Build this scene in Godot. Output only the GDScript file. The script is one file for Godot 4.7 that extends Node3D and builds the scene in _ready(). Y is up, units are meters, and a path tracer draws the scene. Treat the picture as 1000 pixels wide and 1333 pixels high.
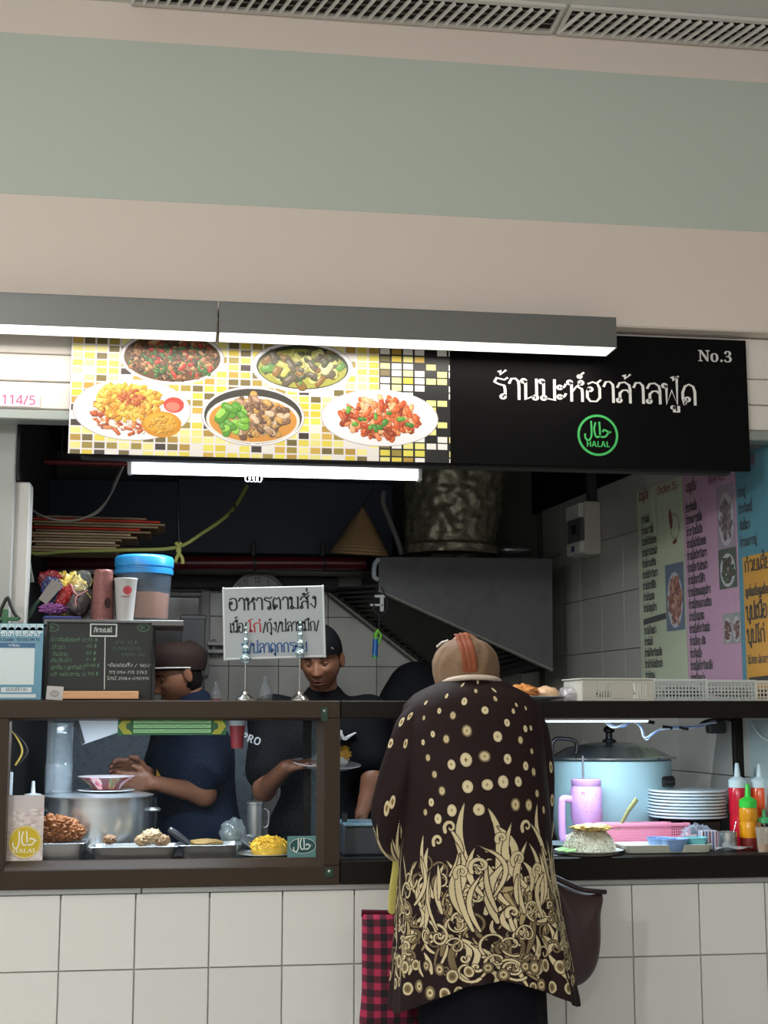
extends Node3D

const F := 1800.0
const EYE := Vector3(0, 1.42, 4.78)
const YAW := -8.06
const PITCH := 8.28
const WALL_TURN := 5.7          # the kitchen's right wall is not quite square to the front
const BACK_Z := -2.6

var cam_basis := Basis.from_euler(Vector3(deg_to_rad(PITCH), deg_to_rad(YAW), 0))
var names := {}
var mats := {}
var along := Vector3(sin(deg_to_rad(WALL_TURN)), 0, cos(deg_to_rad(WALL_TURN)))
var side_normal := Vector3(-cos(deg_to_rad(WALL_TURN)), 0, sin(deg_to_rad(WALL_TURN)))
var corner := Vector3.ZERO
var rng := RandomNumberGenerator.new()


class MB:
	var v := PackedVector3Array()
	var n := PackedVector3Array()
	var t := PackedVector2Array()
	var ix := PackedInt32Array()
	var xf := Transform3D()
	var org := Vector3.ZERO

	func _init(o := Vector3.ZERO):
		org = o

	func add(p: Vector3, nn: Vector3, uv := Vector2.ZERO) -> int:
		v.append(xf * p - org)
		n.append((xf.basis * nn).normalized())
		t.append(uv)
		return v.size() - 1

	func face(a: int, b: int, c: int):
		var g := (v[b] - v[a]).cross(v[c] - v[a])
		if g.dot(n[a] + n[b] + n[c]) < 0:
			ix.append_array([a, b, c])
		else:
			ix.append_array([a, c, b])

	func tri(a: Vector3, b: Vector3, c: Vector3):
		var g := (b - a).cross(c - a).normalized()
		face(add(a, g), add(b, g), add(c, g))

	func quad(a: Vector3, b: Vector3, c: Vector3, d: Vector3):
		var g := (c - a).cross(d - b).normalized()
		var i := add(a, g, Vector2(0, 1))
		add(b, g, Vector2(1, 1))
		add(c, g, Vector2(1, 0))
		add(d, g, Vector2(0, 0))
		face(i, i + 1, i + 2)
		face(i, i + 2, i + 3)

	# a box with chamfered edges
	func box(c: Vector3, s: Vector3, bev := 0.0, bs := Basis()):
		var h := s / 2
		var b := minf(bev, minf(h.x, minf(h.y, h.z)) * 0.6)
		var q := func(x: float, y: float, z: float) -> Vector3: return c + bs * Vector3(x, y, z)
		for s1 in [-1, 1]:
			oq(c, q.call(s1 * h.x, -h.y + b, -h.z + b), q.call(s1 * h.x, -h.y + b, h.z - b), q.call(s1 * h.x, h.y - b, h.z - b), q.call(s1 * h.x, h.y - b, -h.z + b))
			oq(c, q.call(-h.x + b, s1 * h.y, -h.z + b), q.call(-h.x + b, s1 * h.y, h.z - b), q.call(h.x - b, s1 * h.y, h.z - b), q.call(h.x - b, s1 * h.y, -h.z + b))
			oq(c, q.call(-h.x + b, -h.y + b, s1 * h.z), q.call(h.x - b, -h.y + b, s1 * h.z), q.call(h.x - b, h.y - b, s1 * h.z), q.call(-h.x + b, h.y - b, s1 * h.z))
		if b > 0:
			for s1 in [-1, 1]:
				for s2 in [-1, 1]:
					oq(c, q.call(s1 * h.x, s2 * (h.y - b), -h.z + b), q.call(s1 * h.x, s2 * (h.y - b), h.z - b), q.call(s1 * (h.x - b), s2 * h.y, h.z - b), q.call(s1 * (h.x - b), s2 * h.y, -h.z + b))
					oq(c, q.call(s1 * h.x, -h.y + b, s2 * (h.z - b)), q.call(s1 * h.x, h.y - b, s2 * (h.z - b)), q.call(s1 * (h.x - b), h.y - b, s2 * h.z), q.call(s1 * (h.x - b), -h.y + b, s2 * h.z))
					oq(c, q.call(-h.x + b, s1 * h.y, s2 * (h.z - b)), q.call(h.x - b, s1 * h.y, s2 * (h.z - b)), q.call(h.x - b, s1 * (h.y - b), s2 * h.z), q.call(-h.x + b, s1 * (h.y - b), s2 * h.z))
					for s3 in [-1, 1]:
						var p1: Vector3 = q.call(s1 * h.x, s2 * (h.y - b), s3 * (h.z - b))
						var p2: Vector3 = q.call(s1 * (h.x - b), s2 * h.y, s3 * (h.z - b))
						var p3: Vector3 = q.call(s1 * (h.x - b), s2 * (h.y - b), s3 * h.z)
						var g := (p2 - p1).cross(p3 - p1).normalized()
						if g.dot((p1 + p2 + p3) / 3 - c) < 0:
							g = -g
						face(add(p1, g), add(p2, g), add(p3, g))

	func oq(c: Vector3, a: Vector3, b: Vector3, d: Vector3, e: Vector3):   # quad whose normal points away from c
		var g := (d - a).cross(e - b).normalized()
		if g.dot((a + d) / 2 - c) < 0:
			g = -g
		var i := add(a, g, Vector2(0, 1))
		add(b, g, Vector2(1, 1))
		add(d, g, Vector2(1, 0))
		add(e, g, Vector2(0, 0))
		face(i, i + 1, i + 2)
		face(i, i + 2, i + 3)

	# prof: Vector2(radius, height) from the bottom up along the outside
	func lathe(c: Vector3, prof: Array, segs := 28, bs := Basis(), sq := Vector2.ONE):
		var sn := []
		for i in prof.size() - 1:
			var d: Vector2 = prof[i + 1] - prof[i]
			sn.append(Vector2(d.y, -d.x).normalized() if d.length() > 1e-7 else Vector2.RIGHT)
		for i in prof.size() - 1:
			var n0: Vector2 = sn[i]
			var n1: Vector2 = sn[i]
			if i > 0 and sn[i - 1].dot(sn[i]) > 0.75:
				n0 = (sn[i - 1] + sn[i]).normalized()
			if i < sn.size() - 1 and sn[i + 1].dot(sn[i]) > 0.75:
				n1 = (sn[i + 1] + sn[i]).normalized()
			var first := v.size()
			for j in segs + 1:
				var f := TAU * j / segs
				var cx := cos(f) * sq.x
				var cz := sin(f) * sq.y
				add(c + bs * Vector3(prof[i].x * cx, prof[i].y, prof[i].x * cz), bs * Vector3(n0.x * cos(f), n0.y, n0.x * sin(f)), Vector2(float(j) / segs, float(i) / (prof.size() - 1)))
				add(c + bs * Vector3(prof[i + 1].x * cx, prof[i + 1].y, prof[i + 1].x * cz), bs * Vector3(n1.x * cos(f), n1.y, n1.x * sin(f)), Vector2(float(j) / segs, float(i + 1) / (prof.size() - 1)))
			for j in segs:
				var a := first + j * 2
				if prof[i].x > 1e-6:
					face(a, a + 2, a + 1)
				if prof[i + 1].x > 1e-6:
					face(a + 2, a + 3, a + 1)

	func tube(pts: Array, r, segs := 8, flat := 1.0, up := Vector3.ZERO):
		var rows := []
		var side := Vector3.ZERO
		for i in pts.size():
			var d: Vector3 = (pts[mini(i + 1, pts.size() - 1)] - pts[maxi(i - 1, 0)]).normalized()
			if up != Vector3.ZERO:
				side = d.cross(up).normalized()
			elif i == 0:
				side = d.cross(Vector3.UP if absf(d.y) < 0.9 else Vector3.RIGHT).normalized()
			else:
				side = (side - d * side.dot(d)).normalized()
			var w := d.cross(side)
			var rr: float = r[i] if r is Array else r
			var row := PackedVector3Array()
			for j in segs:
				var f := TAU * j / segs
				row.append(pts[i] + side * cos(f) * rr + w * sin(f) * rr * flat)
			rows.append(row)
		grid(rows, true)
		for e in [0, pts.size() - 1]:
			var c: Vector3 = pts[e]
			var g: Vector3 = (pts[0] - pts[1]).normalized() if e == 0 else (pts[e] - pts[e - 1]).normalized()
			var first := add(c, g)
			for j in segs:
				add(rows[e][j], g)
			for j in segs:
				face(first, first + 1 + j, first + 1 + (j + 1) % segs)

	# rows of points; closed: each row is a ring. Normals are smooth and point out of the ring (or to the side of "flip")
	func grid(rows: Array, closed: bool, flip := false, uv_rows = null):
		var h := rows.size()
		var w: int = rows[0].size()
		var nn := PackedVector3Array()
		nn.resize(h * w)
		var cols := w if closed else w - 1
		for i in h - 1:
			for j in cols:
				var k := (j + 1) % w
				var a: Vector3 = rows[i][j]
				var b: Vector3 = rows[i][k]
				var c: Vector3 = rows[i + 1][k]
				var d: Vector3 = rows[i + 1][j]
				var g := (c - a).cross(d - b)
				nn[i * w + j] += g
				nn[i * w + k] += g
				nn[(i + 1) * w + j] += g
				nn[(i + 1) * w + k] += g
		if closed:
			var out := 0.0
			for i in h:
				var m := Vector3.ZERO
				for p in rows[i]:
					m += p
				m /= w
				for j in w:
					out += nn[i * w + j].dot(rows[i][j] - m)
			if out < 0:
				flip = not flip
		var first := v.size()
		var cw := w + 1 if closed else w
		for i in h:
			for j in cw:
				var g := nn[i * w + j % w]
				var uv: Vector2 = uv_rows[i][j] if uv_rows else Vector2(float(j) / (cw - 1), float(i) / (h - 1))
				add(rows[i][j % w], (-g if flip else g).normalized(), uv)
		for i in h - 1:
			for j in cw - 1:
				var a := first + i * cw + j
				face(a, a + 1, a + cw + 1)
				face(a, a + cw + 1, a + cw)

	# outline in the xy plane, from z = z0 to z0 + depth
	func prism(poly: PackedVector2Array, z0: float, depth: float):
		var idx := Geometry2D.triangulate_polygon(poly)
		for e in [[z0 + depth, 1.0], [z0, -1.0]]:
			var first := v.size()
			for p in poly:
				add(Vector3(p.x, p.y, e[0]), Vector3(0, 0, e[1]), p)
			for i in range(0, idx.size(), 3):
				face(first + idx[i], first + idx[i + 1], first + idx[i + 2])
		var cw := Geometry2D.is_polygon_clockwise(poly)
		for i in poly.size():
			var a := poly[i]
			var b := poly[(i + 1) % poly.size()]
			var g := Vector3(b.y - a.y, a.x - b.x, 0).normalized() * (-1.0 if cw else 1.0)
			var k := add(Vector3(a.x, a.y, z0), g)
			add(Vector3(b.x, b.y, z0), g)
			add(Vector3(b.x, b.y, z0 + depth), g)
			add(Vector3(a.x, a.y, z0 + depth), g)
			face(k, k + 1, k + 2)
			face(k, k + 2, k + 3)

	# a ball pulled out of round by noise: food, bags, crumpled things
	func lump(c: Vector3, s: Vector3, amp: float, freq: float, sd: int, segs := 28, rings := 18, bs := Basis()):
		var no := FastNoiseLite.new()
		no.seed = sd
		no.frequency = freq
		no.noise_type = FastNoiseLite.TYPE_SIMPLEX_SMOOTH
		no.fractal_octaves = 3
		var rows := []
		for i in rings + 1:
			var a := PI * (float(i) / rings - 0.5) * 0.998
			var row := PackedVector3Array()
			for j in segs:
				var f := TAU * j / segs
				var d := Vector3(cos(a) * cos(f), sin(a), cos(a) * sin(f))
				var k := 1.0 + amp * no.get_noise_3dv(d * 10.0 + Vector3.ONE * sd)
				row.append(c + bs * (d * s * k))
			rows.append(row)
		grid(rows, true)

	# bones [a, b, ra, rb]: tapered capsules joined by a smooth minimum, meshed as surface nets
	func flesh(bones: Array, cell: float, k: float, extra := 0.0, smoothing := 1):
		var lo := Vector3.ONE * 1e9
		var hi := -lo
		for b in bones:
			var rr := Vector3.ONE * (maxf(b[2], b[3]) + extra + 4 * cell)
			lo = lo.min(b[0] - rr).min(b[1] - rr)
			hi = hi.max(b[0] + rr).max(b[1] + rr)
		var nx := int((hi.x - lo.x) / cell) + 2
		var ny := int((hi.y - lo.y) / cell) + 2
		var nz := int((hi.z - lo.z) / cell) + 2
		var f := PackedFloat32Array()
		f.resize(nx * ny * nz)
		f.fill(9.0)
		for b in bones:
			var pa: Vector3 = b[0]
			var pb: Vector3 = b[1]
			var ra: float = b[2] + extra
			var rb: float = b[3] + extra
			var rr := Vector3.ONE * (maxf(ra, rb) + k + 2 * cell)
			var l0 := ((pa.min(pb) - rr - lo) / cell).floor().max(Vector3.ZERO)
			var l1 := ((pa.max(pb) + rr - lo) / cell).ceil().min(Vector3(nx - 1, ny - 1, nz - 1))
			var d := pb - pa
			var dd := maxf(d.length_squared(), 1e-9)
			for z in range(int(l0.z), int(l1.z) + 1):
				for y in range(int(l0.y), int(l1.y) + 1):
					var at := (z * ny + y) * nx
					for x in range(int(l0.x), int(l1.x) + 1):
						var p := lo + Vector3(x, y, z) * cell - pa
						var u := clampf(p.dot(d) / dd, 0.0, 1.0)
						var e := (p - d * u).length() - lerpf(ra, rb, u)
						var o := f[at + x]
						var h := maxf(k - absf(o - e), 0.0) / k
						f[at + x] = minf(o, e) - h * h * k * 0.25
		var id := PackedInt32Array()
		id.resize(nx * ny * nz)
		id.fill(-1)
		var vs := PackedVector3Array()
		var offs := [0, 1, nx, nx + 1, nx * ny, nx * ny + 1, nx * ny + nx, nx * ny + nx + 1]
		var edges := [[0, 1], [2, 3], [4, 5], [6, 7], [0, 2], [1, 3], [4, 6], [5, 7], [0, 4], [1, 5], [2, 6], [3, 7]]
		for z in nz - 1:
			for y in ny - 1:
				for x in nx - 1:
					var at := (z * ny + y) * nx + x
					if absf(f[at]) > 2.5 * cell:
						continue
					var m := 0
					for c in 8:
						if f[at + offs[c]] < 0:
							m |= 1 << c
					if m == 0 or m == 255:
						continue
					var s := Vector3.ZERO
					var cnt := 0
					for e in edges:
						var a: int = e[0]
						var b: int = e[1]
						if (m >> a & 1) != (m >> b & 1):
							var fa := f[at + offs[a]]
							var u := fa / (fa - f[at + offs[b]])
							s += Vector3(a & 1, a >> 1 & 1, a >> 2).lerp(Vector3(b & 1, b >> 1 & 1, b >> 2), u)
							cnt += 1
					id[at] = vs.size()
					vs.append(lo + (Vector3(x, y, z) + s / cnt) * cell)
		var quads := []
		var ns := PackedVector3Array()
		ns.resize(vs.size())
		var st := [1, nx, nx * ny]
		for z in range(1, nz - 1):
			for y in range(1, ny - 1):
				for x in range(1, nx - 1):
					var at := (z * ny + y) * nx + x
					var here := f[at]
					if absf(here) > 2.5 * cell:
						continue
					for ax in 3:
						var there := f[at + st[ax]]
						if (here < 0) == (there < 0):
							continue
						var s1: int = st[(ax + 1) % 3]
						var s2: int = st[(ax + 2) % 3]
						var q := [id[at], id[at - s1], id[at - s1 - s2], id[at - s2]]
						if q.min() < 0:
							continue
						var g := (vs[q[2]] - vs[q[0]]).cross(vs[q[3]] - vs[q[1]])
						var o := Vector3.ZERO
						o[ax] = 1.0 if here < 0 else -1.0
						if g.dot(o) < 0:
							g = -g
						for i in q:
							ns[i] += g
						quads.append(q)
		# ease the vertices towards their neighbours, then take the normals afresh
		for pass_ in smoothing:
			var sum := PackedVector3Array()
			sum.resize(vs.size())
			var cnt := PackedInt32Array()
			cnt.resize(vs.size())
			for q in quads:
				for e in 4:
					sum[q[e]] += vs[q[(e + 1) % 4]] + vs[q[(e + 3) % 4]]
					cnt[q[e]] += 2
			for i in vs.size():
				if cnt[i] > 0:
					vs[i] = vs[i].lerp(sum[i] / cnt[i], 0.6)
		if smoothing > 0:
			var old := ns.duplicate()
			ns.fill(Vector3.ZERO)
			for q in quads:
				var g := (vs[q[2]] - vs[q[0]]).cross(vs[q[3]] - vs[q[1]])
				if g.dot(old[q[0]] + old[q[2]]) < 0:
					g = -g
				for i in q:
					ns[i] += g
		var first := v.size()
		for i in vs.size():
			add(vs[i], ns[i].normalized(), Vector2(vs[i].x, vs[i].y))
		for q in quads:
			face(first + q[0], first + q[1], first + q[2])
			face(first + q[0], first + q[2], first + q[3])

	func mesh() -> ArrayMesh:
		var m := ArrayMesh.new()
		var a := []
		a.resize(Mesh.ARRAY_MAX)
		a[Mesh.ARRAY_VERTEX] = v
		a[Mesh.ARRAY_NORMAL] = n
		a[Mesh.ARRAY_TEX_UV] = t
		a[Mesh.ARRAY_INDEX] = ix
		m.add_surface_from_arrays(Mesh.PRIMITIVE_TRIANGLES, a)
		return m


# ---------- pixels of the photograph to places in the hall ----------
func ray(px: float, py: float) -> Vector3:
	return cam_basis * Vector3((px - 500.0) / F, (666.5 - py) / F, -1.0)

func P(px: float, py: float, z: float) -> Vector3:
	var d := ray(px, py)
	return EYE + d * ((z - EYE.z) / d.z)

func PH(px: float, py: float, y: float) -> Vector3:      # on a level plane
	var d := ray(px, py)
	return EYE + d * ((y - EYE.y) / d.y)

func PW(px: float, py: float, off := 0.0) -> Vector3:    # on the kitchen's right wall
	var d := ray(px, py)
	return EYE + d * ((corner + side_normal * off - EYE).dot(side_normal) / d.dot(side_normal))

func mpp(z: float) -> float:                             # metres per pixel at a depth
	return (EYE.z - z) / F * 1.01


# ---------- naming and tagging ----------
func numbered(n: String) -> String:
	if not names.has(n):
		names[n] = 0
		return n
	names[n] += 1
	return "%s_%03d" % [n, names[n]]

func tag(o: Node3D, label: String, category: String, group := "") -> Node3D:
	o.set_meta("label", label)
	o.set_meta("category", category)
	if group:
		o.set_meta("group", group)
	return o

func thing(called: String, label: String, category: String, at := Vector3.ZERO, group := "") -> Node3D:
	var o := Node3D.new()
	o.name = numbered(called)
	o.position = at
	add_child(o, true)
	return tag(o, label, category, group)

func obj(called: String, m, mt: Material, parent: Node3D = self, at := Vector3.ZERO) -> MeshInstance3D:
	var o := MeshInstance3D.new()
	o.name = numbered(called) if parent == self else called
	o.mesh = m.mesh() if m is MB else m
	o.material_override = mt
	o.position = at
	parent.add_child(o, true)
	return o

func solo(called: String, m, mt: Material, label: String, category: String, group := "") -> MeshInstance3D:
	var o := obj(called, m, mt)
	tag(o, label, category, group)
	return o

func struct(called: String, m, mt: Material, parent: Node3D = self) -> MeshInstance3D:
	var o := obj(called, m, mt, parent)
	if parent == self:
		o.set_meta("kind", "structure")
	return o

func stuff(o: Node3D) -> Node3D:
	o.set_meta("kind", "stuff")
	return o


# ---------- materials ----------
func mat(c: Color, rough := 0.6, metal := 0.0) -> StandardMaterial3D:
	var key := [c, rough, metal]
	if not mats.has(key):
		var m := StandardMaterial3D.new()
		m.albedo_color = c
		m.roughness = rough
		m.metallic = metal
		if rough >= 0.7:
			m.metallic_specular = 0.25
		mats[key] = m
	return mats[key]

func rgb(r: int, g: int, b: int) -> Color:
	return Color8(r, g, b)

func glow(c: Color, e: float) -> StandardMaterial3D:
	var m := StandardMaterial3D.new()
	m.albedo_color = Color(0.9, 0.9, 0.9)
	m.emission_enabled = true
	m.emission = c
	m.emission_energy_multiplier = e
	return m

func clear(c: Color, alpha: float, rough := 0.04) -> StandardMaterial3D:
	var m := StandardMaterial3D.new()
	m.transparency = BaseMaterial3D.TRANSPARENCY_ALPHA
	m.albedo_color = Color(c, alpha)
	m.roughness = rough
	return m

func noise_tex(cols: Array, freq: float, sd := 1, size := 256, kind := FastNoiseLite.TYPE_SIMPLEX_SMOOTH, stretch := Vector2.ONE) -> ImageTexture:
	var no := FastNoiseLite.new()
	no.seed = sd
	no.frequency = freq
	no.noise_type = kind
	no.fractal_octaves = 4
	var im := Image.create(size, size, false, Image.FORMAT_RGB8)
	for y in size:
		for x in size:
			var u := float(x) / size
			var w := float(y) / size
			var a := no.get_noise_2d(x * stretch.x, y * stretch.y)
			var b := no.get_noise_2d((x - size) * stretch.x, y * stretch.y)
			var c := no.get_noise_2d(x * stretch.x, (y - size) * stretch.y)
			var d := no.get_noise_2d((x - size) * stretch.x, (y - size) * stretch.y)
			var e := lerpf(lerpf(a, b, u), lerpf(c, d, u), w) * 1.1 + 0.5
			var s := clampf(e, 0, 0.9999) * (cols.size() - 1)
			im.set_pixel(x, y, cols[int(s)].lerp(cols[int(s) + 1], s - int(s)))
	return ImageTexture.create_from_image(im)

func bumps(freq: float, strength: float, sd := 1, size := 256, kind := FastNoiseLite.TYPE_SIMPLEX_SMOOTH) -> ImageTexture:
	var im := noise_tex([Color.BLACK, Color.WHITE], freq, sd, size, kind).get_image()
	im.convert(Image.FORMAT_RGBA8)
	im.bump_map_to_normal_map(strength)
	return ImageTexture.create_from_image(im)

func grained(cols: Array, freq: float, scale: float, rough := 0.6, metal := 0.0, stretch := Vector2.ONE, sd := 1) -> StandardMaterial3D:
	var m := StandardMaterial3D.new()
	m.albedo_texture = noise_tex(cols, freq, sd, 192, FastNoiseLite.TYPE_SIMPLEX_SMOOTH, stretch)
	m.uv1_triplanar = true
	m.uv1_scale = Vector3.ONE * scale
	m.roughness = rough
	m.metallic = metal
	return m

func tex(im: Image, rough := 0.5) -> StandardMaterial3D:
	var m := StandardMaterial3D.new()
	m.albedo_texture = ImageTexture.create_from_image(im)
	m.roughness = rough
	m.texture_repeat = false
	return m


# ---------- drawing flat print ----------
func ell(im: Image, cx: float, cy: float, rx: float, ry: float, c: Color):
	for y in range(maxi(0, int(cy - ry)), mini(im.get_height(), int(cy + ry) + 1)):
		var k := 1.0 - pow((y - cy) / ry, 2)
		if k <= 0:
			continue
		var w := rx * sqrt(k)
		im.fill_rect(Rect2i(int(cx - w), y, int(2 * w) + 1, 1), c)

func stroke(im: Image, pts: Array, r0: float, r1: float, c: Color):
	var total := pts.size() - 1
	for i in total:
		var a: Vector2 = pts[i]
		var b: Vector2 = pts[i + 1]
		var st := maxi(1, int(a.distance_to(b) / maxf(1.0, minf(r0, r1) * 0.6)))
		for s in st:
			var u := (i + float(s) / st) / total
			var p := a.lerp(b, float(s) / st)
			var r := lerpf(r0, r1, u)
			ell(im, p.x, p.y, r, r, c)


# ---------- lettering: Thai and figures drawn as strokes with a broad pen ----------
# each sign: advance | strokes; "c x y r" is a ring. Baseline 0, letter height 10
const GLYPHS := {
	"ร": "7.2|0.8,8.2 1.8,10 3.6,9.6 5.4,9.2 7,10.2;0.8,8 3,7 5.4,6.4 5.8,4.5 5.8,1.6;c 4.8,1.1,1.1", "า": "6.4|0.6,7.6 1.6,9.8 3.6,10 5,8.6 5.2,6 5.2,0",
	"น": "8.6|2,9 2,0.2 5.8,1.8;7.2,10 7.2,2;c 1.1,9,1;c 6.6,1.1,1.1", "ม": "8.6|2,9 2,2;c 1.1,9,1;c 2,1.1,1.1;3,1 7.2,0.2 7.2,10",
	"ะ": "4.8|c 1.1,6.4,1;2,6.2 3.2,6.6 4,8;c 1.1,1.8,1;2,1.6 3.2,2 4,3.4", "ห": "8.6|2,9 2,0;c 1.1,9,1;2.2,4.5 4.5,7.2 7,6 7.2,4 7.2,0;5,7.4 6,8.4;c 6.6,9,1",
	"ฮ": "8.4|1.6,6.4 1,5 1,2 2.4,0.2 5.4,0.2 7,2 7,6.5 6,8.8 3.6,9.6 1.4,8.6;5.6,9 7.6,10.6;c 2.4,6,1", "ล": "8.2|0.8,7.4 2,9.6 4.5,10 6.6,8.6 7,6.4 7,0;7,4.4 5.4,6.2 3.4,6 2,4.6 2,2;c 1.6,1.1,1",
	"ฟ": "9|2,9 2,0 4.6,6.8 7.2,0 7.2,13.4;c 1.1,9,1", "ด": "8.4|1.8,0 1,3 1,6 2.2,9 4.2,10 6.2,9 7,6.5 7,0;2,0.2 2.6,1.6;c 3.2,2.6,1.1", "ค": "8.4|1.6,0 1,3 1,6 2.2,9 4.2,10 6.2,9 7,6.5 7,0;2,3 3,5;c 3.2,6,1.1",
	"อ": "8.2|1,6.2 1,2 2.4,0.2 5.4,0.2 7,2 7,7.4 5.6,9.7 3.2,10 1.2,8.8;c 2,6,1", "ต": "8.4|1.8,0 1,3 1,7 2.2,9.6 4,8.4 5.8,9.8 7,7.4 7,0;2,0.2 2.6,1.6;c 3.2,2.6,1.1", "ส": "8.4|0.8,7.4 2,9.6 4.5,10 6.6,8.6 7,6.4 7,0;7,4.4 5.4,6.2 3.4,6 2,4.6 2,2;c 1.6,1.1,1;5.6,8 8,10.8",
	"ง": "6.6|c 4.2,9,1;5.2,9 5.4,4 4.4,0.4 1,4", "เ": "4|1.4,10 1.4,2;c 2.1,1.1,1", "แ": "7|1.4,10 1.4,2;c 2.1,1.1,1;4.8,10 4.8,2;c 5.5,1.1,1", "ไ": "4.8|2.4,1 2.4,10.4 1,12.4 2.6,13.2 4,14;c 3,1.1,1", "ใ": "4.8|2.4,1 2.4,10.4 3.6,12 2.4,13.8 1,12.8;c 3,1.1,1",
	"ก": "8.4|1.6,0 1.6,5 0.6,6.8 2.2,9.3 4.4,10 6.4,9 7,6.6 7,0", "ถ": "8.4|1.8,1.8 1.8,5 0.6,6.8 2.2,9.3 4.4,10 6.4,9 7,6.6 7,0;c 1.8,1,1", "ข": "8|c 1.3,9,1;2.2,9 1.6,7 2.4,5.8 2.4,0.2 7,0.2 7,10", "ซ": "8|c 1.3,9,1;2.2,9 1.6,7 2.4,5.8 2.4,0.2 7,0.2 7,7.6 8.2,10.4",
	"ป": "8.4|2,9 2,0.2 7,0.2 7,13.4;c 1.1,9,1", "บ": "8.4|2,9 2,0.2 7,0.2 7,10;c 1.1,9,1", "พ": "9|2,9 2,0 4.6,6.8 7.2,0 7.2,10;c 1.1,9,1", "ผ": "9|2,9 2,0 4.6,4.6 7.2,0 7.2,10;c 2.9,9,1", "ว": "7.2|0.8,8 2,9.8 4,10 5.6,8.6 6,6 6,1.4;c 5,1.1,1",
	"ท": "8.4|2,9 2,0;c 1.1,9,1;2,5.6 4.2,9.8 6.2,9.8 7,8 7,0", "ย": "8.2|c 1.8,9,1;1,8.4 1.4,6.4 3,5.6 1.2,4.4 1.2,0.6 3,0.2 7,0.2 7,10", "จ": "7.6|0.8,7.6 2.2,9.8 4.4,10 6.2,8.4 6.4,4 5.2,0.4 4,1 3.4,3;c 4,4.6,1", "ช": "8.4|c 1.3,9,1;2.2,9 1.6,7 2.4,5.8 2.4,0.2 7,0.2 7,7.6 8.2,10.4", "ณ": "9.4|c 1.8,1,1;1.8,2 1.8,7 0.8,9 3,10 4.6,8 4.6,2;5,0.4 8.6,1;8.4,0 8.4,10", "ธ": "7.8|7,10.6 5,9.2 2,9 1.6,7.6 6,7.2 6.8,5 6.8,0.2 1.8,0.2 1.8,4", "ษ": "9|2,9 2,0.2 7,0.2 7,10;c 1.1,9,1;4,5 8.4,6",
	"ำ": "6.4|c -2,12,0.9;0.6,7.6 1.6,9.8 3.6,10 5,8.6 5.2,6 5.2,0", "/": "5|0.6,-1 4.2,10.6", "(": "3.6|3,11 1.4,8 1.2,3 2.8,-1", ")": "3.6|0.8,11 2.4,8 2.6,3 1,-1", "-": "5|0.8,4.6 4.2,4.6", ".": "3|1,0 1.6,0.8", " ": "4|", "*": "4|0.6,5 3.4,8;0.6,8 3.4,5", ":": "3|1.2,2 1.2,2.6;1.2,7 1.2,7.6",
	"0": "7|3.5,0 1.2,2 1.2,8 3.5,10 5.8,8 5.8,2 3.5,0", "1": "5|1,8 2.8,10 2.8,0", "2": "7|1,8 2.6,10 5,9.6 5.6,7.4 1,0 6,0", "3": "7|1,9.6 4.6,9.6 5.4,7.4 3,5.4 5.6,4 5.4,1 3,0 1,0.8", "4": "7|5,0 5,10 0.8,3 6.4,3", "5": "7|5.6,10 1.6,10 1.4,5.6 4.6,6 5.8,3 4.4,0.2 1,0.6", "6": "7|5.4,9.6 2.6,8.4 1.2,3 3,0 5.4,1.6 4.8,4.8 1.6,4.4", "7": "7|1,10 6,10 2.6,0", "8": "7|3.5,5.2 1.4,7.6 3.5,10 5.6,7.6 3.5,5.2 1,2.4 3.5,0 6,2.4 3.5,5.2", "9": "7|5.6,6 3,5 1.4,7.4 3,10 5.4,9 5.6,5 4,0",
	"฿": "7|1.6,0 1.6,10 4.6,9.4 4.6,5.6 1.6,5.2 5.4,4.4 5,0.6 1.6,0;3,-1 3,11",
}
# marks over or under the letter before: u(pper vowel), t(one), b(elow)
const MARKS := {
	"ิ": "u|-6.6,11 -4,12.8 -1,11 -6.6,11", "ี": "u|-6.6,11 -4,12.6 -1.2,11 -6.6,11;-1.2,11 -1.2,13.6", "ึ": "u|-6.6,11 -4,12.6 -1.2,11 -6.6,11;c -1.4,12.6,0.8", "ื": "u|-6.6,11 -4,12.6 -1.2,11 -6.6,11;-1.2,11 -1.2,13.6;-2.6,11.8 -2.6,13.6", "ั": "u|c -4.6,12,0.8;-4.4,11.2 -2.6,11.4 -0.6,13.2",
	"่": "t|-2,11.4 -2,13.8", "้": "t|-4.6,13 -3.6,13.4 -3.4,11.8 -1,13.8", "๊": "t|-5,11.6 -4.6,13.2 -3.4,12.2 -2.6,13.2 -1,13.6", "๋": "t|-3,11.2 -3,13.8;-4.2,12.5 -1.8,12.5", "์": "t|c -2.6,12,0.8;-2,12.8 -0.6,14", "็": "t|-4.6,11.4 -4.4,13 -2.6,13.4 -2,12 -3.4,11.8;-2,13 -0.4,14.2",
	"ุ": "b|c -2.2,-1.6,0.7;-1.5,-1.2 -1.5,-3.6", "ู": "b|c -4,-1.6,0.7;-3.4,-1.2 -3.4,-3.6 -1.2,-3.6 -1.2,-1",
}

func glyph_strokes(s: String) -> Array:
	var out := []
	for part in s.split(";", false):
		var pts := []
		if part.begins_with("c "):
			var c := part.substr(2).split_floats(",")
			for i in 11:
				pts.append(Vector2(c[0] + cos(TAU * i / 10) * c[2], c[1] + sin(TAU * i / 10) * c[2]))
		else:
			for q in part.split(" ", false):
				var c := q.split_floats(",")
				pts.append(Vector2(c[0], c[1]))
		out.append(pts)
	return out

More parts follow.
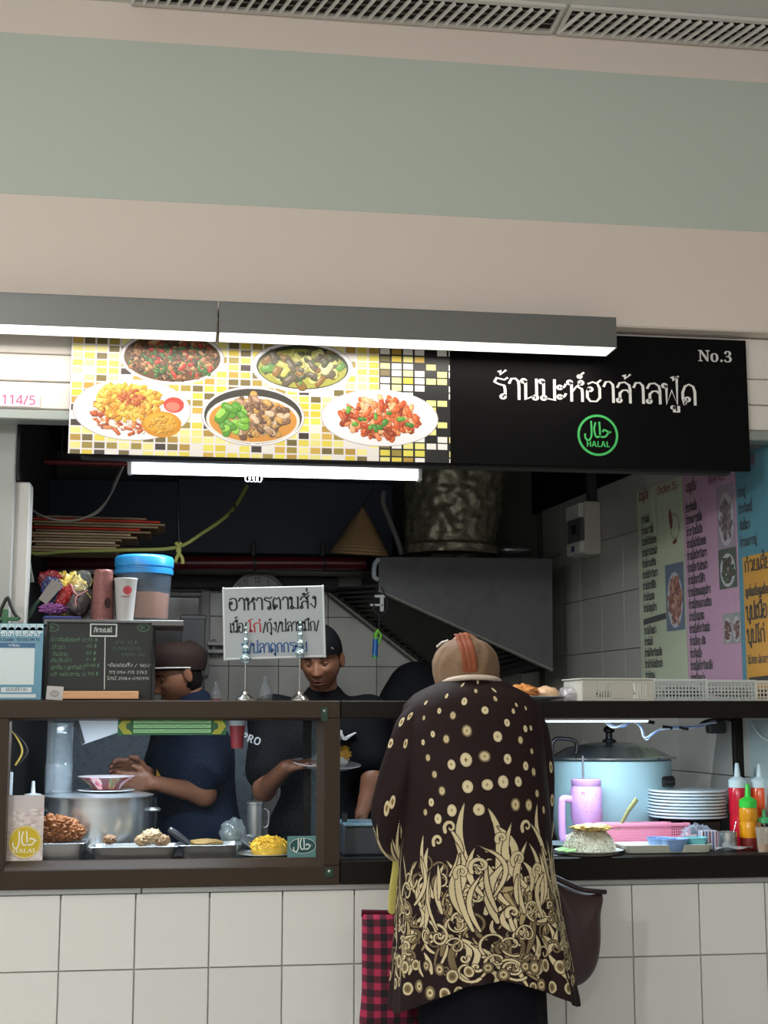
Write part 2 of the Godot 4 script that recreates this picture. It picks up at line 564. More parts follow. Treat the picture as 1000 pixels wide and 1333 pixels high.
func lay(txt: String) -> Array:      # [strokes with offsets, total advance]
	var x := 0.0
	var out := []
	var raised := 0.0
	for ch in txt:
		if MARKS.has(ch):
			var m: PackedStringArray = MARKS[ch].split("|")
			var dy := 0.0
			if m[0] == "t":
				dy = raised
			elif m[0] == "u":
				raised = 3.0
			for s in glyph_strokes(m[1]):
				out.append(s.map(func(p): return p + Vector2(x, dy)))
		elif GLYPHS.has(ch):
			raised = 0.0
			var g: PackedStringArray = GLYPHS[ch].split("|")
			for s in glyph_strokes(g[1]):
				out.append(s.map(func(p): return p + Vector2(x, 0)))
			x += g[0].to_float()
		else:
			x += 4.0
	return [out, x]

# writes txt into mb in its own xy plane: left end of the baseline at `at`, letter height h, whole width fitted to `width` when given
func write(mb: MB, txt: String, at: Vector3, h: float, wx := 0.09, wy := 0.06, width := 0.0, shear := 0.0):
	var l := lay(txt)
	var sy := h / 10.0
	var sx: float = width / l[1] if width > 0 else sy
	for pts in l[0]:
		ribbon(mb, pts.map(func(p): return Vector2(p.x * sx + p.y * sy * shear, p.y * sy)), at, wx * h, wy * h)

func text_width(txt: String, h: float) -> float:
	return lay(txt)[1] * h / 10.0

# a broad-pen line; wx: width of upright strokes, wy: of level ones
func ribbon(mb: MB, pts: Array, at: Vector3, wx: float, wy: float):
	var n := pts.size()
	var first := mb.v.size()
	var closed: bool = n > 3 and pts[0].distance_to(pts[n - 1]) < 1e-5
	for i in n:
		var a: Vector2 = pts[i - 1] if i > 0 else (pts[n - 2] if closed else pts[0])
		var b: Vector2 = pts[i + 1] if i < n - 1 else (pts[1] if closed else pts[n - 1])
		var p: Vector2 = pts[i]
		var d1: Vector2 = (p - a).normalized() if p != a else (b - p).normalized()
		var d2: Vector2 = (b - p).normalized() if p != b else d1
		var nn := (d1.orthogonal() + d2.orthogonal())
		nn = nn.normalized() / maxf(0.55, nn.length() / 2) if nn.length() > 0.1 else d1.orthogonal()
		var o := Vector2(nn.x * wx, nn.y * wy) / 2
		var e := Vector2.ZERO
		if not closed and (i == 0 or i == n - 1):
			e = (-d1 if i == 0 else d2) * minf(wx, wy) * 0.35
		mb.add(at + Vector3(p.x + o.x + e.x, p.y + o.y + e.y, 0), Vector3.BACK)
		mb.add(at + Vector3(p.x - o.x + e.x, p.y - o.y + e.y, 0), Vector3.BACK)
	for i in n - 1:
		var k := first + i * 2
		mb.face(k, k + 1, k + 3)
		mb.face(k, k + 3, k + 2)

func smooth(pts: Array, per := 6) -> Array:      # Catmull-Rom
	var out := []
	for i in pts.size() - 1:
		var a = pts[maxi(i - 1, 0)]
		var b = pts[i]
		var c = pts[i + 1]
		var d = pts[mini(i + 2, pts.size() - 1)]
		for s in per:
			out.append(b.cubic_interpolate(c, a, d, float(s) / per))
	out.append(pts[pts.size() - 1])
	return out

# the word halal in Arabic script, about 10 wide and 6 high, from x = 0
func halal_script(mb: MB, c: Vector3, w: float, pen := 0.7):
	var k := w / 10.0
	for s in [
		[Vector2(6.9, 2.7), Vector2(7.4, 3.3), Vector2(8.2, 3.0), Vector2(9.0, 2.6), Vector2(9.8, 2.7)],
		[Vector2(9.8, 2.7), Vector2(8.8, 2.1), Vector2(8.1, 1.1), Vector2(7.2, 0.7), Vector2(6.2, 0.8), Vector2(5.8, 1.6), Vector2(5.8, 3.4), Vector2(5.6, 6.0)],
		[Vector2(5.9, 1.2), Vector2(5.0, 0.6), Vector2(4.2, 1.0), Vector2(3.8, 2.4), Vector2(3.7, 4), Vector2(4.2, 5.8)],
		[Vector2(2.6, 6.2), Vector2(2.7, 3.4), Vector2(2.6, 1.0), Vector2(1.9, -0.4), Vector2(1.0, -0.5), Vector2(0.3, 0.4), Vector2(0.3, 1.6)],
	]:
		ribbon(mb, smooth(s).map(func(p): return (p - Vector2(5, 2.6)) * k), c, pen * 0.72 * k, pen * 0.72 * k)

func ring(mb: MB, c: Vector3, rx: float, ry: float, pen: float):
	var pts := []
	for i in 41:
		pts.append(Vector2(cos(TAU * i / 40) * rx, sin(TAU * i / 40) * ry))
	ribbon(mb, pts, c, pen, pen)

func latin(txt: String, font: String, h: float, bold := true) -> TextMesh:
	var f := SystemFont.new()
	f.font_names = PackedStringArray([font])
	f.font_weight = 700 if bold else 400
	var m := TextMesh.new()
	m.text = txt
	m.font = f
	m.font_size = 64
	m.pixel_size = h / 47.0
	m.depth = 0.0012
	m.curve_step = 2.0
	return m

func disc(mb: MB, c: Vector3, rx: float, ry: float):
	var i0 := mb.add(c, Vector3.BACK)
	for i in 32:
		mb.add(c + Vector3(cos(TAU * i / 32) * rx, sin(TAU * i / 32) * ry, 0), Vector3.BACK)
	for i in 32:
		mb.face(i0, i0 + 1 + i, i0 + 1 + (i + 1) % 32)

# box between two pixel corners on a plane, going back by depth
func pbox(mb: MB, x0: float, y0: float, x1: float, y1: float, z: float, depth: float, bev := 0.003):
	var a := P(x0, y0, z)
	var b := P(x1, y1, z)
	mb.box((a + b) / 2 - Vector3(0, 0, depth / 2), Vector3(absf(b.x - a.x), absf(a.y - b.y), depth), bev)


func _ready():
	rng.seed = 7
	corner = P(700, 900, BACK_Z)
	corner.y = 0

	# ---------- camera, air, lights, exposure ----------
	var cam := Camera3D.new()
	cam.name = "camera"
	cam.fov = rad_to_deg(2.0 * atan(666.5 / F))
	cam.position = EYE
	cam.basis = cam_basis
	cam.near = 0.05
	cam.far = 60
	add_child(cam)
	var env := Environment.new()
	env.background_mode = Environment.BG_COLOR
	env.background_color = Color(0.02, 0.02, 0.022)
	env.tonemap_mode = Environment.TONE_MAPPER_LINEAR
	env.tonemap_exposure = 1.0
	env.sdfgi_enabled = true
	env.ssao_enabled = true
	env.ssil_enabled = true
	var we := WorldEnvironment.new()
	we.name = "environment"
	we.environment = env
	add_child(we)
	# ceiling lights of the hall, left of the photographer and behind
	for q in [[-1.9, 2.8, 3.2], [-4.2, 5.0, 2.0]]:
		hall_light(Vector3(q[0], 3.89, q[1]), q[2])
	for q in [[-2.4, 5.3, 4.6], [-0.6, 6.9, 2.6], [1.7, 6.4, 0.8]]:
		globe_lamp(Vector3(q[0], 3.05, q[1]), q[2])

	build_hall()
	build_kitchen()
	build_front()
	build_case()
	build_shelf_left()
	build_shelf_right()
	build_menu_stand()
	build_case_food()
	build_pass()
	build_back_things()
	build_cooks()
	build_customer()


func lamp_light(called: String, at: Vector3, size: Vector2, e: float, c: Color, aim := Vector3.DOWN) -> AreaLight3D:
	var l := AreaLight3D.new()
	l.name = numbered(called)
	l.area_size = size
	l.light_energy = e
	l.light_color = c
	l.shadow_enabled = true
	l.set("area_range", 14.0)
	l.set("area_attenuation", 2.0)
	add_child(l, true)
	var up := Vector3.FORWARD if absf(aim.y) > 0.9 else Vector3.UP
	l.look_at_from_position(at, at + aim, up)
	return l


func hall_light(at: Vector3, e: float):
	var t := thing("ceiling_light", "square recessed ceiling light panel over the hall, %s" % ("nearest the counter" if at.z < 3.4 else "by the left wall"), "light", at, "ceiling lights of the hall")
	var f := MB.new()
	for s in [-1, 1]:
		f.box(Vector3(s * 0.31, -0.005, 0), Vector3(0.03, 0.03, 0.65), 0.004)
		f.box(Vector3(0, -0.005, s * 0.31), Vector3(0.59, 0.03, 0.03), 0.004)
	obj("frame", f, mat(rgb(225, 225, 222), 0.4), t)
	var d := MB.new()
	d.box(Vector3(0, 0, 0), Vector3(0.59, 0.012, 0.59), 0.002)
	obj("diffuser", d, glow(Color(1, 0.97, 0.92), 2.0), t)
	lamp_light("hall_light", at + Vector3(0, -0.02, 0), Vector2(0.58, 0.58), e, Color(0.985, 0.99, 0.985))


func globe_lamp(at: Vector3, e: float):
	var t := thing("globe_lamp", "white glass globe lamp hanging in the hall, %s" % ("left of the photographer" if at.x < -1 else "behind the photographer" if at.x < 1 else "right of the photographer"), "lamp", at, "globe lamps of the hall")
	var m := MB.new()
	var prof := []
	for i in 17:
		var f := PI * (i / 16.0 - 0.5)
		prof.append(Vector2(0.16 * cos(f), 0.16 * sin(f)))
	m.lathe(Vector3.ZERO, prof, 32)
	obj("globe", m, glow(Color(1, 0.985, 0.96), 2.0), t)
	m = MB.new()
	m.lathe(Vector3.ZERO, [Vector2(0, 0.155), Vector2(0.045, 0.150), Vector2(0.045, 0.19), Vector2(0.01, 0.20), Vector2(0.008, 0.86), Vector2(0, 0.86)], 20)
	obj("stem", m, mat(rgb(190, 190, 188), 0.4, 0.5), t)
	var l := OmniLight3D.new()
	l.name = numbered("globe_glow")
	l.light_energy = e
	l.light_color = Color(0.985, 0.99, 0.985)
	l.light_size = 0.15
	l.omni_range = 16.0
	l.omni_attenuation = 2.0
	l.shadow_enabled = true
	l.position = at
	add_child(l, true)


func build_hall():
	var plaster := mat(rgb(222, 208, 197), 0.75)
	var m := MB.new()
	m.box(Vector3(0, -0.1, 2.6), Vector3(12.4, 0.2, 11.2))
	var terrazzo := grained([rgb(176, 174, 168), rgb(200, 198, 192), rgb(210, 207, 202)], 0.08, 1.4, 0.35)
	struct("floor", m, terrazzo)
	m = MB.new()
	m.box(Vector3(0, 4.01, 3.95), Vector3(12.4, 0.2, 8.5))
	struct("ceiling", m, mat(rgb(206, 204, 200), 0.8))
	for s in [["wall_left", Vector3(-6.1, 1.95, 4.0), Vector3(0.2, 3.9, 8.2)], ["wall_right", Vector3(6.1, 1.95, 4.0), Vector3(0.2, 3.9, 8.2)], ["wall_rear", Vector3(0, 1.95, 8.1), Vector3(12.4, 3.9, 0.2)]]:
		m = MB.new()
		m.box(s[1], s[2])
		struct(s[0], m, mat(rgb(204, 203, 199), 0.8))
	# the beam over the stalls, painted cream with a mint band
	m = MB.new()
	m.box(Vector3(0, 3.36, -0.095), Vector3(12.0, 1.12, 0.41), 0.006)
	var up := struct("wall_upper", m, plaster)
	var b := MB.new()
	var y0 := P(500, 277, 0.11).y
	var y1 := P(500, 75, 0.11).y
	b.box(Vector3(0, (y0 + y1) / 2, 0.11), Vector3(12.0, y1 - y0, 0.003), 0.0008)
	obj("painted_band", b, mat(rgb(189, 196, 186), 0.7), up)
	# the wall under the beam, behind the sign: white metal sheets with level seams
	m = MB.new()
	var yb := P(45, 535, 0.02).y
	m.box(Vector3(0, (2.80 + yb) / 2, -0.06), Vector3(12.0, 2.80 - yb, 0.16), 0.004)
	var lin := struct("wall_lintel", m, mat(rgb(216, 210, 203), 0.6))
	for q in [[-6.0, P(91, 440, 0.03).x + 0.05], [P(960, 440, 0.03).x, 6.0]]:
		var ys := [2.797, P(45, 461, 0.03).y, P(45, 497, 0.03).y, yb + 0.004]
		for i in 3:
			var s := MB.new()
			s.box(Vector3((q[0] + q[1]) / 2, (ys[i] + ys[i + 1]) / 2, 0.026), Vector3(q[1] - q[0], ys[i] - ys[i + 1] - 0.004, 0.012 + 0.006 * (i % 2)), 0.003)
			obj("panel", s, mat(rgb(222, 214, 206), 0.5), lin)
	m = MB.new()
	m.box(Vector3(0, yb - 0.018, 0.0), Vector3(12.0, 0.034, 0.09), 0.004)
	struct("trim_1", m, mat(rgb(150, 156, 152), 0.4, 0.3))
	# tiled counter front
	m = MB.new()
	var top := 0.829
	m.box(Vector3(0.4, (top - 0.02) / 2, -0.09), Vector3(11.0, top - 0.02, 0.15))
	var cw := struct("wall_counter", m, mat(rgb(196, 194, 189), 0.8))
	var glaze := []
	for i in 4:
		var g := StandardMaterial3D.new()
		g.albedo_color = [rgb(226, 226, 222), rgb(221, 221, 216), rgb(229, 228, 223), rgb(224, 222, 218)][i]
		g.roughness = 0.22
		glaze.append(g)
	var pitch := 0.2431
	var x0 := P(79.2, 1165, 0).x
	var tl := []
	for k in 2:
		var t := MB.new()
		t.box(Vector3.ZERO, Vector3(pitch - 0.004, (pitch if k == 0 else 0.095) - 0.004, 0.012), 0.002)
		tl.append(t.mesh())
	for c in range(-3, 14):
		for r in 4:
			var h := pitch if r < 3 else 0.0955
			var y := top - pitch * r - h / 2
			var o := obj("tile", tl[0 if r < 3 else 1], glaze[rng.randi() % 4], cw, Vector3(x0 + pitch * (c + 0.5), y, -0.009 + rng.randf_range(-0.0007, 0.0007)))
			o.rotation_degrees = Vector3(rng.randf_range(-0.12, 0.12), rng.randf_range(-0.12, 0.12), 0)
	m = MB.new()
	for q in [[-1.3, x0 + 0.26], [x0 + 0.262, 3.4]]:
		m.box(Vector3((q[0] + q[1]) / 2, top + 0.0105, -0.03), Vector3(q[1] - q[0], 0.02, 0.06), 0.003)
	struct("trim_2", m, mat(rgb(176, 178, 178), 0.35, 0.5))
	# counter slab behind the front
	m = MB.new()
	m.box(Vector3(0.95, 0.862, -0.36), Vector3(4.6, 0.03, 0.62), 0.004)
	struct("counter_slab", m, mat(rgb(38, 34, 32), 0.3))
	for q in [-0.85, 0.9, 2.6]:
		m = MB.new()
		m.box(Vector3(q, 0.423, -0.40), Vector3(0.06, 0.845, 0.44), 0.003)
		struct("counter_support", m, mat(rgb(120, 118, 114), 0.7))
	# ceiling air grille
	var hc := 3.91
	for k in 2:
		var xa := P(720, 38, 0.11).x
		var xs := [P(170, 2, 0.11).x, xa - 0.006] if k == 0 else [xa + 0.006, P(1000, 66, 0.11).x + 0.7]
		var g := thing("air_grille", "long slatted ceiling air grille above the cream beam, %s length" % ("left" if k == 0 else "right"), "air vent", Vector3(0, hc, 0), "ceiling air grilles")
		var f := MB.new()
		var w: float = xs[1] - xs[0]
		for z in [0.128, 0.312]:
			f.box(Vector3((xs[0] + xs[1]) / 2, -0.006, z), Vector3(w, 0.014, 0.028), 0.003)
		for x in [xs[0] + 0.008, xs[1] - 0.008]:
			f.box(Vector3(x, -0.006, 0.22), Vector3(0.016, 0.014, 0.16), 0.003)
		obj("frame", f, mat(rgb(205, 200, 194), 0.4), g)
		var bk := MB.new()
		bk.box(Vector3((xs[0] + xs[1]) / 2, -0.0005, 0.22), Vector3(w - 0.02, 0.001, 0.17))
		obj("duct_back", bk, mat(rgb(40, 37, 34), 0.8), g)
		var sl := MB.new()
		sl.box(Vector3.ZERO, Vector3(0.004, 0.015, 0.165), 0.001, Basis.from_euler(Vector3(0, 0.30, 0.35)))
		var slm := sl.mesh()
		var n := int((w - 0.04) / 0.040)
		for i in n:
			obj("slat", slm, mat(rgb(214, 210, 202), 0.45), g, Vector3(xs[0] + 0.03 + i * 0.040, -0.014, 0.22))
		for z in [0.18, 0.22, 0.26]:
			var cr := MB.new()
			cr.box(Vector3((xs[0] + xs[1]) / 2, -0.003, z), Vector3(w - 0.03, 0.004, 0.008), 0.001)
			obj("cross_bar", cr, mat(rgb(110, 104, 98), 0.5), g)


func tiled(called: String, base: Vector3, dir: Vector3, normal: Vector3, cols: int, rows: int, pitch: float, first: Vector2, c: Array, parent: Node3D):
	var m := MB.new()
	m.box(Vector3.ZERO, Vector3(pitch - 0.003, pitch - 0.003, 0.010), 0.0012)
	var am := m.mesh()
	for i in cols:
		for j in rows:
			var o := obj(called, am, c[rng.randi() % c.size()], parent)
			o.basis = Basis(dir, Vector3.UP, normal)
			o.position = base + dir * (first.x + pitch * (i + 0.5)) + Vector3.UP * (first.y + pitch * (j + 0.5)) + normal * 0.004


func build_kitchen():
	var dark := mat(rgb(22, 22, 24), 0.8)
	var m := MB.new()
	m.box(Vector3(0.4, 2.86, -1.34), Vector3(6.4, 0.12, 2.56))
	struct("ceiling_kitchen", m, mat(rgb(24, 24, 26), 0.85))
	# back wall
	m = MB.new()
	m.box(Vector3(0.4, 1.4, BACK_Z - 0.08), Vector3(6.4, 2.9, 0.15))
	var wb := struct("wall_back", m, mat(rgb(110, 109, 106), 0.8))
	var tones := []
	for k in 3:
		var t := StandardMaterial3D.new()
		t.albedo_color = [rgb(176, 174, 168), rgb(170, 168, 162), rgb(180, 178, 172)][k]
		t.roughness = 0.28
		tones.append(t)
	var bx := P(490, 868, BACK_Z)
	tiled("tile", Vector3(bx.x, bx.y, BACK_Z), Vector3.RIGHT, Vector3.BACK, 11, 6, 0.262, Vector2(-7 * 0.262, -4 * 0.262), tones, wb)
	# right wall, a little out of square
	m = MB.new()
	m.xf = Transform3D(Basis(along, Vector3.UP, side_normal), corner)
	m.box(Vector3(1.2, 1.4, -0.085), Vector3(2.8, 2.9, 0.15))
	var wr := struct("wall_side", m, mat(rgb(132, 131, 126), 0.7))
	var s0 := (PW(893, 950) - corner).dot(along)
	var yl := PW(860, 1001).y
	tiled("tile", corner + Vector3.UP * yl, along, side_normal, 9, 7, 0.2655, Vector2(s0 - 6 * 0.2655 - 0.05, -0.2655 * 2), tones, wr)
	m = MB.new()
	m.xf = Transform3D(Basis(along, Vector3.UP, side_normal), corner)
	var yt := yl + 5 * 0.2655
	m.box(Vector3(1.2, (2.795 + yt) / 2, 0.004), Vector3(2.78, 2.795 - yt, 0.02), 0.002)
	obj("dark_panel", m, mat(rgb(26, 26, 28), 0.7), wr)
	# left wall
	m = MB.new()
	m.box(Vector3(-0.78, 1.4, -1.4), Vector3(0.15, 2.9, 2.4))
	struct("wall_kitchen_left", m, mat(rgb(70, 70, 72), 0.8))
	# fluorescent tube just behind the sign
	var a := P(172, 610, -0.22)
	var b := P(543, 619, -0.22)
	var mid := (a + b) / 2
	var t := thing("tube_light", "bright white tube lamp in a slim fitting just under the shop sign", "lamp", mid)
	var f := MB.new()
	f.box(Vector3(0, 0.036, 0), Vector3(b.x - a.x + 0.04, 0.03, 0.05), 0.004)
	for e in [-0.35, 0.35]:
		f.box(Vector3(e, 0.28, 0.0), Vector3(0.03, 0.46, 0.03), 0.004)
	obj("fitting", f, mat(rgb(205, 205, 205), 0.4), t)
	var q := MB.new()
	q.tube([Vector3((a.x - b.x) / 2, 0, 0), Vector3((b.x - a.x) / 2, 0, 0)], 0.019, 14)
	obj("tube", q, glow(Color(0.95, 0.98, 1.0), 5.0), t)
	for s in [-1, 1]:
		var e := MB.new()
		e.box(Vector3(s * (b.x - a.x) / 2 + s * 0.008, 0.008, 0), Vector3(0.016, 0.06, 0.045), 0.004)
		obj("end_cap", e, mat(rgb(225, 225, 225), 0.4), t)
	var hk := MB.new()
	for i in 4:
		var pts := []
		for k in 13:
			pts.append(Vector3(-0.105 + i * 0.014 + cos(TAU * k / 12) * 0.009, -0.03 + sin(TAU * k / 12) * 0.011, 0.01))
		hk.tube(pts, 0.0018, 5)
	obj("spring_clip", hk, mat(rgb(190, 190, 190), 0.4, 0.4), t)
	lamp_light("tube_glow", mid + Vector3(0, -0.022, 0), Vector2(b.x - a.x, 0.035), 2.0, Color(0.93, 0.97, 1.0))
	# the sign's back rail and dark rails under the ceiling
	m = MB.new()
	m.box(Vector3(0.8, 2.33, -0.06), Vector3(2.36, 0.07, 0.05), 0.003)
	struct("trim_3", m, mat(rgb(46, 46, 48), 0.6))
	# left white column with narrow black box over it
	m = MB.new()
	pbox(m, -40, 626, 29, 912, -0.16, 0.10, 0.004)
	pbox(m, 3, 560, 9, 912, -0.145, 0.02, 0.003)
	struct("trim_4", m, mat(rgb(196, 194, 188), 0.5))
	m = MB.new()
	pbox(m, -60, 500, 8, 912, -0.12, 0.03, 0.004)
	struct("wall_jamb", m, mat(rgb(168, 170, 166), 0.6))
	m = MB.new()
	m.box(Vector3(-3.6, 1.28, -0.2), Vector3(5.5, 2.1, 0.15), 0.004)
	struct("wall_neighbour_left", m, mat(rgb(168, 170, 166), 0.6))
	m = MB.new()
	m.box(Vector3(4.2, 1.28, -0.2), Vector3(3.6, 2.1, 0.15), 0.004)
	struct("wall_neighbour_right", m, mat(rgb(168, 170, 166), 0.6))
	m = MB.new()
	pbox(m, 8, 553, 25, 626, -0.15, 0.10, 0.004)
	solo("speaker_box", m, mat(rgb(22, 22, 24), 0.5), "narrow black upright box fixed on top of the white column at the stall's left edge", "box")


func build_front():
	# two long linear lamps end to end under the beam
	var glass := glow(Color(1.0, 0.975, 0.94), 1.5)
	var body := mat(rgb(112, 112, 110), 0.4, 0.6)
	var seam := P(284, 420, 0.25).x
	var right := P(803, 440, 0.25).x
	var yt := P(400, 396.5, 0.25).y
	var yb := P(400, 438, 0.25).y
	for k in 2:
		var xa: float = -1.15 if k == 0 else seam + 0.002
		var xb: float = seam - 0.002 if k == 0 else right
		var t := thing("linear_lamp", "grey box-shaped linear lamp %s" % ("running out of the picture over the 114/5 sticker" if k == 0 else "ending over the black part of the sign"), "lamp", Vector3((xa + xb) / 2, yb, 0.19), "linear lamps over the stall")
		var w := xb - xa
		var m := MB.new()
		var h := yt - yb
		m.box(Vector3(0, h - 0.002, 0), Vector3(w, 0.004, 0.12), 0.001)
		for s in [-1, 1]:
			m.box(Vector3(0, h / 2, s * 0.058), Vector3(w, h - 0.006, 0.004), 0.001)
		obj("housing", m, body, t)
		for s in [-1, 1]:
			var e := MB.new()
			e.box(Vector3(s * (w / 2 - 0.0015), h / 2, 0), Vector3(0.003, h, 0.121), 0.0008)
			obj("end_cap", e, body, t)
		var d := MB.new()
		d.box(Vector3(0, 0.006, 0), Vector3(w - 0.008, 0.010, 0.112), 0.002)
		obj("diffuser", d, glass, t)
		for s in [-1, 1]:
			var br := MB.new()
			br.box(Vector3(s * w * 0.35, h - 0.03, -0.07), Vector3(0.04, 0.05, 0.025), 0.003)
			obj("bracket", br, body, t)
		lamp_light("linear_glow", Vector3((xa + xb) / 2, yb - 0.006, 0.19), Vector2(w - 0.01, 0.10), 0.30 * w, Color(1, 0.975, 0.93))

	# the shop sign
	var s0 := P(972, 443, 0.06)
	var s1 := P(977, 613, 0.06)
	var x0 := (P(91.9, 440, 0.06).x + P(89.2, 590, 0.06).x) / 2
	var x1 := (P(972.5, 443, 0.06).x + P(977, 613, 0.06).x) / 2
	var yc := (s0.y + s1.y) / 2
	var t := thing("shop_sign", "long black shop sign with Thai lettering and a print of five dishes on yellow mosaic", "sign", Vector3((x0 + x1) / 2, yc, 0.045))
	var o := t.position
	var hh := s0.y - s1.y
	var p := MB.new()
	p.box(Vector3.ZERO, Vector3(x1 - x0, hh, 0.026), 0.002)
	var bm := StandardMaterial3D.new()
	bm.albedo_color = rgb(9, 8, 9)
	bm.roughness = 0.5
	bm.metallic_specular = 0.2
	obj("board", p, bm, t)
	var xm := P(586, 520, 0.06).x
	var q := MB.new()
	q.quad(Vector3(x0 - o.x + 0.001, -hh / 2 + 0.001, 0.0137), Vector3(xm - o.x, -hh / 2 + 0.001, 0.0137), Vector3(xm - o.x, hh / 2 - 0.001, 0.0137), Vector3(x0 - o.x + 0.001, hh / 2 - 0.001, 0.0137))
	var pm := tex(dish_print(), 0.4)
	pm.texture_filter = BaseMaterial3D.TEXTURE_FILTER_LINEAR
	obj("food_print", q, pm, t)
	var l := MB.new(o)
	var c0 := P(642, 520, 0.06)
	var c1 := P(909, 526, 0.06)
	c0.z = 0.0595
	write(l, "ร้านมะห์ฮาล้าลฟู้ด", Vector3(c0.x, (c0.y + c1.y) / 2, c0.z), 0.076, 0.138, 0.070, c1.x - c0.x)
	obj("lettering", l, mat(rgb(228, 226, 222), 0.5), t)
	var no := latin("No.3", "Droid Serif", 0.043)
	var nn := obj("number", no, mat(rgb(205, 203, 200), 0.5), t)
	nn.position = P(931, 464, 0.06) - o + Vector3(0, 0, 0.0005)
	var g := MB.new(o)
	var gc := P(778.5, 566.5, 0.06)
	gc.z = 0.0596
	ring(g, gc, 0.0715, 0.0715, 0.0085)
	halal_script(g, gc + Vector3(0, 0.013, 0), 0.100, 0.95)
	var green := mat(rgb(70, 190, 100), 0.5)
	obj("halal_emblem", g, green, t)
	var hl := obj("halal_word", latin("HALAL", "Droid Sans", 0.021), green, t)
	hl.position = gc - o + Vector3(0, -0.033, 0)

	# house number sticker on the white sheet at the left
	var sc := P(24, 520.5, 0.036)
	t = thing("number_sticker", "small white sticker reading 114/5 in pink on the white sheet left of the sign", "sticker", sc)
	var st := MB.new()
	st.box(Vector3(0, 0, 0.0005), Vector3(0.145, 0.046, 0.001))
	obj("label_paper", st, mat(rgb(228, 208, 216), 0.5), t)
	var num := obj("digits", latin("114/5", "Droid Sans", 0.033, false), mat(rgb(214, 84, 140), 0.5), t)
	num.position = Vector3(0.0, 0.0, 0.0015)


func pick(a: Array):
	return a[rng.randi() % a.size()]


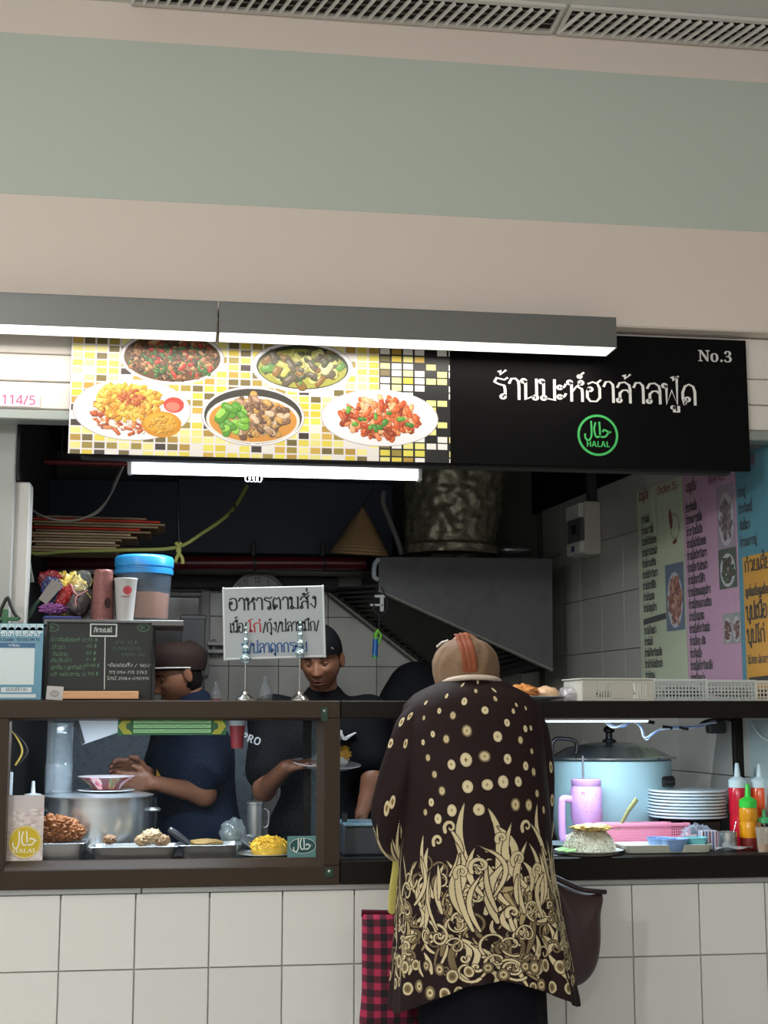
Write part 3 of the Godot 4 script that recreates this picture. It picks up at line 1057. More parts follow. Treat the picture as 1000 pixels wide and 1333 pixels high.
func dish_print() -> Image:
	# 2 pixels of texture to one of the photograph: x 90..586, y 437..604
	var k := 2.0
	var im := Image.create(int(496 * k), int(194 * k), false, Image.FORMAT_RGB8)
	im.fill(rgb(226, 219, 224))
	var tones := [rgb(220, 204, 80), rgb(206, 168, 76), rgb(156, 136, 60), rgb(228, 220, 136), rgb(216, 190, 62), rgb(228, 222, 214), rgb(226, 216, 92), rgb(178, 142, 60), rgb(112, 98, 56), rgb(236, 226, 150)]
	for r in 19:
		for c in 34:
			var x := 2.0 + c * 15.4
			var y := 1.0 + r * 10.4
			var col: Color = pick(tones)
			if rng.randf() < 0.06:
				col = rgb(62, 48, 40)
			if x > 388 and rng.randf() < (x - 388) / 80.0:
				col = pick([rgb(236, 232, 226), rgb(240, 236, 230), rgb(232, 224, 140), rgb(20, 20, 20)])
			if x > 395:
				im.fill_rect(Rect2i(int((x - 1.5) * k), int((y - 1.5) * k), int(15.4 * k) + 1, int(10.4 * k) + 1), rgb(20, 19, 20))
			if x > 462 and (r + c) % 3 == 0:
				col = rgb(20, 19, 20)
			im.fill_rect(Rect2i(int(x * k), int(y * k), int(13.4 * k), int(8.8 * k)), col)
	# plates: centre, radii, soup colour or none
	for d in 5:
		var q: Array = [[129, 30, 66, 37], [299, 37, 66, 36], [79, 105, 74, 42], [235, 109, 66, 41], [402, 106, 77, 40]][d]
		var cx: float = q[0] * k
		var cy: float = (q[1] + 26) * k
		var rx: float = q[2] * k
		var ry: float = q[3] * k
		ell(im, cx, cy, rx + 2, ry + 2, rgb(170, 160, 160))
		ell(im, cx, cy, rx, ry, rgb(236, 230, 234))
		if d == 0:
			ell(im, cx, cy, rx * 0.94, ry * 0.92, rgb(90, 64, 40))
			bits(im, cx, cy, rx * 0.86, ry * 0.8, 420, [rgb(120, 74, 44), rgb(90, 54, 34), rgb(150, 100, 62), rgb(52, 88, 40), rgb(66, 110, 50), rgb(172, 44, 34), rgb(60, 42, 30), rgb(180, 130, 90)], 5, 11)
		elif d == 1:
			ell(im, cx, cy, rx * 0.92, ry * 0.88, rgb(52, 58, 40))
			ell(im, cx, cy + 4, rx * 0.88, ry * 0.78, rgb(150, 148, 66))
			bits(im, cx, cy, rx * 0.78, ry * 0.64, 90, [rgb(196, 186, 112), rgb(170, 166, 84), rgb(66, 72, 44), rgb(206, 198, 140), rgb(126, 92, 46), rgb(84, 128, 52), rgb(90, 80, 64)], 9, 24)
		elif d == 2:
			bits(im, cx - 12, cy + 10, rx * 0.60, ry * 0.7, 160, [rgb(196, 92, 44), rgb(222, 130, 70), rgb(236, 214, 200), rgb(170, 70, 36)], 5, 12)
			bits(im, cx - 10, cy - 22, rx * 0.56, ry * 0.58, 260, [rgb(226, 160, 48), rgb(236, 180, 70), rgb(206, 136, 40), rgb(240, 196, 96)], 6, 14)
			bits(im, cx - 4, cy - 36, rx * 0.22, ry * 0.26, 50, [rgb(176, 84, 40), rgb(204, 110, 60)], 4, 9)
			ell(im, cx + 0.72 * rx, cy - 0.2 * ry, 26, 22, rgb(222, 70, 60))
			ell(im, cx + 0.70 * rx, cy - 0.14 * ry, 18, 13, rgb(236, 120, 104))
			ell(im, cx + 0.52 * rx, cy + 0.46 * ry, 50, 36, rgb(206, 140, 34))
			ell(im, cx + 0.50 * rx, cy + 0.40 * ry, 42, 27, rgb(224, 164, 52))
			bits(im, cx + 0.52 * rx, cy + 0.44 * ry, 36, 24, 50, [rgb(216, 150, 40), rgb(232, 176, 70)], 3, 7)
		elif d == 3:
			ell(im, cx, cy, rx * 0.96, ry * 0.95, rgb(58, 54, 48))
			ell(im, cx, cy + 0.12 * ry, rx * 0.92, ry * 0.82, rgb(222, 214, 206))
			ell(im, cx, cy + 0.14 * ry, rx * 0.86, ry * 0.74, rgb(206, 142, 62))
			bits(im, cx + 8, cy, rx * 0.62, ry * 0.62, 150, [rgb(136, 100, 76), rgb(170, 130, 100), rgb(206, 180, 150), rgb(112, 82, 62), rgb(196, 150, 80)], 8, 20)
			bits(im, cx - 0.42 * rx, cy + 0.1 * ry, rx * 0.26, ry * 0.46, 26, [rgb(120, 180, 60), rgb(150, 206, 84), rgb(90, 150, 50)], 11, 24)
		else:
			bits(im, cx, cy, rx * 0.66, ry * 0.70, 240, [rgb(206, 96, 44), rgb(226, 132, 80), rgb(178, 70, 32), rgb(236, 168, 120), rgb(196, 84, 40), rgb(150, 60, 30)], 6, 17)
			bits(im, cx - 10, cy, rx * 0.6, ry * 0.6, 12, [rgb(96, 160, 60), rgb(70, 130, 50)], 9, 15)
	return im


func bits(im: Image, cx: float, cy: float, rx: float, ry: float, n: int, cols: Array, r0: float, r1: float):
	for i in n:
		var a := rng.randf() * TAU
		var d := sqrt(rng.randf())
		var p := Vector2(cx + cos(a) * d * rx, cy + sin(a) * d * ry)
		var c: Color = pick(cols)
		var r := rng.randf_range(r0, r1) * 0.5
		var e := Vector2.from_angle(rng.randf() * TAU) * rng.randf_range(0.5, 2.0) * r
		stroke(im, [p - e + Vector2(1, 1.5), p + e + Vector2(1, 1.5)], r, r * 0.8, c.darkened(0.35))
		stroke(im, [p - e, p + e], r * 0.9, r * 0.7, c)
		stroke(im, [p - e * 0.6 - Vector2(r, r) * 0.3, p + e * 0.4 - Vector2(r, r) * 0.3], r * 0.35, r * 0.3, c.lightened(0.22))


const SHELF := 1.4635      # top of the glass case
const DECK := 0.877        # counter slab
const CASE_DECK := 0.930   # floor of the case


func build_case():
	var brown := mat(rgb(60, 48, 38), 0.45).duplicate()
	var black := mat(rgb(24, 19, 16), 0.45).duplicate()
	brown.metallic_specular = 0.3
	black.metallic_specular = 0.3
	var t := thing("display_case", "brown framed glass food case along the counter with an open right half", "display case", Vector3(P(440, 1000, 0).x, 0.849, 0.0))
	var o := t.position
	var z := 0.03
	var zi := -0.012
	# left half: bevelled frame
	var xl := P(-60, 1000, z).x
	var xr := P(443, 1000, z).x
	var yt := SHELF - 0.001
	var yb := 0.8505
	var x0 := P(10, 1000, z).x
	var x1 := P(422, 1000, z).x
	var y1 := P(220, 935, z).y
	var y0 := P(220, 1130, z).y
	var b0 := P(12.5, 1000, zi).x
	var b1 := P(412, 1000, zi).x
	var c1 := P(220, 938, zi).y
	var c0 := P(220, 1119, zi).y
	var m := MB.new(o)
	m.box(Vector3((xl + xr) / 2, (yt + y1) / 2, -0.008), Vector3(xr - xl, yt - y1, 0.076), 0.003)
	m.quad(Vector3(x0, y1, z - 0.002), Vector3(x1, y1, z - 0.002), Vector3(b1, c1, zi), Vector3(b0, c1, zi))
	obj("top_rail", m, brown, t)
	m = MB.new(o)
	m.box(Vector3((xl + xr) / 2, (y0 + yb) / 2, -0.008), Vector3(xr - xl, y0 - yb, 0.076), 0.003)
	m.quad(Vector3(x0, y0, z - 0.002), Vector3(x1, y0, z - 0.002), Vector3(b1, c0, zi), Vector3(b0, c0, zi))
	m.quad(Vector3(b0, c0, zi), Vector3(b1, c0, zi), Vector3(b1, c0, zi - 0.03), Vector3(b0, c0, zi - 0.03))
	obj("bottom_rail", m, brown, t)
	m = MB.new(o)
	m.box(Vector3((xl + x0) / 2, (y1 + y0) / 2, -0.008), Vector3(x0 - xl, y1 - y0, 0.076), 0.003)
	m.quad(Vector3(x0, y0, z - 0.002), Vector3(x0, y1, z - 0.002), Vector3(b0, c1, zi), Vector3(b0, c0, zi))
	obj("stile", m, brown, t)
	m = MB.new(o)
	m.box(Vector3((xr + x1) / 2, (y1 + y0) / 2, -0.008), Vector3(xr - x1, y1 - y0, 0.076), 0.003)
	m.quad(Vector3(x1, y0, z - 0.002), Vector3(x1, y1, z - 0.002), Vector3(b1, c1, zi), Vector3(b1, c0, zi))
	obj("stile", m, brown, t)
	for q in [[418, 427, 921, 939], [423, 434, 1130, 1142]]:
		m = MB.new(o)
		pbox(m, q[0], q[2], q[1], q[3], z + 0.004, 0.005, 0.001)
		var pl := obj("latch_plate", m, mat(rgb(38, 62, 48), 0.45, 0.3), t)
		m = MB.new(o)
		var sc := P((q[0] + q[1]) / 2.0, q[2] + 4.5, z + 0.005)
		m.lathe(sc, [Vector2(0, 0.003), Vector2(0.003, 0.002), Vector2(0.005, -0.001)], 12, Basis(Vector3.RIGHT, PI / 2))
		obj("screw", m, mat(rgb(200, 200, 196), 0.3, 0.8), pl)
	# right half: rails only
	var xe := 2.42
	m = MB.new(o)
	m.box(Vector3((xr + xe) / 2 + 0.001, (yt + P(700, 935, z).y) / 2, -0.01), Vector3(xe - xr, yt - P(700, 935, z).y, 0.072), 0.003)
	obj("top_rail", m, black, t)
	m = MB.new(o)
	var yr := P(700, 1117, z).y
	m.box(Vector3((xr + xe) / 2 + 0.001, (yr + yb) / 2, -0.01), Vector3(xe - xr, yr - yb, 0.072), 0.004)
	obj("bottom_rail", m, black, t)
	# top shelf, floor of the case, end and back posts
	m = MB.new(o)
	m.box(Vector3((xl + xe) / 2, SHELF - 0.0105, -0.27), Vector3(xe - xl, 0.018, 0.445), 0.003)
	obj("top_shelf", m, mat(rgb(58, 54, 50), 0.35), t)
	m = MB.new(o)
	m.box(Vector3((xl + xe) / 2, CASE_DECK - 0.0075, -0.315), Vector3(xe - xl, 0.012, 0.54), 0.002)
	obj("case_floor", m, mat(rgb(48, 46, 46), 0.35), t)
	for q in [xl + 0.02, b1 + 0.012, -1.0]:
		m = MB.new(o)
		m.box(Vector3(q, (SHELF + CASE_DECK) / 2 - 0.01, -0.51), Vector3(0.034, SHELF - CASE_DECK - 0.02, 0.034), 0.003)
		if q > -0.9:
			obj("back_post", m, black, t)
	m = MB.new(o)
	var pp := PW(963, 1000, 0.02)
	m.box(Vector3(pp.x, (SHELF + CASE_DECK) / 2 - 0.01, pp.z), Vector3(0.045, SHELF - CASE_DECK - 0.022, 0.03), 0.003)
	obj("back_post", m, black, t)
	m = MB.new(o)
	m.box(Vector3(b1 + 0.008, (SHELF + CASE_DECK) / 2 - 0.03, -0.17), Vector3(0.006, SHELF - CASE_DECK - 0.09, 0.20), 0.001)
	obj("side_glass", m, clear(rgb(150, 170, 175), 0.15), t)
	m = MB.new(o)
	m.box(Vector3((b0 + b1) / 2, (c0 + c1) / 2, zi - 0.012), Vector3(b1 - b0 + 0.012, c1 - c0 + 0.012, 0.004))
	var fg := clear(rgb(120, 135, 150), 0.016)
	fg.metallic_specular = 0.3
	fg.roughness = 0.3
	obj("front_glass", m, fg, t)
	# light bar under the shelf, right half
	var a := P(660, 939, -0.06)
	var b := P(845, 940, -0.06)
	var k := thing("shelf_light", "thin white light bar under the black shelf beside the customer", "lamp", (a + b) / 2)
	m = MB.new()
	m.box(Vector3(0, 0.010, 0), Vector3(b.x - a.x, 0.012, 0.024), 0.002)
	obj("bar", m, mat(rgb(200, 200, 200), 0.4), k)
	m = MB.new()
	m.box(Vector3(0, 0.002, 0), Vector3(b.x - a.x - 0.01, 0.007, 0.018), 0.002)
	obj("diffuser", m, glow(Color(0.85, 0.95, 1.0), 5.0), k)
	lamp_light("shelf_glow", (a + b) / 2 + Vector3(0, -0.004, 0), Vector2(b.x - a.x - 0.01, 0.018), 0.75, Color(0.85, 0.94, 1.0))
	# and one in the glazed half, behind its top rail
	a = P(30, 934, -0.06)
	b = P(300, 934, -0.06)
	k = thing("shelf_light", "thin white light bar behind the top rail of the glazed half", "lamp", (a + b) / 2)
	m = MB.new()
	m.box(Vector3(0, 0.010, 0), Vector3(b.x - a.x, 0.012, 0.024), 0.002)
	obj("bar", m, mat(rgb(200, 200, 200), 0.4), k)
	m = MB.new()
	m.box(Vector3(0, 0.002, 0), Vector3(b.x - a.x - 0.01, 0.007, 0.018), 0.002)
	obj("diffuser", m, glow(Color(0.85, 0.93, 1.0), 5.0), k)
	lamp_light("shelf_glow", (a + b) / 2 + Vector3(0, -0.004, 0), Vector2(b.x - a.x - 0.01, 0.018), 0.75, Color(0.85, 0.93, 1.0))

	# stickers on the glass
	var zg := zi - 0.0095
	var s := MB.new()
	var p0 := P(153, 957, zg)
	var p1 := P(295, 934, zg)
	var g := thing("green_sticker", "long green sticker with yellow pointed ornaments and Arabic script along the glass top edge", "sticker", (p0 + p1) / 2)
	var gw := p1.x - p0.x
	var gh := p1.y - p0.y
	s.box(Vector3.ZERO, Vector3(gw, gh, 0.0012))
	obj("backing", s, mat(rgb(18, 96, 54), 0.4), g)
	s = MB.new()
	for e in [-1, 1]:
		for i in 5:
			var pts := []
			for f in 7:
				var u := -1.0 + f / 3.0
				pts.append(Vector2(e * (gw / 2 - 0.004 - i * 0.006 - absf(u) * 0.018), u * (gh / 2 - 0.004)))
			ribbon(s, pts, Vector3(0, 0, 0.0012), 0.0026, 0.0026)
	obj("ornament", s, mat(rgb(214, 206, 40), 0.5), g)
	s = MB.new()
	for i in 3:
		s.box(Vector3(0, (i - 1) * gh * 0.27, 0.0008), Vector3(gw - 0.105, gh * 0.2, 0.0008))
	obj("text_band", s, mat(rgb(150, 205, 150), 0.5), g)
	s = MB.new()
	for i in 3:
		for j in 22:
			var x := -gw / 2 + 0.058 + j * (gw - 0.116) / 22.0
			var y := (i - 1) * gh * 0.27 - 0.002
			ribbon(s, [Vector2(x, y + rng.randf_range(0, 0.004)), Vector2(x + 0.004, y + rng.randf_range(-0.001, 0.003)), Vector2(x + 0.009, y + rng.randf_range(0, 0.005))], Vector3(0, 0, 0.0016), 0.0014, 0.0014)
	for e in [-1, 1]:
		ring(s, Vector3(e * (gw / 2 - 0.040), 0, 0.0016), 0.010, 0.010, 0.003)
	obj("script", s, mat(rgb(24, 70, 44), 0.5), g)

	p0 = P(374, 1117, zg)
	p1 = P(414, 1088, zg)
	g = thing("teal_halal_sticker", "dark teal halal sticker with an oval at the glass's lower right corner", "sticker", (p0 + p1) / 2)
	gw = p1.x - p0.x
	gh = p1.y - p0.y
	s = MB.new()
	s.box(Vector3.ZERO, Vector3(gw, gh, 0.0012))
	obj("backing", s, mat(rgb(92, 140, 140), 0.4), g)
	s = MB.new()
	disc(s, Vector3(0, 0.004, 0.0009), gw * 0.46, gh * 0.38)
	obj("oval", s, mat(rgb(16, 78, 78), 0.4), g)
	s = MB.new()
	ring(s, Vector3(0, 0.004, 0.0012), gw * 0.43, gh * 0.35, 0.0018)
	halal_script(s, Vector3(0, 0.005, 0.0012), gw * 0.62, 0.85)
	obj("script", s, mat(rgb(228, 236, 232), 0.5), g)

	p0 = P(8, 1121, zg)
	p1 = P(58, 1035, zg)
	g = thing("halal_card", "pale card with a round gold halal seal at the left end of the glass", "sticker", (p0 + p1) / 2)
	gw = p1.x - p0.x
	gh = p1.y - p0.y
	s = MB.new()
	s.quad(Vector3(-gw / 2, -gh / 2, 0), Vector3(gw / 2, -gh / 2, 0), Vector3(gw / 2, gh / 2, 0), Vector3(-gw / 2, gh / 2, 0))
	var im := Image.create(128, 220, false, Image.FORMAT_RGB8)
	im.fill(rgb(206, 196, 196))
	for i in 170:
		var y := rng.randf_range(50, 215)
		var x := rng.randf() * 128
		ell(im, x, y, rng.randf_range(5, 14), rng.randf_range(3, 8), pick([rgb(214, 200, 196), rgb(222, 208, 204), rgb(196, 176, 172), rgb(206, 184, 180), rgb(228, 218, 216)]))
	obj("card", s, tex(im, 0.5), g)
	s = MB.new()
	disc(s, Vector3(0, -gh * 0.215, 0.0006), gw * 0.46, gw * 0.46)
	obj("seal", s, mat(rgb(206, 178, 52), 0.3, 0.5), g)
	s = MB.new()
	ring(s, Vector3(0, -gh * 0.215, 0.0010), gw * 0.43, gw * 0.43, 0.0018)
	halal_script(s, Vector3(0, -gh * 0.185, 0.0010), gw * 0.70, 0.8)
	obj("script", s, mat(rgb(244, 238, 214), 0.5), g)
	var hw := obj("halal_word", latin("HALAL", "Droid Serif", 0.0125), mat(rgb(244, 238, 214), 0.5), g)
	hw.position = Vector3(0, -gh * 0.345, 0.0012)
	hw.scale = Vector3(1.25, 1, 1)


func build_shelf_left():
	# payment stand
	var z := -0.02
	var a := P(-12, 910, z)
	var b := P(57, 812, z)
	var t := thing("payment_stand", "blue printed payment stand at the left end of the top shelf", "sign", Vector3((a.x + b.x) / 2, SHELF, z))
	var w := b.x - a.x
	var h := b.y - SHELF
	var m := MB.new()
	m.box(Vector3(0, h / 2, 0), Vector3(w, h, 0.004), 0.001)
	m.box(Vector3(0, 0.004, -0.03), Vector3(w, 0.006, 0.07), 0.001)
	obj("panel", m, mat(rgb(96, 148, 172), 0.25), t)
	m = MB.new()
	for i in 7:
		m.box(Vector3(-w / 2 + w / 14 + i * w / 7, h - 0.012, 0.0026), Vector3(w / 7 - 0.002, 0.022, 0.001))
		disc(m, Vector3(-w / 2 + w / 14 + i * w / 7, h - 0.023, 0.0031), w / 14 - 0.001, 0.011)
	obj("awning_print", m, mat(rgb(176, 204, 212), 0.4), t)
	m = MB.new()
	m.box(Vector3(-0.012, 0.122, 0.0026), Vector3(0.136, 0.142, 0.001))
	m.box(Vector3(0, 0.034, 0.0026), Vector3(0.10, 0.017, 0.001))
	m.box(Vector3(0, 0.014, 0.0026), Vector3(0.13, 0.012, 0.001))
	obj("white_field", m, mat(rgb(206, 218, 220), 0.4), t)
	m = MB.new()
	m.box(Vector3(-0.012, 0.183, 0.0034), Vector3(0.136, 0.018, 0.0006))
	obj("blue_band", m, mat(rgb(36, 92, 136), 0.4), t)
	m = MB.new()
	write(m, "รับชำระเงินผ่าน", Vector3(-0.060, 0.214, 0.0034), 0.0105, 0.2, 0.13, 0.13)
	write(m, "พร้อม", Vector3(-0.03, 0.179, 0.0042), 0.006, 0.2, 0.13, 0.036)
	obj("lettering", m, mat(rgb(232, 240, 240), 0.5), t)
	m = MB.new()
	write(m, "ทุกธนาคาร", Vector3(-0.005, 0.198, 0.0034), 0.0085, 0.2, 0.14, 0.075)
	write(m, "แม่มณีช่วย", Vector3(-0.034, 0.031, 0.0034), 0.008, 0.2, 0.13, 0.07)
	obj("small_lettering", m, mat(rgb(18, 54, 84), 0.5), t)
	var qr := obj("latin_word", latin("QR Code", "Droid Sans", 0.011), mat(rgb(18, 54, 84), 0.5), t)
	qr.position = Vector3(-0.045, 0.2015, 0.003)

	# chalkboard
	z = -0.07
	a = P(58, 909, z)
	b = P(198, 810, z)
	t = thing("chalkboard", "small black chalkboard with handwritten Thai prices on the top shelf", "chalkboard", Vector3((a.x + b.x) / 2, SHELF, z))
	w = b.x - a.x
	h = b.y - SHELF
	m = MB.new()
	m.box(Vector3(0, h / 2, 0), Vector3(w, h, 0.012), 0.002)
	obj("board", m, mat(rgb(27, 32, 31), 0.6), t)
	m = MB.new()
	for e in [-1, 1]:
		m.box(Vector3(e * (w / 2 - 0.003), h / 2, 0.004), Vector3(0.006, h, 0.016), 0.0015)
		m.box(Vector3(0, h / 2 + e * (h / 2 - 0.003), 0.004), Vector3(w - 0.012, 0.006, 0.016), 0.0015)
	obj("frame", m, mat(rgb(30, 30, 30), 0.5), t)
	var px := func(x: float, y: float) -> Vector3: return P(x, y, z) - t.position + Vector3(0, 0, 0.0072)
	var green := MB.new()
	var white := MB.new()
	for q in [["-ข้าวผัดอัลมะห์ 12", 64, 835, 46], ["ถั่วไก่", 68, 845, 16], ["ผัดไทย", 68, 854, 20], ["ต้มจับไก่", 66, 862, 26], ["ลูกชิ้น / ลูกกินตัว", 66, 871, 42], ["-บริโภคต้องทาน 12", 64, 880, 46], ["55 ฿", 113, 835, 14], ["40 ฿", 112, 843, 14], ["30 ฿", 111, 852, 14], ["4- ฿", 111, 860, 14], ["40-60 ฿", 109, 868, 20], ["50 ฿", 114, 879, 14]]:
		write(green, q[0], px.call(q[1], q[2]), 0.0105, 0.11, 0.09, q[3] * 0.00266, 0.1)
	for q in [["ต่างๆ 25 ฿", 150, 838, 28], ["กุ้งผัดข้าว", 146, 846, 36], ["หอย 30", 158, 854, 30]]:
		write(green, q[0], px.call(q[1], q[2]), 0.009, 0.07, 0.05, q[3] * 0.00266, 0.1)
	for q in [["*ติดต่อสั่ง / จอง*", 140, 868, 56], ["โทร 094-715 3763", 140, 877, 50], ["ไลน์ 2084-090990", 139, 885, 56]]:
		write(white, q[0], px.call(q[1], q[2]), 0.0095, 0.12, 0.09, q[3] * 0.00266, 0.12)
	write(white, "ลักษมณ์", px.call(122, 823), 0.013, 0.16, 0.11, 0.062)
	var bx0: Vector3 = px.call(118, 828)
	var bx1: Vector3 = px.call(152, 813)
	ribbon(white, [Vector2(bx0.x, bx0.y), Vector2(bx1.x, bx0.y), Vector2(bx1.x, bx1.y), Vector2(bx0.x, bx1.y), Vector2(bx0.x, bx0.y)], Vector3(0, 0, 0.0072), 0.0045, 0.0045)
	ribbon(white, [Vector2(px.call(137, 830).x, px.call(137, 830).y), Vector2(px.call(136, 897).x, px.call(136, 897).y)], Vector3(0, 0, 0.0072), 0.003, 0.003)
	for q in [69, 187]:
		var c: Vector3 = px.call(q, 817)
		ring(green, c, 0.020, 0.013, 0.0016)
		write(green, "วก", c + Vector3(-0.012, -0.005, 0), 0.010, 0.12, 0.09)
	obj("chalk_writing", green, mat(rgb(112, 150, 116), 0.8), t)
	obj("white_writing", white, mat(rgb(206, 212, 208), 0.8), t)

	m = MB.new()
	pbox(m, 82, 899.5, 180, 910, -0.012, 0.035, 0.002)
	solo("wooden_strip", m, grained([rgb(206, 150, 104), rgb(222, 170, 126), rgb(214, 160, 114)], 0.05, 5.0, 0.55, 0.0, Vector2(0.2, 3)), "pale wooden strip lying in front of the chalkboard", "wooden strip")
	a = P(71, 896, -0.035)
	t = thing("price_card", "small white card with a grey oval leaning at the chalkboard's lower left corner", "card", Vector3(a.x, SHELF, a.z))
	m = MB.new()
	var lean := Basis(Vector3.RIGHT, -0.12) * Basis(Vector3.BACK, -0.05)
	m.box(lean * Vector3(0, 0.024, 0), Vector3(0.056, 0.046, 0.0015), 0.0004, lean)
	obj("card", m, mat(rgb(190, 186, 184), 0.6), t)
	m = MB.new()
	m.xf = Transform3D(lean, lean * Vector3(0, 0.022, 0.0013))
	ring(m, Vector3.ZERO, 0.013, 0.009, 0.0025)
	ring(m, Vector3.ZERO, 0.006, 0.004, 0.0016)
	obj("oval_print", m, mat(rgb(110, 108, 108), 0.6), t)

	# dark cabinet behind the board, things on it
	var top := P(150, 807, -0.16).y
	m = MB.new()
	a = P(54, 900, -0.16)
	b = P(199, 900, -0.16)
	t = thing("dark_cabinet", "low dark metal cabinet on the top shelf behind the chalkboard", "cabinet", Vector3((a.x + b.x) / 2, SHELF, -0.30))
	m.box(Vector3(0, (top - SHELF - 0.021) / 2, 0), Vector3(b.x - a.x, top - SHELF - 0.021, 0.28), 0.004)
	obj("body", m, mat(rgb(62, 63, 62), 0.5, 0.3), t)
	m = MB.new()
	var lw := P(239, 812, -0.16).x - a.x
	m.box(Vector3((lw - (b.x - a.x)) / 2, top - SHELF - 0.010, 0.0), Vector3(lw, 0.020, 0.30), 0.002)
	obj("top_board", m, mat(rgb(96, 96, 94), 0.4, 0.5), t)
	a = P(234, 900, -1.55)
	b = P(268, 800, -1.55)
	t = thing("dark_bin", "tall dark grey box behind the head of the cook in navy", "box", Vector3((a.x + b.x) / 2, 1.401, -1.66))
	m = MB.new()
	m.box(Vector3(0, (b.y - 1.401) / 2, 0), Vector3(b.x - a.x, b.y - 1.401, 0.2), 0.004)
	obj("body", m, mat(rgb(52, 53, 54), 0.5), t)
	m = MB.new()
	m.box(Vector3(0, b.y - 1.401 - 0.012, 0), Vector3(b.x - a.x + 0.008, 0.022, 0.206), 0.004)
	obj("rim", m, mat(rgb(62, 62, 64), 0.45), t)

	var u := mpp(-0.24)
	# foil sleeve, paper cup, container
	var c := P(133, 808, -0.24)
	c.y = top
	t = thing("cup_sleeve", "tall pink speckled foil tube of stacked cups beside the white paper cup", "cup stack", c)
	m = MB.new()
	var prof := [Vector2(0, 0), Vector2(0.041, 0)]
	for i in 16:
		var y := 0.004 + i * 0.011
		prof.append(Vector2(0.0415 - i * 0.0005, y))
		prof.append(Vector2(0.0400 - i * 0.0005, y + 0.009))
	prof.append_array([Vector2(0.0325, 0.180), Vector2(0.030, 0.183), Vector2(0, 0.183)])
	m.lathe(Vector3.ZERO, prof, 32)
	obj("foil", m, grained([rgb(66, 34, 34), rgb(178, 116, 112), rgb(112, 62, 60), rgb(206, 158, 152), rgb(96, 50, 50)], 0.16, 6.0, 0.4, 0.3), t)
	m = MB.new()
	m.xf = Transform3D(Basis(Vector3.UP, 0.5), Vector3.ZERO)
	disc(m, Vector3(0, 0.062, 0.0422), 0.013, 0.019)
	obj("oval_label", m, mat(rgb(62, 36, 36), 0.5), t)

	c = P(162.5, 808, -0.23)
	c.y = top
	t = thing("paper_cup", "white paper cup with a red printed patch in front of the clear container", "cup", c)
	m = MB.new()
	m.lathe(Vector3.ZERO, [Vector2(0, 0.004), Vector2(0.028, 0.004), Vector2(0.029, 0), Vector2(0.0405, 0.146), Vector2(0.043, 0.149), Vector2(0.042, 0.153), Vector2(0.039, 0.151), Vector2(0.028, 0.01), Vector2(0, 0.008)], 32)
	obj("body", m, mat(rgb(192, 190, 188), 0.55), t)
	m = MB.new()
	for i in 8:
		for j in 4:
			pass
	var rows := []
	for i in 5:
		var row := PackedVector3Array()
		for j in 9:
			var e := -1.0 + j / 4.0
			var yy := 0.108 + (i - 2) * 0.0075 * sqrt(maxf(0.15, 1.0 - e * e))
			var f := 1.35 - e * 0.42
			var r := 0.029 + (0.0115 * yy / 0.146) + 0.0007
			row.append(Vector3(cos(f) * r, yy, sin(f) * r))
		rows.append(row)
	m.grid(rows, false)
	obj("red_print", m, mat(rgb(178, 58, 66), 0.5), t)
	m = MB.new()
	write(m, "กาแฟดี", Vector3(-0.014, 0.082, 0.0372), 0.006, 0.2, 0.14, 0.03)
	obj("lettering", m, mat(rgb(150, 60, 66), 0.5), t)

	c = P(186, 808, -0.34)
	c.y = top
	var uu := mpp(-0.34)
	t = thing("clear_container", "tall clear plastic container with a blue lid half full of brown crumbs", "container", c)
	var ch := 62 * uu
	var cr := 35.5 * uu
	m = MB.new()
	m.lathe(Vector3.ZERO, [Vector2(0, 0.004), Vector2(cr * 0.86, 0.003), Vector2(cr * 0.90, 0.012), Vector2(cr * 0.98, ch)], 40)
	obj("jar", m, clear(rgb(150, 172, 196), 0.16, 0.15), t)
	m = MB.new()
	m.lathe(Vector3.ZERO, [Vector2(0, 0.010), Vector2(cr * 0.87, 0.015), Vector2(cr * 0.915, ch * 0.60), Vector2(cr * 0.6, ch * 0.63), Vector2(0, ch * 0.66)], 40)
	obj("crumbs", m, grained([rgb(104, 66, 46), rgb(176, 126, 92), rgb(140, 92, 64), rgb(206, 166, 130)], 0.16, 6.0, 0.9), t)
	m = MB.new()
	m.lathe(Vector3(0, ch - 0.002, 0), [Vector2(cr * 0.97, 0), Vector2(cr * 1.04, 0.001), Vector2(cr * 1.05, 0.018), Vector2(cr * 1.01, 0.020), Vector2(cr * 1.01, 0.026), Vector2(cr * 1.05, 0.028), Vector2(cr * 1.05, 0.058), Vector2(cr * 1.0, 0.066), Vector2(cr * 0.9, 0.069), Vector2(0, 0.067)], 44)
	obj("lid", m, mat(rgb(40, 132, 196), 0.35), t)

	# snack packets on the cabinet
	m = MB.new()
	c = P(87, 776, -0.30)
	m.lump(c, Vector3(0.072, 0.080, 0.04), 0.42, 0.30, 3, 56, 40)
	solo("snack_bag", m, grained([rgb(120, 84, 20), rgb(206, 176, 70), rgb(240, 220, 130), rgb(150, 108, 30)], 0.06, 9.0, 0.3, 0.5), "crumpled shiny gold snack bag on the dark cabinet", "snack bag", "snack packets on the cabinet")
	m = MB.new()
	m.lump(P(69, 770, -0.25), Vector3(0.036, 0.050, 0.02), 0.45, 0.28, 5, 48, 34, Basis(Vector3.BACK, 0.3))
	solo("snack_bag", m, mat(rgb(26, 34, 84), 0.3), "dark blue snack pouch left of the gold bag", "snack bag", "snack packets on the cabinet")
	m = MB.new()
	m.lump(P(66, 755, -0.28), Vector3(0.042, 0.032, 0.02), 0.45, 0.28, 8, 48, 34)
	solo("snack_bag", m, mat(rgb(110, 20, 26), 0.3), "red snack pouch behind the blue one", "snack bag", "snack packets on the cabinet")
	m = MB.new()
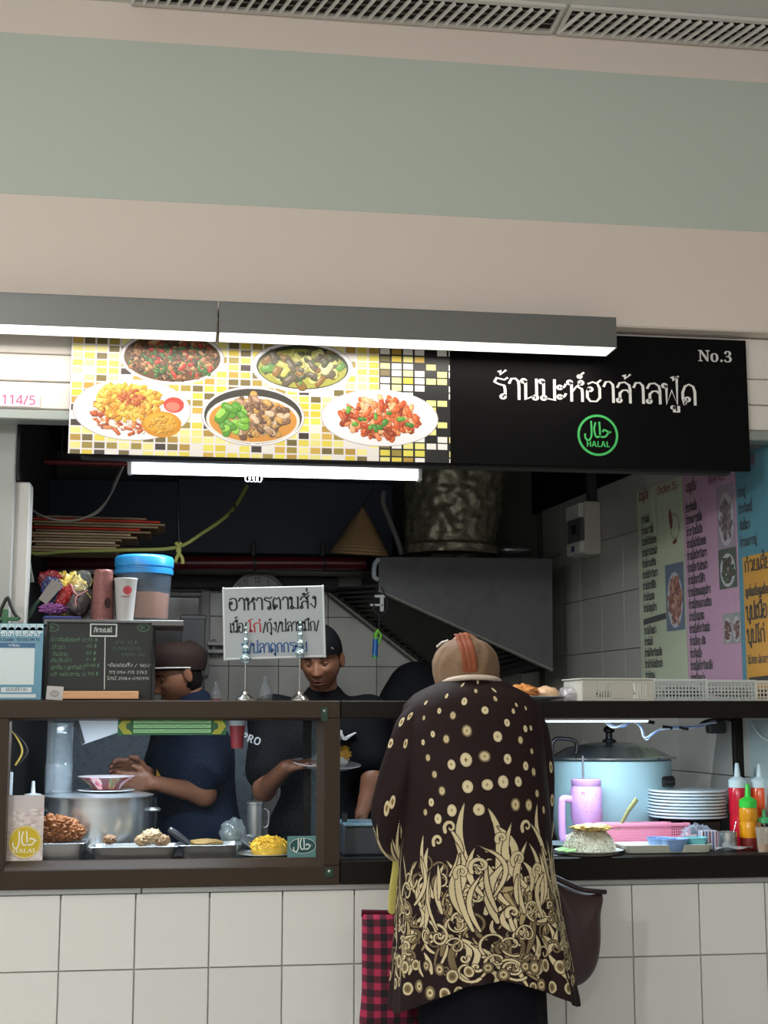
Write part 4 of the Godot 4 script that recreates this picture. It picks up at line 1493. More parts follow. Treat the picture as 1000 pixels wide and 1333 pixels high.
	m.lump(P(84, 776, -0.235), Vector3(0.022, 0.040, 0.012), 0.45, 0.28, 15, 48, 34, Basis(Vector3.BACK, -0.5))
	solo("snack_bag", m, mat(rgb(160, 30, 30), 0.3), "small red packet in front of the gold bag", "snack bag", "snack packets on the cabinet")
	m = MB.new()
	m.lump(P(70, 792, -0.24), Vector3(0.046, 0.018, 0.03), 0.5, 0.28, 9, 48, 34)
	solo("snack_bag", m, mat(rgb(150, 86, 150), 0.35), "flat pink and violet packet at the cabinet's front edge", "snack bag", "snack packets on the cabinet")
	m = MB.new()
	m.box(Vector3(P(80, 801, -0.22).x, top + 0.008, -0.23), Vector3(0.13, 0.012, 0.08), 0.003, Basis(Vector3.UP, 0.2))
	solo("blue_packet", m, mat(rgb(48, 54, 110), 0.4), "thin dark blue packet lying flat under the snack bags", "packet")
	c = P(102, 772, -0.26)
	t = thing("knotted_bag", "clear plastic bag of dark food tied with a pink band", "bag", c)
	m = MB.new()
	m.lump(Vector3(0, -0.040, 0), Vector3(0.045, 0.050, 0.035), 0.14, 0.1, 21)
	obj("contents", m, mat(rgb(52, 30, 34), 0.5), t)
	m = MB.new()
	m.lump(Vector3(0, -0.030, 0), Vector3(0.050, 0.060, 0.040), 0.3, 0.28, 22, 40, 28)
	m.lump(Vector3(0.012, 0.045, 0), Vector3(0.035, 0.035, 0.02), 0.35, 0.2, 23)
	obj("plastic", m, clear(rgb(190, 196, 200), 0.08, 0.1), t)
	m = MB.new()
	m.tube([Vector3(-0.026, 0.03, 0.025), Vector3(-0.012, 0.0, 0.035), Vector3(0.004, -0.012, 0.036), Vector3(0.022, 0.0, 0.035), Vector3(0.034, 0.008, 0.03)], 0.003, 6)
	m.tube([Vector3(0.0, -0.008, 0.036), Vector3(-0.006, -0.03, 0.042), Vector3(-0.002, -0.05, 0.045)], 0.003, 6)
	obj("pink_band", m, mat(rgb(206, 136, 142), 0.5), t)
	m = MB.new()
	var base := P(55, 783, -0.2)
	m.xf = Transform3D(Basis(Vector3.BACK, -0.62), base)
	m.prism(PackedVector2Array([Vector2(-0.016, 0), Vector2(0.018, 0), Vector2(0.024, 0.088), Vector2(0.017, 0.080), Vector2(0.012, 0.100), Vector2(0.004, 0.086), Vector2(-0.004, 0.098), Vector2(-0.010, 0.082), Vector2(-0.020, 0.088)]), 0, 0.003)
	m.xf = Transform3D()
	solo("zigzag_tag", m, mat(rgb(136, 130, 126), 0.6), "grey cardboard tag with a jagged top leaning over the snack bags", "tag")
	# green straps and plastic bits hanging at the jamb
	t = thing("green_straps", "dark green plastic straps hanging beside the white column", "strap", P(33, 700, -0.26))
	var org := t.position
	for q in [[[33, 655], [35, 700], [38, 735], [42, 758]], [[31, 655], [33, 705], [36, 740], [22, 770], [20, 790]], [[36, 760], [30, 778], [26, 800]], [[56, 776], [44, 790], [34, 803]], [[25, 772], [36, 784], [30, 804]], [[48, 784], [40, 800], [36, 806]]]:
		m = MB.new(org)
		var pts := []
		for e in q:
			pts.append(P(e[0], e[1], -0.26))
		m.tube(smooth(pts, 5), 0.007, 8, 0.25, Vector3.BACK)
		obj("strap", m, mat(rgb(40, 74, 62) if pts.size() < 4 else rgb(96, 100, 92), 0.5), t)
	m = MB.new()
	var loop := []
	for e in [[2, 812], [0, 800], [4, 788], [10, 778], [14, 788], [20, 800], [26, 806]]:
		loop.append(P(e[0], e[1], -0.06))
	m.tube(smooth(loop, 5), 0.006, 8)
	solo("black_cable", m, mat(rgb(20, 20, 22), 0.5), "short black cable looped behind the payment stand", "cable")
	m = MB.new()
	pbox(m, 3, 793, 6.5, 905, -0.045, 0.01, 0.002)
	pbox(m, -15, 803, 24, 808, -0.046, 0.01, 0.002)
	solo("green_rack", m, mat(rgb(20, 92, 48), 0.45), "bright green plastic frame bars behind the payment stand", "rack")


func build_menu_stand():
	var z := -0.09
	var c := P(357, 810.5, z)
	var t := thing("menu_board", "white laminated board with hand-lettered Thai menu on two crystal rods", "menu board", c)
	var tilt := Basis(Vector3.BACK, deg_to_rad(2.1))
	var w := 131 * mpp(z)
	var h := 92.5 * mpp(z)
	var m := MB.new()
	m.xf = Transform3D(tilt, Vector3.ZERO)
	m.box(Vector3.ZERO, Vector3(w, h, 0.004), 0.0012)
	obj("sheet", m, mat(rgb(166, 173, 177), 0.35), t)
	m = MB.new()
	m.xf = Transform3D(tilt, Vector3.ZERO)
	for e in [-1, 1]:
		m.box(Vector3(e * (w / 2 - 0.004), 0, 0), Vector3(0.008, h + 0.004, 0.007), 0.002)
		m.box(Vector3(0, e * (h / 2 - 0.004), 0), Vector3(w - 0.016, 0.008, 0.007), 0.002)
	obj("clear_edge", m, mat(rgb(206, 212, 214), 0.15), t)
	for q in [[rgb(26, 26, 30), [["อาหารตามสั่ง", -58, 17, 114, 15.5]]], [rgb(36, 36, 42), [["เนื้อ/", -57, -11.5, 22, 12], ["/กุ้ง/ปลาหมึก/", -15, -11.5, 73, 12]]], [rgb(170, 32, 44), [["ไก่", -34, -11.5, 18, 12]]], [rgb(40, 84, 140), [["ปู/ปลาดุกกรอบ", -42, -38, 84, 12]]]]:
		m = MB.new()
		m.xf = Transform3D(tilt, Vector3(0, 0, 0.0032))
		for l in q[1]:
			write(m, l[0], Vector3(l[1], l[2], 0) * mpp(z), l[4] * mpp(z), 0.16, 0.10, l[3] * mpp(z))
		obj("lettering", m, mat(q[0], 0.6), t)
	for q in [[319, 857], [390, 850]]:
		var s := P(q[0], 905, z + 0.03)
		var k := thing("crystal_rod", "silver rod with a cut crystal finial, %s of the two before the menu board" % ("left" if q[0] < 350 else "right"), "stand", Vector3(s.x, SHELF, s.z), "crystal rods of the menu board")
		m = MB.new()
		m.lathe(Vector3.ZERO, [Vector2(0, 0), Vector2(0.033, 0), Vector2(0.033, 0.005), Vector2(0.026, 0.012), Vector2(0.013, 0.022), Vector2(0.012, 0.030), Vector2(0.005, 0.033), Vector2(0, 0.033)], 28)
		obj("foot", m, mat(rgb(214, 212, 208), 0.18, 0.9), k)
		var top := P(q[0], q[1], z + 0.03).y - SHELF
		m = MB.new()
		m.tube([Vector3(0, 0.03, 0), Vector3(0, top - 0.01, 0)], 0.0028, 8)
		obj("rod", m, mat(rgb(200, 200, 198), 0.2, 0.9), k)
		m = MB.new()
		for e in [[0.0, 0.020], [0.036, 0.015], [0.064, 0.012], [0.088, 0.009], [0.106, 0.006]]:
			m.lathe(Vector3(0, top + e[0], 0), [Vector2(0, -e[1]), Vector2(e[1] * 0.7, -e[1] * 0.65), Vector2(e[1], 0), Vector2(e[1] * 0.7, e[1] * 0.65), Vector2(0, e[1])], 7)
		var cm := StandardMaterial3D.new()
		cm.albedo_color = Color(0.86, 0.97, 1.0)
		cm.roughness = 0.05
		cm.metallic = 0.75
		obj("crystal", m, cm, k)


func basket(called: String, label: String, group: String, px0: float, py0: float, px1: float, py1: float, z: float, depth: float, y: float, c: Material, pitch: float, bar: float, turn := 0.0):
	var a := P(px0, py1, z)
	var b := P(px1, py0, z)
	var w := b.x - a.x
	var h := b.y - y
	var t := thing(called, label, "basket", Vector3((a.x + b.x) / 2, y, z - depth / 2), group)
	t.rotation.y = turn
	var rim := MB.new()
	for e in [-1, 1]:
		for q in [[h - 0.006, 0.012, 0.009], [0.004, 0.008, 0.006]]:
			rim.box(Vector3(0, q[0], e * (depth / 2)), Vector3(w + q[2], q[1], q[2]), 0.002)
			rim.box(Vector3(e * (w / 2), q[0], 0), Vector3(q[2], q[1], depth - 0.004), 0.002)
		for f in [-1, 1]:
			rim.box(Vector3(e * w / 2, h / 2, f * depth / 2), Vector3(0.008, h - 0.014, 0.008), 0.002)
	obj("rim", rim, c, t)
	var lat := MB.new()
	var n := int(w / pitch)
	for e in [-1, 1]:
		for i in range(1, n):
			lat.box(Vector3(-w / 2 + w * i / n, h / 2, e * depth / 2), Vector3(bar, h - 0.014, 0.0022))
		var nd := int(depth / pitch)
		for i in range(1, nd):
			lat.box(Vector3(e * w / 2, h / 2, -depth / 2 + depth * i / nd), Vector3(0.0022, h - 0.014, bar))
		var nh := int(h / pitch)
		for i in range(1, nh):
			lat.box(Vector3(0, h * i / nh, e * depth / 2), Vector3(w, bar, 0.0024))
			lat.box(Vector3(e * w / 2, h * i / nh, 0), Vector3(0.0024, bar, depth))
	obj("lattice", lat, c, t)
	var fl := MB.new()
	fl.box(Vector3(0, 0.004, 0), Vector3(w - 0.006, 0.003, depth - 0.006))
	obj("bottom", fl, c, t)
	return t


func cruets():
	for q in [[281, 0.020, "small clear glass cruet at the back of the shelf left of the crystal rods"], [345, 0.026, "round clear glass jar at the back of the shelf between the crystal rods"]]:
		var c := P(q[0], 905, -0.40)
		var t := thing("glass_cruet", q[2], "glass jar", Vector3(c.x, SHELF, c.z))
		var m := MB.new()
		var r: float = q[1]
		m.lathe(Vector3.ZERO, [Vector2(0, 0), Vector2(r, 0), Vector2(r * 1.1, r * 0.8), Vector2(r * 0.9, r * 1.8), Vector2(r * 0.35, r * 2.6), Vector2(r * 0.32, r * 3.4), Vector2(r * 0.45, r * 3.6)], 24)
		obj("glass", m, clear(rgb(120, 124, 126), 0.22, 0.05), t)
		m = MB.new()
		m.lathe(Vector3.ZERO, [Vector2(0, 0.002), Vector2(r * 0.92, 0.002), Vector2(r * 0.96, r * 0.5), Vector2(0, r * 0.5)], 20)
		obj("spice", m, mat(rgb(120, 34, 28) if q[0] < 300 else rgb(60, 50, 44), 0.7), t)


func slotted(px0: float, py0: float, px1: float, py1: float, z: float, depth: float, y: float, c: Material):
	var a := P(px0, py1, z)
	var b := P(px1, py0, z)
	var w := b.x - a.x
	var h := b.y - y
	var t := thing("plastic_basket", "ivory slotted plastic basket, first right of the fried chicken plate", "basket", Vector3((a.x + b.x) / 2, y, z - depth / 2), "baskets on the top shelf")
	t.rotation.y = 0.03
	for e in [-1, 1]:
		var m := MB.new()
		for q in [[0.005, 0.010], [h - 0.009, 0.018]]:
			m.box(Vector3(0, q[0], e * depth / 2), Vector3(w, q[1], 0.004), 0.001)
		var x := -w / 2
		for q in [[0.05, 0], [0.05, 5], [0.085, 0], [0.05, 5], [0.02, 0]]:
			if q[1] == 0:
				m.box(Vector3(x + q[0] / 2, h / 2 - 0.002, e * depth / 2), Vector3(q[0], h - 0.026, 0.003))
			else:
				for i in 5:
					m.box(Vector3(x + 0.008 + i * 0.010, h / 2 - 0.002, e * depth / 2), Vector3(0.0055, h - 0.026, 0.003))
			x += q[0] * w / 0.255
		obj("side_panel", m, c, t)
		m = MB.new()
		m.box(Vector3(e * w / 2, h / 2, 0), Vector3(0.004, h, depth - 0.005), 0.001)
		obj("end_panel", m, c, t)
	var f := MB.new()
	f.box(Vector3(0, 0.003, 0), Vector3(w - 0.006, 0.003, depth - 0.006))
	obj("bottom", f, c, t)
	f = MB.new()
	for e in [-1, 1]:
		f.box(Vector3(0, h - 0.003, e * (depth / 2 + 0.004)), Vector3(w + 0.016, 0.006, 0.009), 0.002)
		f.box(Vector3(e * (w / 2 + 0.004), h - 0.003, 0), Vector3(0.009, 0.006, depth), 0.002)
	obj("rim", f, c, t)


func build_shelf_right():
	cruets()
	var y := SHELF
	# plate of fried food
	var c := P(692, 912, -0.14)
	c.y = y
	var t := thing("plate", "white plate of fried chicken at the shelf's edge beside the customer's shoulder", "plate", c)
	var m := MB.new()
	m.lathe(Vector3.ZERO, [Vector2(0, 0.001), Vector2(0.065, 0), Vector2(0.07, 0.003), Vector2(0.122, 0.014), Vector2(0.124, 0.016), Vector2(0.12, 0.017), Vector2(0.07, 0.007), Vector2(0, 0.005)], 44)
	obj("dish", m, mat(rgb(214, 220, 216), 0.2), t)
	m = MB.new()
	m.lump(Vector3(-0.034, 0.031, 0.0), Vector3(0.066, 0.025, 0.06), 0.55, 0.22, 31)
	m.lump(Vector3(-0.06, 0.024, 0.03), Vector3(0.04, 0.018, 0.04), 0.5, 0.22, 32)
	obj("fried_pieces", m, grained([rgb(110, 52, 18), rgb(206, 124, 56), rgb(226, 160, 90), rgb(150, 78, 30)], 0.08, 8.0, 0.5), t)
	m = MB.new()
	m.lump(Vector3(0.055, 0.029, 0.0), Vector3(0.046, 0.024, 0.05), 0.22, 0.12, 34)
	obj("pale_piece", m, grained([rgb(206, 160, 120), rgb(230, 190, 150), rgb(222, 178, 132)], 0.06, 8.0, 0.55), t)
	m = MB.new()
	c = P(742, 903, -0.16)
	m.lump(Vector3(c.x, y + 0.026, c.z), Vector3(0.040, 0.027, 0.045), 0.3, 0.16, 41)
	solo("plastic_bag", m, clear(rgb(206, 200, 204), 0.45, 0.15), "crumpled clear plastic bag between the fried chicken and the white basket", "bag")
	var ivory := mat(rgb(206, 204, 192), 0.4)
	var frost := StandardMaterial3D.new()
	frost.albedo_color = rgb(196, 202, 200)
	frost.roughness = 0.3
	frost.backlight_enabled = true
	frost.backlight = Color(0.3, 0.3, 0.3)
	slotted(757, 883, 850, 912, -0.06, 0.22, y, ivory)
	basket("plastic_basket", "translucent square-holed basket next to the ivory one", "baskets on the top shelf", 853, 884, 919, 913, -0.055, 0.20, y, frost, 0.0125, 0.005)
	basket("plastic_basket", "translucent square-holed basket below the blue poster", "baskets on the top shelf", 922, 885, 983, 913, -0.052, 0.20, y, frost, 0.0125, 0.005)
	basket("plastic_basket", "ivory basket cut off by the picture's right edge", "baskets on the top shelf", 986, 886, 1060, 914, -0.05, 0.13, y, ivory, 0.0125, 0.005)
	# things lying in the baskets
	for q in [[800, 884, 0.06, 61, "folded white cloth heaped in the ivory basket", rgb(170, 168, 160)], [886, 893, 0.05, 62, "grey packets lying in the middle translucent basket", rgb(96, 98, 98)], [952, 893, 0.05, 63, "pale packets lying in the translucent basket below the blue poster", rgb(136, 138, 134)], [1012, 895, 0.05, 64, "brown packets in the basket at the picture's edge", rgb(112, 100, 70)]]:
		m = MB.new()
		c = P(q[0], q[1], -0.15 if q[0] < 1000 else -0.115)
		m.lump(Vector3(c.x, y + 0.034, c.z), Vector3(0.068, 0.022, 0.055), 0.4, 0.2, q[3])
		solo("packet_heap", m, mat(q[5], 0.5), q[4], "packets", "things in the shelf baskets")


func tray(called: String, label: String, px0: float, px1: float, ytop: float, ybot: float, z: float, depth: float, group := "", rim := 0.012) -> Node3D:
	var a := P(px0, ybot, z)
	var b := P(px1, ytop, z)
	var w := b.x - a.x
	var h := b.y - a.y
	var t := thing(called, label, "tray", Vector3((a.x + b.x) / 2, CASE_DECK, z - depth / 2), group)
	var m := MB.new()
	var rows := []
	for q in [[0.86, 0.002, 0.0], [0.9, 0.0, 0.0], [1.0, h, 0.0], [1.0, h, rim], [1.0, h + 0.002, rim], [1.0, h + 0.002, -0.003], [0.88, 0.006, 0.0], [0.0, 0.004, 0.0]]:
		var row := PackedVector3Array()
		for i in 32:
			var f := TAU * (i + 0.5) / 32
			var cx := signf(cos(f)) * pow(absf(cos(f)), 0.22)
			var cz := signf(sin(f)) * pow(absf(sin(f)), 0.22)
			row.append(Vector3(cx * (w / 2 * q[0] + q[2]), q[1], cz * (depth / 2 * q[0] + q[2])))
		rows.append(row)
	m.grid(rows, true)
	obj("pan", m, mat(rgb(196, 198, 198), 0.28, 0.9), t)
	return t


func build_case_food():
	var y := CASE_DECK
	var steel := mat(rgb(206, 210, 212), 0.25, 0.9)
	# big pot
	var z := -0.365
	var c := P(127, 1060, z)
	var u := mpp(z)
	c.y = y
	var ph := P(127, 1036, z).y - y
	var t := thing("stock_pot", "large steel stock pot behind the trays with a bowl on its lid", "pot", c)
	var m := MB.new()
	var r := 64 * u
	m.lathe(Vector3.ZERO, [Vector2(0, 0), Vector2(r * 0.95, 0), Vector2(r * 0.985, 0.012), Vector2(r, 0.03), Vector2(r, ph - 0.006), Vector2(r + 0.008, ph - 0.004), Vector2(r + 0.008, ph), Vector2(r - 0.004, ph), Vector2(r - 0.004, 0.01), Vector2(0, 0.006)], 56)
	obj("body", m, steel, t)
	m = MB.new()
	m.lathe(Vector3(0, ph, 0), [Vector2(r + 0.012, 0.0), Vector2(r + 0.013, 0.004), Vector2(r * 0.8, 0.014), Vector2(0, 0.018)], 56)
	obj("lid", m, mat(rgb(190, 196, 200), 0.3, 0.8), t)
	for e in [-1, 1]:
		m = MB.new()
		m.tube(smooth([Vector3(e * (r - 0.002), ph * 0.75, 0.035), Vector3(e * (r + 0.03), ph * 0.75, 0.03), Vector3(e * (r + 0.03), ph * 0.75, -0.03), Vector3(e * (r - 0.002), ph * 0.75, -0.035)], 5), 0.006, 8)
		obj("handle", m, steel, t)
	var lid_top := y + ph + 0.0185
	c = P(138, 1030, z + 0.04)
	c.y = lid_top - 0.003
	t = thing("plate", "white saucer on the steel pot's lid under the patterned bowl", "plate", c)
	m = MB.new()
	m.lathe(Vector3.ZERO, [Vector2(0, 0), Vector2(0.055, 0), Vector2(0.10, 0.007), Vector2(0.10, 0.009), Vector2(0.055, 0.003), Vector2(0, 0.003)], 40)
	obj("dish", m, mat(rgb(214, 218, 220), 0.25), t)
	c.y += 0.005
	t = thing("patterned_bowl", "small flared bowl with a red flower pattern held by the bare forearm", "bowl", c)
	m = MB.new()
	var bp := [Vector2(0, 0), Vector2(0.046, 0), Vector2(0.05, 0.004), Vector2(0.066, 0.026), Vector2(0.100, 0.048), Vector2(0.101, 0.051), Vector2(0.096, 0.050), Vector2(0.06, 0.024), Vector2(0.044, 0.008), Vector2(0, 0.006)]
	m.lathe(Vector3.ZERO, bp, 44)
	var bim := Image.create(512, 64, false, Image.FORMAT_RGB8)
	bim.fill(rgb(104, 40, 44))
	for i in 8:
		ell(bim, 32 + i * 64, 22, 19, 8, rgb(220, 180, 184) if i % 2 == 0 else rgb(120, 90, 60))
		for k in 14:
			ell(bim, 32 + i * 64 + rng.randf_range(-15, 15), 22 + rng.randf_range(-6, 6), 3, 1.5, pick([rgb(206, 84, 100), rgb(230, 150, 160), rgb(120, 60, 70)]) if i % 2 == 0 else pick([rgb(90, 120, 70), rgb(190, 110, 90)]))
	bim.fill_rect(Rect2i(0, 30, 512, 34), rgb(214, 200, 204))
	obj("bowl", m, tex(bim, 0.25), t)
	m = MB.new()
	m.lathe(P(43, 1031, z + 0.05) * Vector3(1, 0, 1) + Vector3(0, lid_top - 0.012, 0), [Vector2(0, 0), Vector2(0.030, 0), Vector2(0.030, 0.004), Vector2(0.008, 0.008), Vector2(0.0055, 0.048), Vector2(0.003, 0.05), Vector2(0, 0.05)], 20)
	solo("nozzle_cap", m, mat(rgb(206, 210, 212), 0.4), "white nozzle cap standing on the pot's left edge", "cap")
	# clear bottle standing on the pot lid
	c = P(76, 1029, z + 0.03)
	c.y = lid_top - 0.009
	t = thing("clear_bottle", "tall ribbed clear plastic bottle standing on the steel pot", "bottle", c)
	var bh := P(76, 941, z + 0.03).y - c.y
	m = MB.new()
	var prof := [Vector2(0, 0.002), Vector2(0.045, 0), Vector2(0.049, 0.006), Vector2(0.0485, bh * 0.44), Vector2(0.0465, bh * 0.46)]
	for i in 7:
		prof.append(Vector2(0.0475, bh * (0.48 + i * 0.06)))
		prof.append(Vector2(0.0455, bh * (0.51 + i * 0.06)))
	prof.append_array([Vector2(0.0455, bh)])
	m.lathe(Vector3.ZERO, prof, 28)
	obj("body", m, clear(rgb(190, 204, 212), 0.13, 0.1), t)
	m = MB.new()
	m.lathe(Vector3.ZERO, [Vector2(0, 0.007), Vector2(0.0445, 0.008), Vector2(0.044, bh * 0.42), Vector2(0, bh * 0.42)], 28)
	obj("water", m, clear(rgb(200, 214, 222), 0.10, 0.05), t)
	# hanging paper and cables inside the left end
	t = thing("paper_sheet", "white paper sheet pinned askew under the case top behind the bottle", "paper", P(125, 950, -0.40))
	m = MB.new()
	var org := t.position
	m.org = org
	var pts := [P(95, 933, -0.4), P(165, 930, -0.4), P(155, 953, -0.4), P(106, 970, -0.4)]
	m.quad(pts[3], pts[2], pts[1], pts[0])
	m.quad(pts[0] + Vector3(0, 0, -0.002), pts[1] + Vector3(0, 0, -0.002), pts[2] + Vector3(0, 0, -0.002), pts[3] + Vector3(0, 0, -0.002))
	obj("sheet", m, mat(rgb(206, 208, 214), 0.6), t)
	m = MB.new(org)
	m.quad(P(106, 970, -0.398), P(111, 967, -0.398), P(101, 932, -0.398), P(95, 933, -0.398))
	obj("dark_edge", m, mat(rgb(40, 40, 46), 0.6), t)
	t = thing("cable_bundle", "black and yellow cable bundle hanging at the case's left end", "cable", P(22, 970, -0.3))
	for i in 6:
		m = MB.new(t.position)
		var q := []
		for k in 9:
			var f := PI * (k / 8.0) - 0.4
			q.append(P(14 + sin(f) * (10 + i * 2.4), 944 + k * 6.6 + sin(i * 2.0 + k) * 1.2, -0.3 + 0.01 * (i % 3)))
		m.tube(smooth(q, 3), 0.0042, 6)
		obj("cable", m, mat(rgb(24, 24, 26) if i != 2 else rgb(190, 160, 70), 0.45), t)
	m = MB.new()
	pbox(m, 12, 1005, 15.5, 1036, -0.3, 0.02, 0.003)
	solo("white_rod", m, mat(rgb(190, 194, 198), 0.5), "short white upright bar below the hanging cables", "bar")
	# trays of food
	tray("food_tray", "deep steel tray of dark fried chicken beside the gold halal card", 40, 108, 1090, 1114, -0.06, 0.11, "steel food trays in the case")
	for q in [[70, 1078, 0.055, 0.042, 71], [88, 1080, 0.042, 0.036, 72], [97, 1083, 0.034, 0.026, 73], [60, 1082, 0.045, 0.034, 74], [80, 1072, 0.036, 0.024, 75]]:
		m = MB.new()
		m.lump(P(q[0], q[1], -0.115), Vector3(q[2], q[3], 0.042), 0.5, 0.3, q[4], 56, 36)
		solo("fried_chicken", m, grained([rgb(62, 30, 14), rgb(132, 76, 34), rgb(170, 108, 54), rgb(96, 52, 22)], 0.12, 7.0, 0.45, 0.0, Vector2.ONE, q[4]), "crusty dark brown fried chicken piece, %s" % ["largest, at the heap's left", "middle right of the heap", "smallest, at the tray's right end", "half hidden by the gold card", "topmost of the heap"][q[4] - 71], "fried chicken", "fried chicken pieces in the deep tray")
	tray("food_tray", "wide steel tray with a few fritters in front of the pot", 118, 231, 1097, 1116, -0.055, 0.115, "steel food trays in the case")
	for q in [[143, 1093, 0.022, 0.015, 81, rgb(150, 104, 60)], [186, 1094, 0.026, 0.018, 82, rgb(178, 140, 92)], [198, 1089, 0.034, 0.024, 83, rgb(190, 158, 112)], [211, 1094, 0.026, 0.018, 84, rgb(166, 124, 78)]]:
		m = MB.new()
		m.lump(P(q[0], q[1], -0.115), Vector3(q[2], q[3], 0.03), 0.5, 0.45, q[4], 40, 26)
		solo("fritter", m, grained([q[5].darkened(0.5), q[5], q[5].lightened(0.3), q[5].darkened(0.2)], 0.1, 12.0, 0.5, 0.0, Vector2.ONE, q[4]), "golden fritter in the wide steel tray, %s" % ["alone at the left", "left edge of the cluster", "highest of the cluster", "right edge of the cluster"][q[4] - 81], "fritter", "fritters in the wide steel tray")
	tray("food_tray", "small steel tray with tongs beside the wide one", 235, 311, 1098, 1117, -0.06, 0.13, "steel food trays in the case")
	m = MB.new()
	m.lump(P(268, 1097, -0.14), Vector3(0.06, 0.012, 0.05), 0.3, 0.2, 88)
	solo("minced_food", m, grained([rgb(104, 80, 44), rgb(176, 144, 84), rgb(140, 110, 66)], 0.1, 9.0, 0.5), "thin layer of pale cooked food in the tray with tongs", "food")
	t = thing("tongs", "black handled tongs lying across the small steel tray", "tongs", P(232, 1090, -0.12))
	m = MB.new(t.position)
	m.tube([P(220, 1079.5, -0.13), P(230, 1086, -0.12), P(247, 1099, -0.11)], [0.010, 0.012, 0.010], 10, 0.5, Vector3.BACK)
	obj("handle", m, mat(rgb(40, 42, 48), 0.3), t)
	m = MB.new(t.position)
	m.tube([P(222, 1078.5, -0.128), P(240, 1091, -0.115)], [0.004, 0.004], 8)
	obj("steel_arm", m, steel, t)
	c = P(346, 1111, -0.145)
	c.y = y
	t = thing("plate", "white plate of yellow shredded omelette inside the glass case", "plate", c)
	m = MB.new()
	m.lathe(Vector3.ZERO, [Vector2(0, 0), Vector2(0.06, 0), Vector2(0.098, 0.010), Vector2(0.098, 0.012), Vector2(0.06, 0.004), Vector2(0, 0.004)], 40)
	obj("dish", m, mat(rgb(216, 218, 218), 0.25), t)
	m = MB.new()
	m.lump(Vector3(0.012, 0.026, 0), Vector3(0.064, 0.036, 0.06), 0.16, 0.2, 91, 36, 24)
	obj("omelette_mound", m, grained([rgb(196, 130, 20), rgb(232, 184, 40), rgb(240, 204, 84), rgb(206, 150, 24)], 0.12, 12.0, 0.5), t)
	m = MB.new()
	for i in 160:
		var f := rng.randf() * TAU
		var e := rng.randf_range(0.1, 1.4)
		var p := Vector3(0.012 + cos(f) * sin(e) * 0.066, 0.026 + cos(e) * 0.037, sin(f) * sin(e) * 0.062)
		var d := Vector3(rng.randf_range(-1, 1), rng.randf_range(-0.4, 0.4), rng.randf_range(-1, 1)).normalized() * 0.013
		m.tube([p - d, p + Vector3(0, 0.004, 0), p + d], 0.0018, 4)
	stuff(obj("omelette_shreds", m, mat(rgb(236, 192, 56), 0.5), t))
	t = thing("steel_cover", "small steel lid tilted behind the plate of omelette", "lid", P(330, 1096, -0.2))
	m = MB.new()
	m.lathe(Vector3.ZERO, [Vector2(0.05, -0.004), Vector2(0.052, 0), Vector2(0.035, 0.010), Vector2(0, 0.014)], 28, Basis(Vector3.BACK, -0.35) * Basis(Vector3.RIGHT, 0.3))
	obj("dome", m, steel, t)
	# canister, sack and cup behind
	c = P(332, 1078, -0.46)
	c.y = y
	t = thing("steel_canister", "narrow steel canister behind the navy shirt at the case's back", "canister", c)
	m = MB.new()
	m.lathe(Vector3.ZERO, [Vector2(0, 0), Vector2(0.030, 0), Vector2(0.030, 0.155), Vector2(0.033, 0.157), Vector2(0.033, 0.165), Vector2(0.026, 0.168), Vector2(0, 0.168)], 28)
	obj("body", m, mat(rgb(170, 172, 172), 0.3, 0.8), t)
	m = MB.new()
	m.tube(smooth([Vector3(0.031, 0.14, 0), Vector3(0.048, 0.13, 0), Vector3(0.048, 0.08, 0), Vector3(0.031, 0.07, 0)], 4), 0.004, 7)
	obj("handle", m, mat(rgb(170, 172, 172), 0.3, 0.8), t)
	c = P(304, 1085, -0.42)
	t = thing("plastic_bag", "clear bag of green leaves behind the steel tray with tongs", "bag", Vector3(c.x, y, c.z))
	m = MB.new()
	m.lump(Vector3(0, 0.052, 0), Vector3(0.046, 0.056, 0.035), 0.3, 0.15, 95)
	obj("plastic", m, clear(rgb(176, 186, 186), 0.30, 0.15), t)
	m = MB.new()
	m.lump(Vector3(0, 0.034, 0), Vector3(0.036, 0.034, 0.028), 0.35, 0.2, 96)
	obj("leaves", m, mat(rgb(58, 76, 54), 0.6), t)
	c = P(309, 955, -0.44)
	t = thing("paper_cup_stack", "red and white stack of paper cups hung under the shelf between the two cooks", "cup stack", Vector3(c.x, P(312, 974, -0.44).y, c.z))
	m = MB.new()
	var ht := SHELF - 0.0205 - t.position.y
	m.lathe(Vector3.ZERO, [Vector2(0, 0), Vector2(0.022, 0), Vector2(0.029, ht * 0.55), Vector2(0, ht * 0.55)], 28)
	obj("red_cup", m, mat(rgb(150, 40, 44), 0.5), t)
	m = MB.new()
	m.lathe(Vector3.ZERO, [Vector2(0, ht * 0.55), Vector2(0.030, ht * 0.55), Vector2(0.034, ht), Vector2(0, ht)], 28)
	obj("white_cup", m, mat(rgb(196, 200, 206), 0.5), t)


